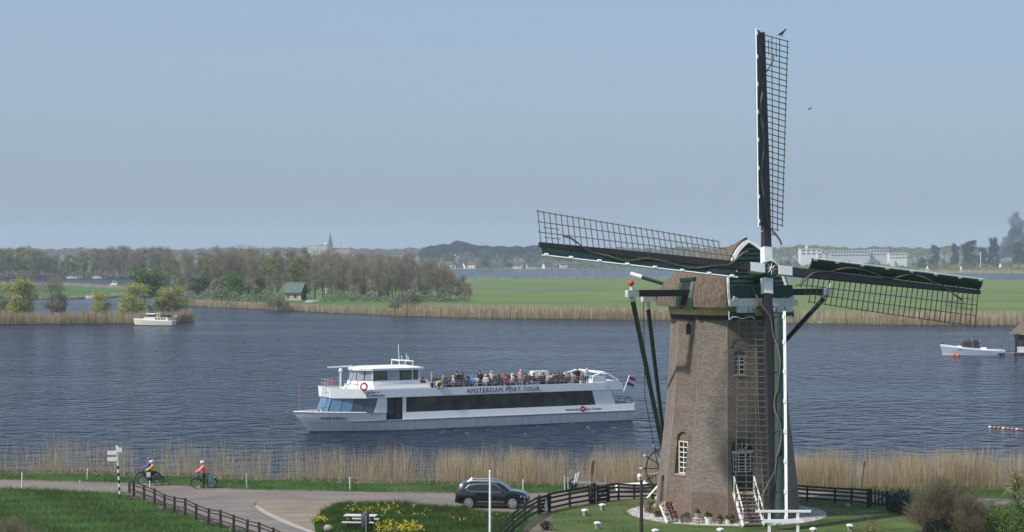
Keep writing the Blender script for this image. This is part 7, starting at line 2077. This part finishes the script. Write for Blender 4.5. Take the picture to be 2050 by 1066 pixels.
HP = [house_proto(11, 8, 3.4, 4.0, M['housewhite'], M['roofdark']), house_proto(9, 7, 5.6, 3.4, M['housewhite'], M['roofred']), house_proto(14, 8, 3.0, 3.2, M['housecream'], M['roofdark']), house_proto(9, 7, 3.0, 4.2, M['housebrick'], M['roofred'])]
used = [False] * 4
HL = [(888, 1995, 0, 20, 'white low house with dark roof, leftmost on the far shore'), (899, 1990, 1, -15, 'white two storey house with red roof left on the far shore'), (910, 2010, 3, 70, 'small brick house behind the leftmost white ones'), (922, 1985, 2, 10, 'long cream house on the far shore left of the light green tree'), (935, 1985, 0, 35, 'white low house between the long cream house and the large white house'), (945, 1980, 1, -10, 'large bright white house just left of the round light green tree'),
      (957, 2000, 3, 0, 'brick house touching the round light green tree'), (1024, 1995, 2, 15, 'cream house right of the narrow light green tree'), (1037, 1985, 0, -20, 'white cottage second right of the narrow light green tree'), (1050, 1995, 3, 30, 'brick cottage right of the white cottage on the far shore'), (1063, 1985, 0, 10, 'white cottage before the tip of the left sail'), (1078, 1995, 2, -5, 'long cream cottage under the tip of the left sail'), (1096, 1985, 0, 25, 'white cottage under the left sail boards'), (1112, 2000, 3, -30, 'brick cottage under the left sail boards'), (1128, 1990, 1, 5, 'white two storey house under the left sail boards'),
      (1866, 1655, 0, 15, 'white house behind the right sail among trees, left one'), (1876, 1660, 2, -20, 'cream house behind the right sail among trees, right one'), (1934, 1650, 0, 10, 'long white house on the far right shore between bushes'), (1962, 1760, 0, -15, 'pale house with flagpole below the dark evergreens'), (2010, 1790, 1, 12, 'white two storey house right of the flagpole'), (2035, 1780, 3, -8, 'brick house with red roof at the right edge of the far shore')]
for px, d, kd, rz, lab in HL:
    if used[kd]: o = copy_tree(HP[kd])
    else: o = HP[kd]; used[kd] = True
    o.location = (XAT(px, d), d, LZ); o.rotation_euler = (0, 0, R(rz)); o.scale = (.8, .8, .8); tag(o, lab, 'house', 'houses on the far shore')
p0 = XAT(1963, 1750); o = empty('flagpole', (p0, 1750, LZ), 0, 'thin white flagpole on the far right shore', 'flagpole'); g = MB(); g.tube([(0, 0, 0), (0, 0, 17)], .3, 5); g.build('shaft', M['mill_white'], o)
for px, d, h, lab in ((965, 0, 0, ''),): pass
o = empty('sailboat_mast', (XAT(652, 760), 760, WZ), 0, 'white mast showing between the trunks of the middle wood', 'mast'); g = MB(); g.tube([(0, 0, 0), (0, 0, 13)], .16, 5); g.beam((-2, 0, 3), (2, 0, 3), .15); g.build('spar', M['mill_white'], o)
# apartment block and church far behind
def block(name, px0, px1, py0, py1, d, dep, label, cat, storeys, bays, wall, roofless=True, steps=None):
    x0, x1 = XAT(px0, d), XAT(px1, d); z1 = ZAT(py0, d); z0 = LZ
    o = empty(name, ((x0 + x1) / 2, d, LZ), 0, label, cat); w = x1 - x0; h = z1 - z0
    g = MB(); g.box((0, dep / 2, h / 2), (w, dep, h)); g.build('wall', wall, o)
    zb = ZAT(py1, d) - LZ
    for j in range(storeys):
        for i in range(bays):
            g = MB(); g.box((-w / 2 + w * (i + .5) / bays, -.05, zb + (h - zb) * (j + .45) / storeys), (w / bays * .62, .14, (h - zb) / storeys * .42)); g.build('window', M['darkglass'], o)
    g = MB(); g.box((0, dep / 2, h + .3), (w + .6, dep + .6, .6)); g.build('parapet', M['greywhite'], o)
    return o, w, h
b1_, w_, h_ = block('apartment_block', 615, 634, 492, 503, 2560, 14, 'white apartment block, left of two beside the church spire', 'apartment block', 3, 5, M['housewhite'])
b2_, w_, h_ = block('apartment_block', 636, 655, 490.5, 503, 2550, 14, 'white apartment block, right of two next to the church spire', 'apartment block', 3, 5, M['housewhite'])
g = MB(); g.box((3, 6, h_ + 1.6), (4, 4, 2)); g.build('lift_house', M['housewhite'], b2_)
d = 2600; ch = empty('church', (XAT(661, d), d, LZ), 0, 'grey church with a tall thin spire on the skyline', 'church')
M['slate'] = mat('grey_slate', (.09, .10, .12), .6, .2, .5)
zs_ = ZAT(466, d) - LZ; zt_ = ZAT(492, d) - LZ
g = MB(); g.box((0, 0, zt_ / 2), (7, 7, zt_)); g.build('tower', M['housebrick'], ch)
g = MB(); g.loft([[(3.4 * math.cos(t), 3.4 * math.sin(t), zt_) for t in np.linspace(0, 2 * math.pi, 9)[:-1]], [(2.6 * math.cos(t), 2.6 * math.sin(t), zt_ + 4) for t in np.linspace(0, 2 * math.pi, 9)[:-1]], [(.12 * math.cos(t), .12 * math.sin(t), zs_) for t in np.linspace(0, 2 * math.pi, 9)[:-1]]]); g.build('spire', M['slate'], ch)
g = MB(); g.box((14, 0, 7), (22, 10, 14)); g.prism([(3, -5.5, 14), (3, 5.5, 14), (3, 0, 20)], (22, 0, 0)); g.build('nave', M['housebrick'], ch)
d = 3000; o = empty('radio_mast', (XAT(683, d), d, LZ), 0, 'thin grey radio mast right of the church spire', 'mast'); g = MB(); g.tube([(0, 0, 0), (0, 0, ZAT(484, d) - LZ)], [.6, .25], 4); g.build('shaft', M['slate'], o)
d = 2700; o = empty('radio_mast', (XAT(965, d), d, LZ), 0, 'thin grey radio mast over the dark wooded hill', 'mast'); g = MB(); g.tube([(0, 0, 0), (0, 0, ZAT(483, d) - LZ)], [.6, .25], 4); g.build('shaft', M['slate'], o)
# white office complex right of the mill
oc, w_, h_ = block('office_building', 1603, 1645, 499, 511, 2150, 18, 'white office block with blank upper storeys right of the windmill', 'office building', 2, 4, M['housewhite'])
g = MB(); g.box((-4, 8, h_ + 2), (2.5, 2.5, 3.4)); g.build('chimney', M['housewhite'], oc)
oc2, w_, h_ = block('office_building', 1646, 1742, 502, 514, 2160, 16, 'long white office wing with grey glazed upper floor', 'office building', 2, 16, M['greywhite'])
oc3, w_, h_ = block('office_building', 1743, 1780, 501, 512, 2170, 14, 'grey middle office block right of the long wing', 'office building', 2, 6, M['greywhite'])
oc4, w_, h_ = block('office_building', 1781, 1816, 507, 519, 2140, 14, 'low white office block at the right end of the complex', 'office building', 2, 6, M['housewhite'])
oc5, w_, h_ = block('office_building', 1636, 1662, 508, 522, 2120, 8, 'white stair block projecting before the long office wing', 'office building', 3, 2, M['housewhite'])
# pale gate and hurdles in the polder, seen through the right sail
for px, py, lab in ((1893, 612, 'grey hurdle fence in the polder behind the right sail, left one'), (1912, 618, 'grey hurdle fence in the polder behind the right sail, right one')):
    p = P(px, py, LZ); hd = empty('hurdle', p, R(70 if px < 1900 else 20), lab, 'hurdle')
    for x in np.linspace(-3, 3, 7):
        g = MB(); g.beam((x, 0, 0), (x, 0, 2.4), .14); g.build('post', M['wood_grey'], hd)
    for z in (.6, 1.4, 2.2):
        g = MB(); g.beam((-3, -.1, z), (3, -.1, z), .07, .14); g.build('rail', M['wood_grey'], hd)
p = P(1650, 648.5, WZ); motor_yacht(p, math.pi, 3.2, 'very small white boat at the far reeds below the right tail beam')
# ditches in the polder
M['ditch'] = mat('dark_ditch_water', (.03, .045, .03), .3, .2)
for pts in ([(930, 574.5), (1100, 578.5), (1190, 580), (1190, 582), (1100, 580.8), (930, 576.5)], [(1035, 585.5), (1110, 587), (1110, 588), (1035, 586.4)], [(1230, 603), (1330, 604.2), (1330, 605.2), (1230, 604)], [(1650, 584.6), (1900, 589.6), (1900, 591.4), (1650, 586.4)]):
    sheet('ditch', [P(a_, b_, LZ) for a_, b_ in pts], LZ + .03, M['ditch'], 'narrow dark ditch in the polder field')

# ------------------------------------------------------------------ birds
M['bird'] = mat('dark_plumage', (.03, .03, .035), .8, .2)
def bird(pos, label, fly=False, s=1.0):
    o = empty('bird', pos, R(20), label, 'bird'); o.scale = (s, s, s); g = MB()
    g.loft([[Vector((x, r * math.cos(t), z + r * math.sin(t))) for t in np.linspace(0, 2 * math.pi, 9)[:-1]] for x, r, z in ((-.24, .01, .10), (-.14, .06, .14), (0, .10, .22), (.10, .085, .30), (.15, .055, .37), (.19, .06, .42), (.235, .03, .42), (.30, .006, .405))])
    g.build('body', M['bird'], o, smooth='all')
    g = MB(); g.prism([(-.12, -.04, .16), (-.12, .04, .16), (-.36, .07, .04), (-.36, -.07, .04)], (0, 0, .012)); g.build('tail', M['bird'], o)
    for sg in (-1, 1):
        g = MB()
        if fly: g.prism([(.1, sg * .06, .26), (-.08, sg * .06, .24), (-.12, sg * .62, .40), (.02, sg * .58, .42)], (0, 0, .012)); g.build('wing', M['bird'], o)
        else:
            g.prism([(.08, sg * .09, .28), (-.06, sg * .105, .16), (-.26, sg * .05, .08), (-.10, sg * .08, .24)], (0, sg * .015, 0)); g.build('wing', M['bird'], o)
            g = MB(); g.beam((.0, sg * .04, .15), (.01, sg * .04, 0), .016); g.build('leg', M['bird'], o)
f_ = RHO; rr_ = VX * math.cos(f_) + BX * math.sin(f_); cc_ = -VX * math.sin(f_) + BX * math.cos(f_)
wv_ = R(13)
bird(MILL + HUB + NX * .12 + rr_ * (L_ - .08) + (cc_ * math.cos(wv_) - NX * math.sin(wv_)) * 1.42, 'dark bird perched on the tip of the upper sail', s=1.1)
bird((XAT(1622, 150), 150, ZAT(222, 150)), 'dark bird flying in the sky right of the upper sail', True, .55)

# ------------------------------------------------------------------ smoke column and haze
def smoke_mat(dens):
    m = bpy.data.materials.new('dark_smoke'); m.use_nodes = True; nt = m.node_tree
    nt.nodes.remove(nt.nodes['Principled BSDF']); v = nt.nodes.new('ShaderNodeVolumePrincipled')
    v.inputs['Color'].default_value = (.16, .17, .20, 1); v.inputs['Density'].default_value = dens; v.inputs['Anisotropy'].default_value = .2
    nt.links.new(v.outputs[0], nt.nodes['Material Output'].inputs['Volume']); return m
d = 2350; u_ = d / F
sm = []
rs_ = random.Random(5)
PL = [(2003, 512, 9), (2014, 507, 12), (2030, 505, 14), (2045, 500, 13), (2012, 495, 10), (2026, 490, 14), (2042, 485, 13), (2055, 478, 13), (2016, 480, 8), (2028, 474, 13), (2042, 466, 12), (2022, 464, 8), (2034, 456, 12), (2044, 448, 9), (2028, 446, 9), (2036, 438, 8), (2024, 434, 6), (2033, 428, 6), (2018, 441, 4), (2041, 431, 4), (2052, 456, 8), (2062, 470, 10), (2062, 448, 7)]
bm = bmesh.new()
for px, py, r in PL:
    mtx = Matrix.Translation((XAT(px, d), d + rs_.uniform(-10, 10), ZAT(py, d))) @ Matrix.Diagonal((r * u_, r * u_ * 1.1, r * u_, 1))
    bmesh.ops.create_icosphere(bm, subdivisions=2, radius=1, matrix=mtx)
me = bpy.data.meshes.new('smoke'); bm.to_mesh(me); bm.free()
so_ = link_mesh('smoke', me)
rm_ = so_.modifiers.new('r', 'REMESH'); rm_.mode = 'VOXEL'; rm_.voxel_size = 1.1
tx = bpy.data.textures.new('smoke_lumps', 'CLOUDS'); tx.noise_scale = 5.0; tx.noise_depth = 3
dm = so_.modifiers.new('d', 'DISPLACE'); dm.texture = tx; dm.strength = 6.0; dm.mid_level = .55
bpy.context.view_layer.update()
me2 = bpy.data.meshes.new_from_object(so_.evaluated_get(bpy.context.evaluated_depsgraph_get()))
so_.modifiers.clear(); so_.data = me2; me2.materials.clear(); me2.materials.append(smoke_mat(.16))
tag(so_, 'column of dark grey smoke rising at the right edge', 'smoke', kind='stuff')
hm = bpy.data.materials.new('haze_air'); hm.use_nodes = True; nt = hm.node_tree
nt.nodes.remove(nt.nodes['Principled BSDF']); v = nt.nodes.new('ShaderNodeVolumePrincipled')
v.inputs['Color'].default_value = (.72, .84, 1.0, 1); v.inputs['Density'].default_value = .00014; v.inputs['Anisotropy'].default_value = .0
nt.links.new(v.outputs[0], nt.nodes['Material Output'].inputs['Volume'])
g = MB(); g.box((0, 4450, 52), (10800, 9300, 116)); tag(g.build('haze', hm), 'thin pale blue air between here and the horizon', kind='stuff')
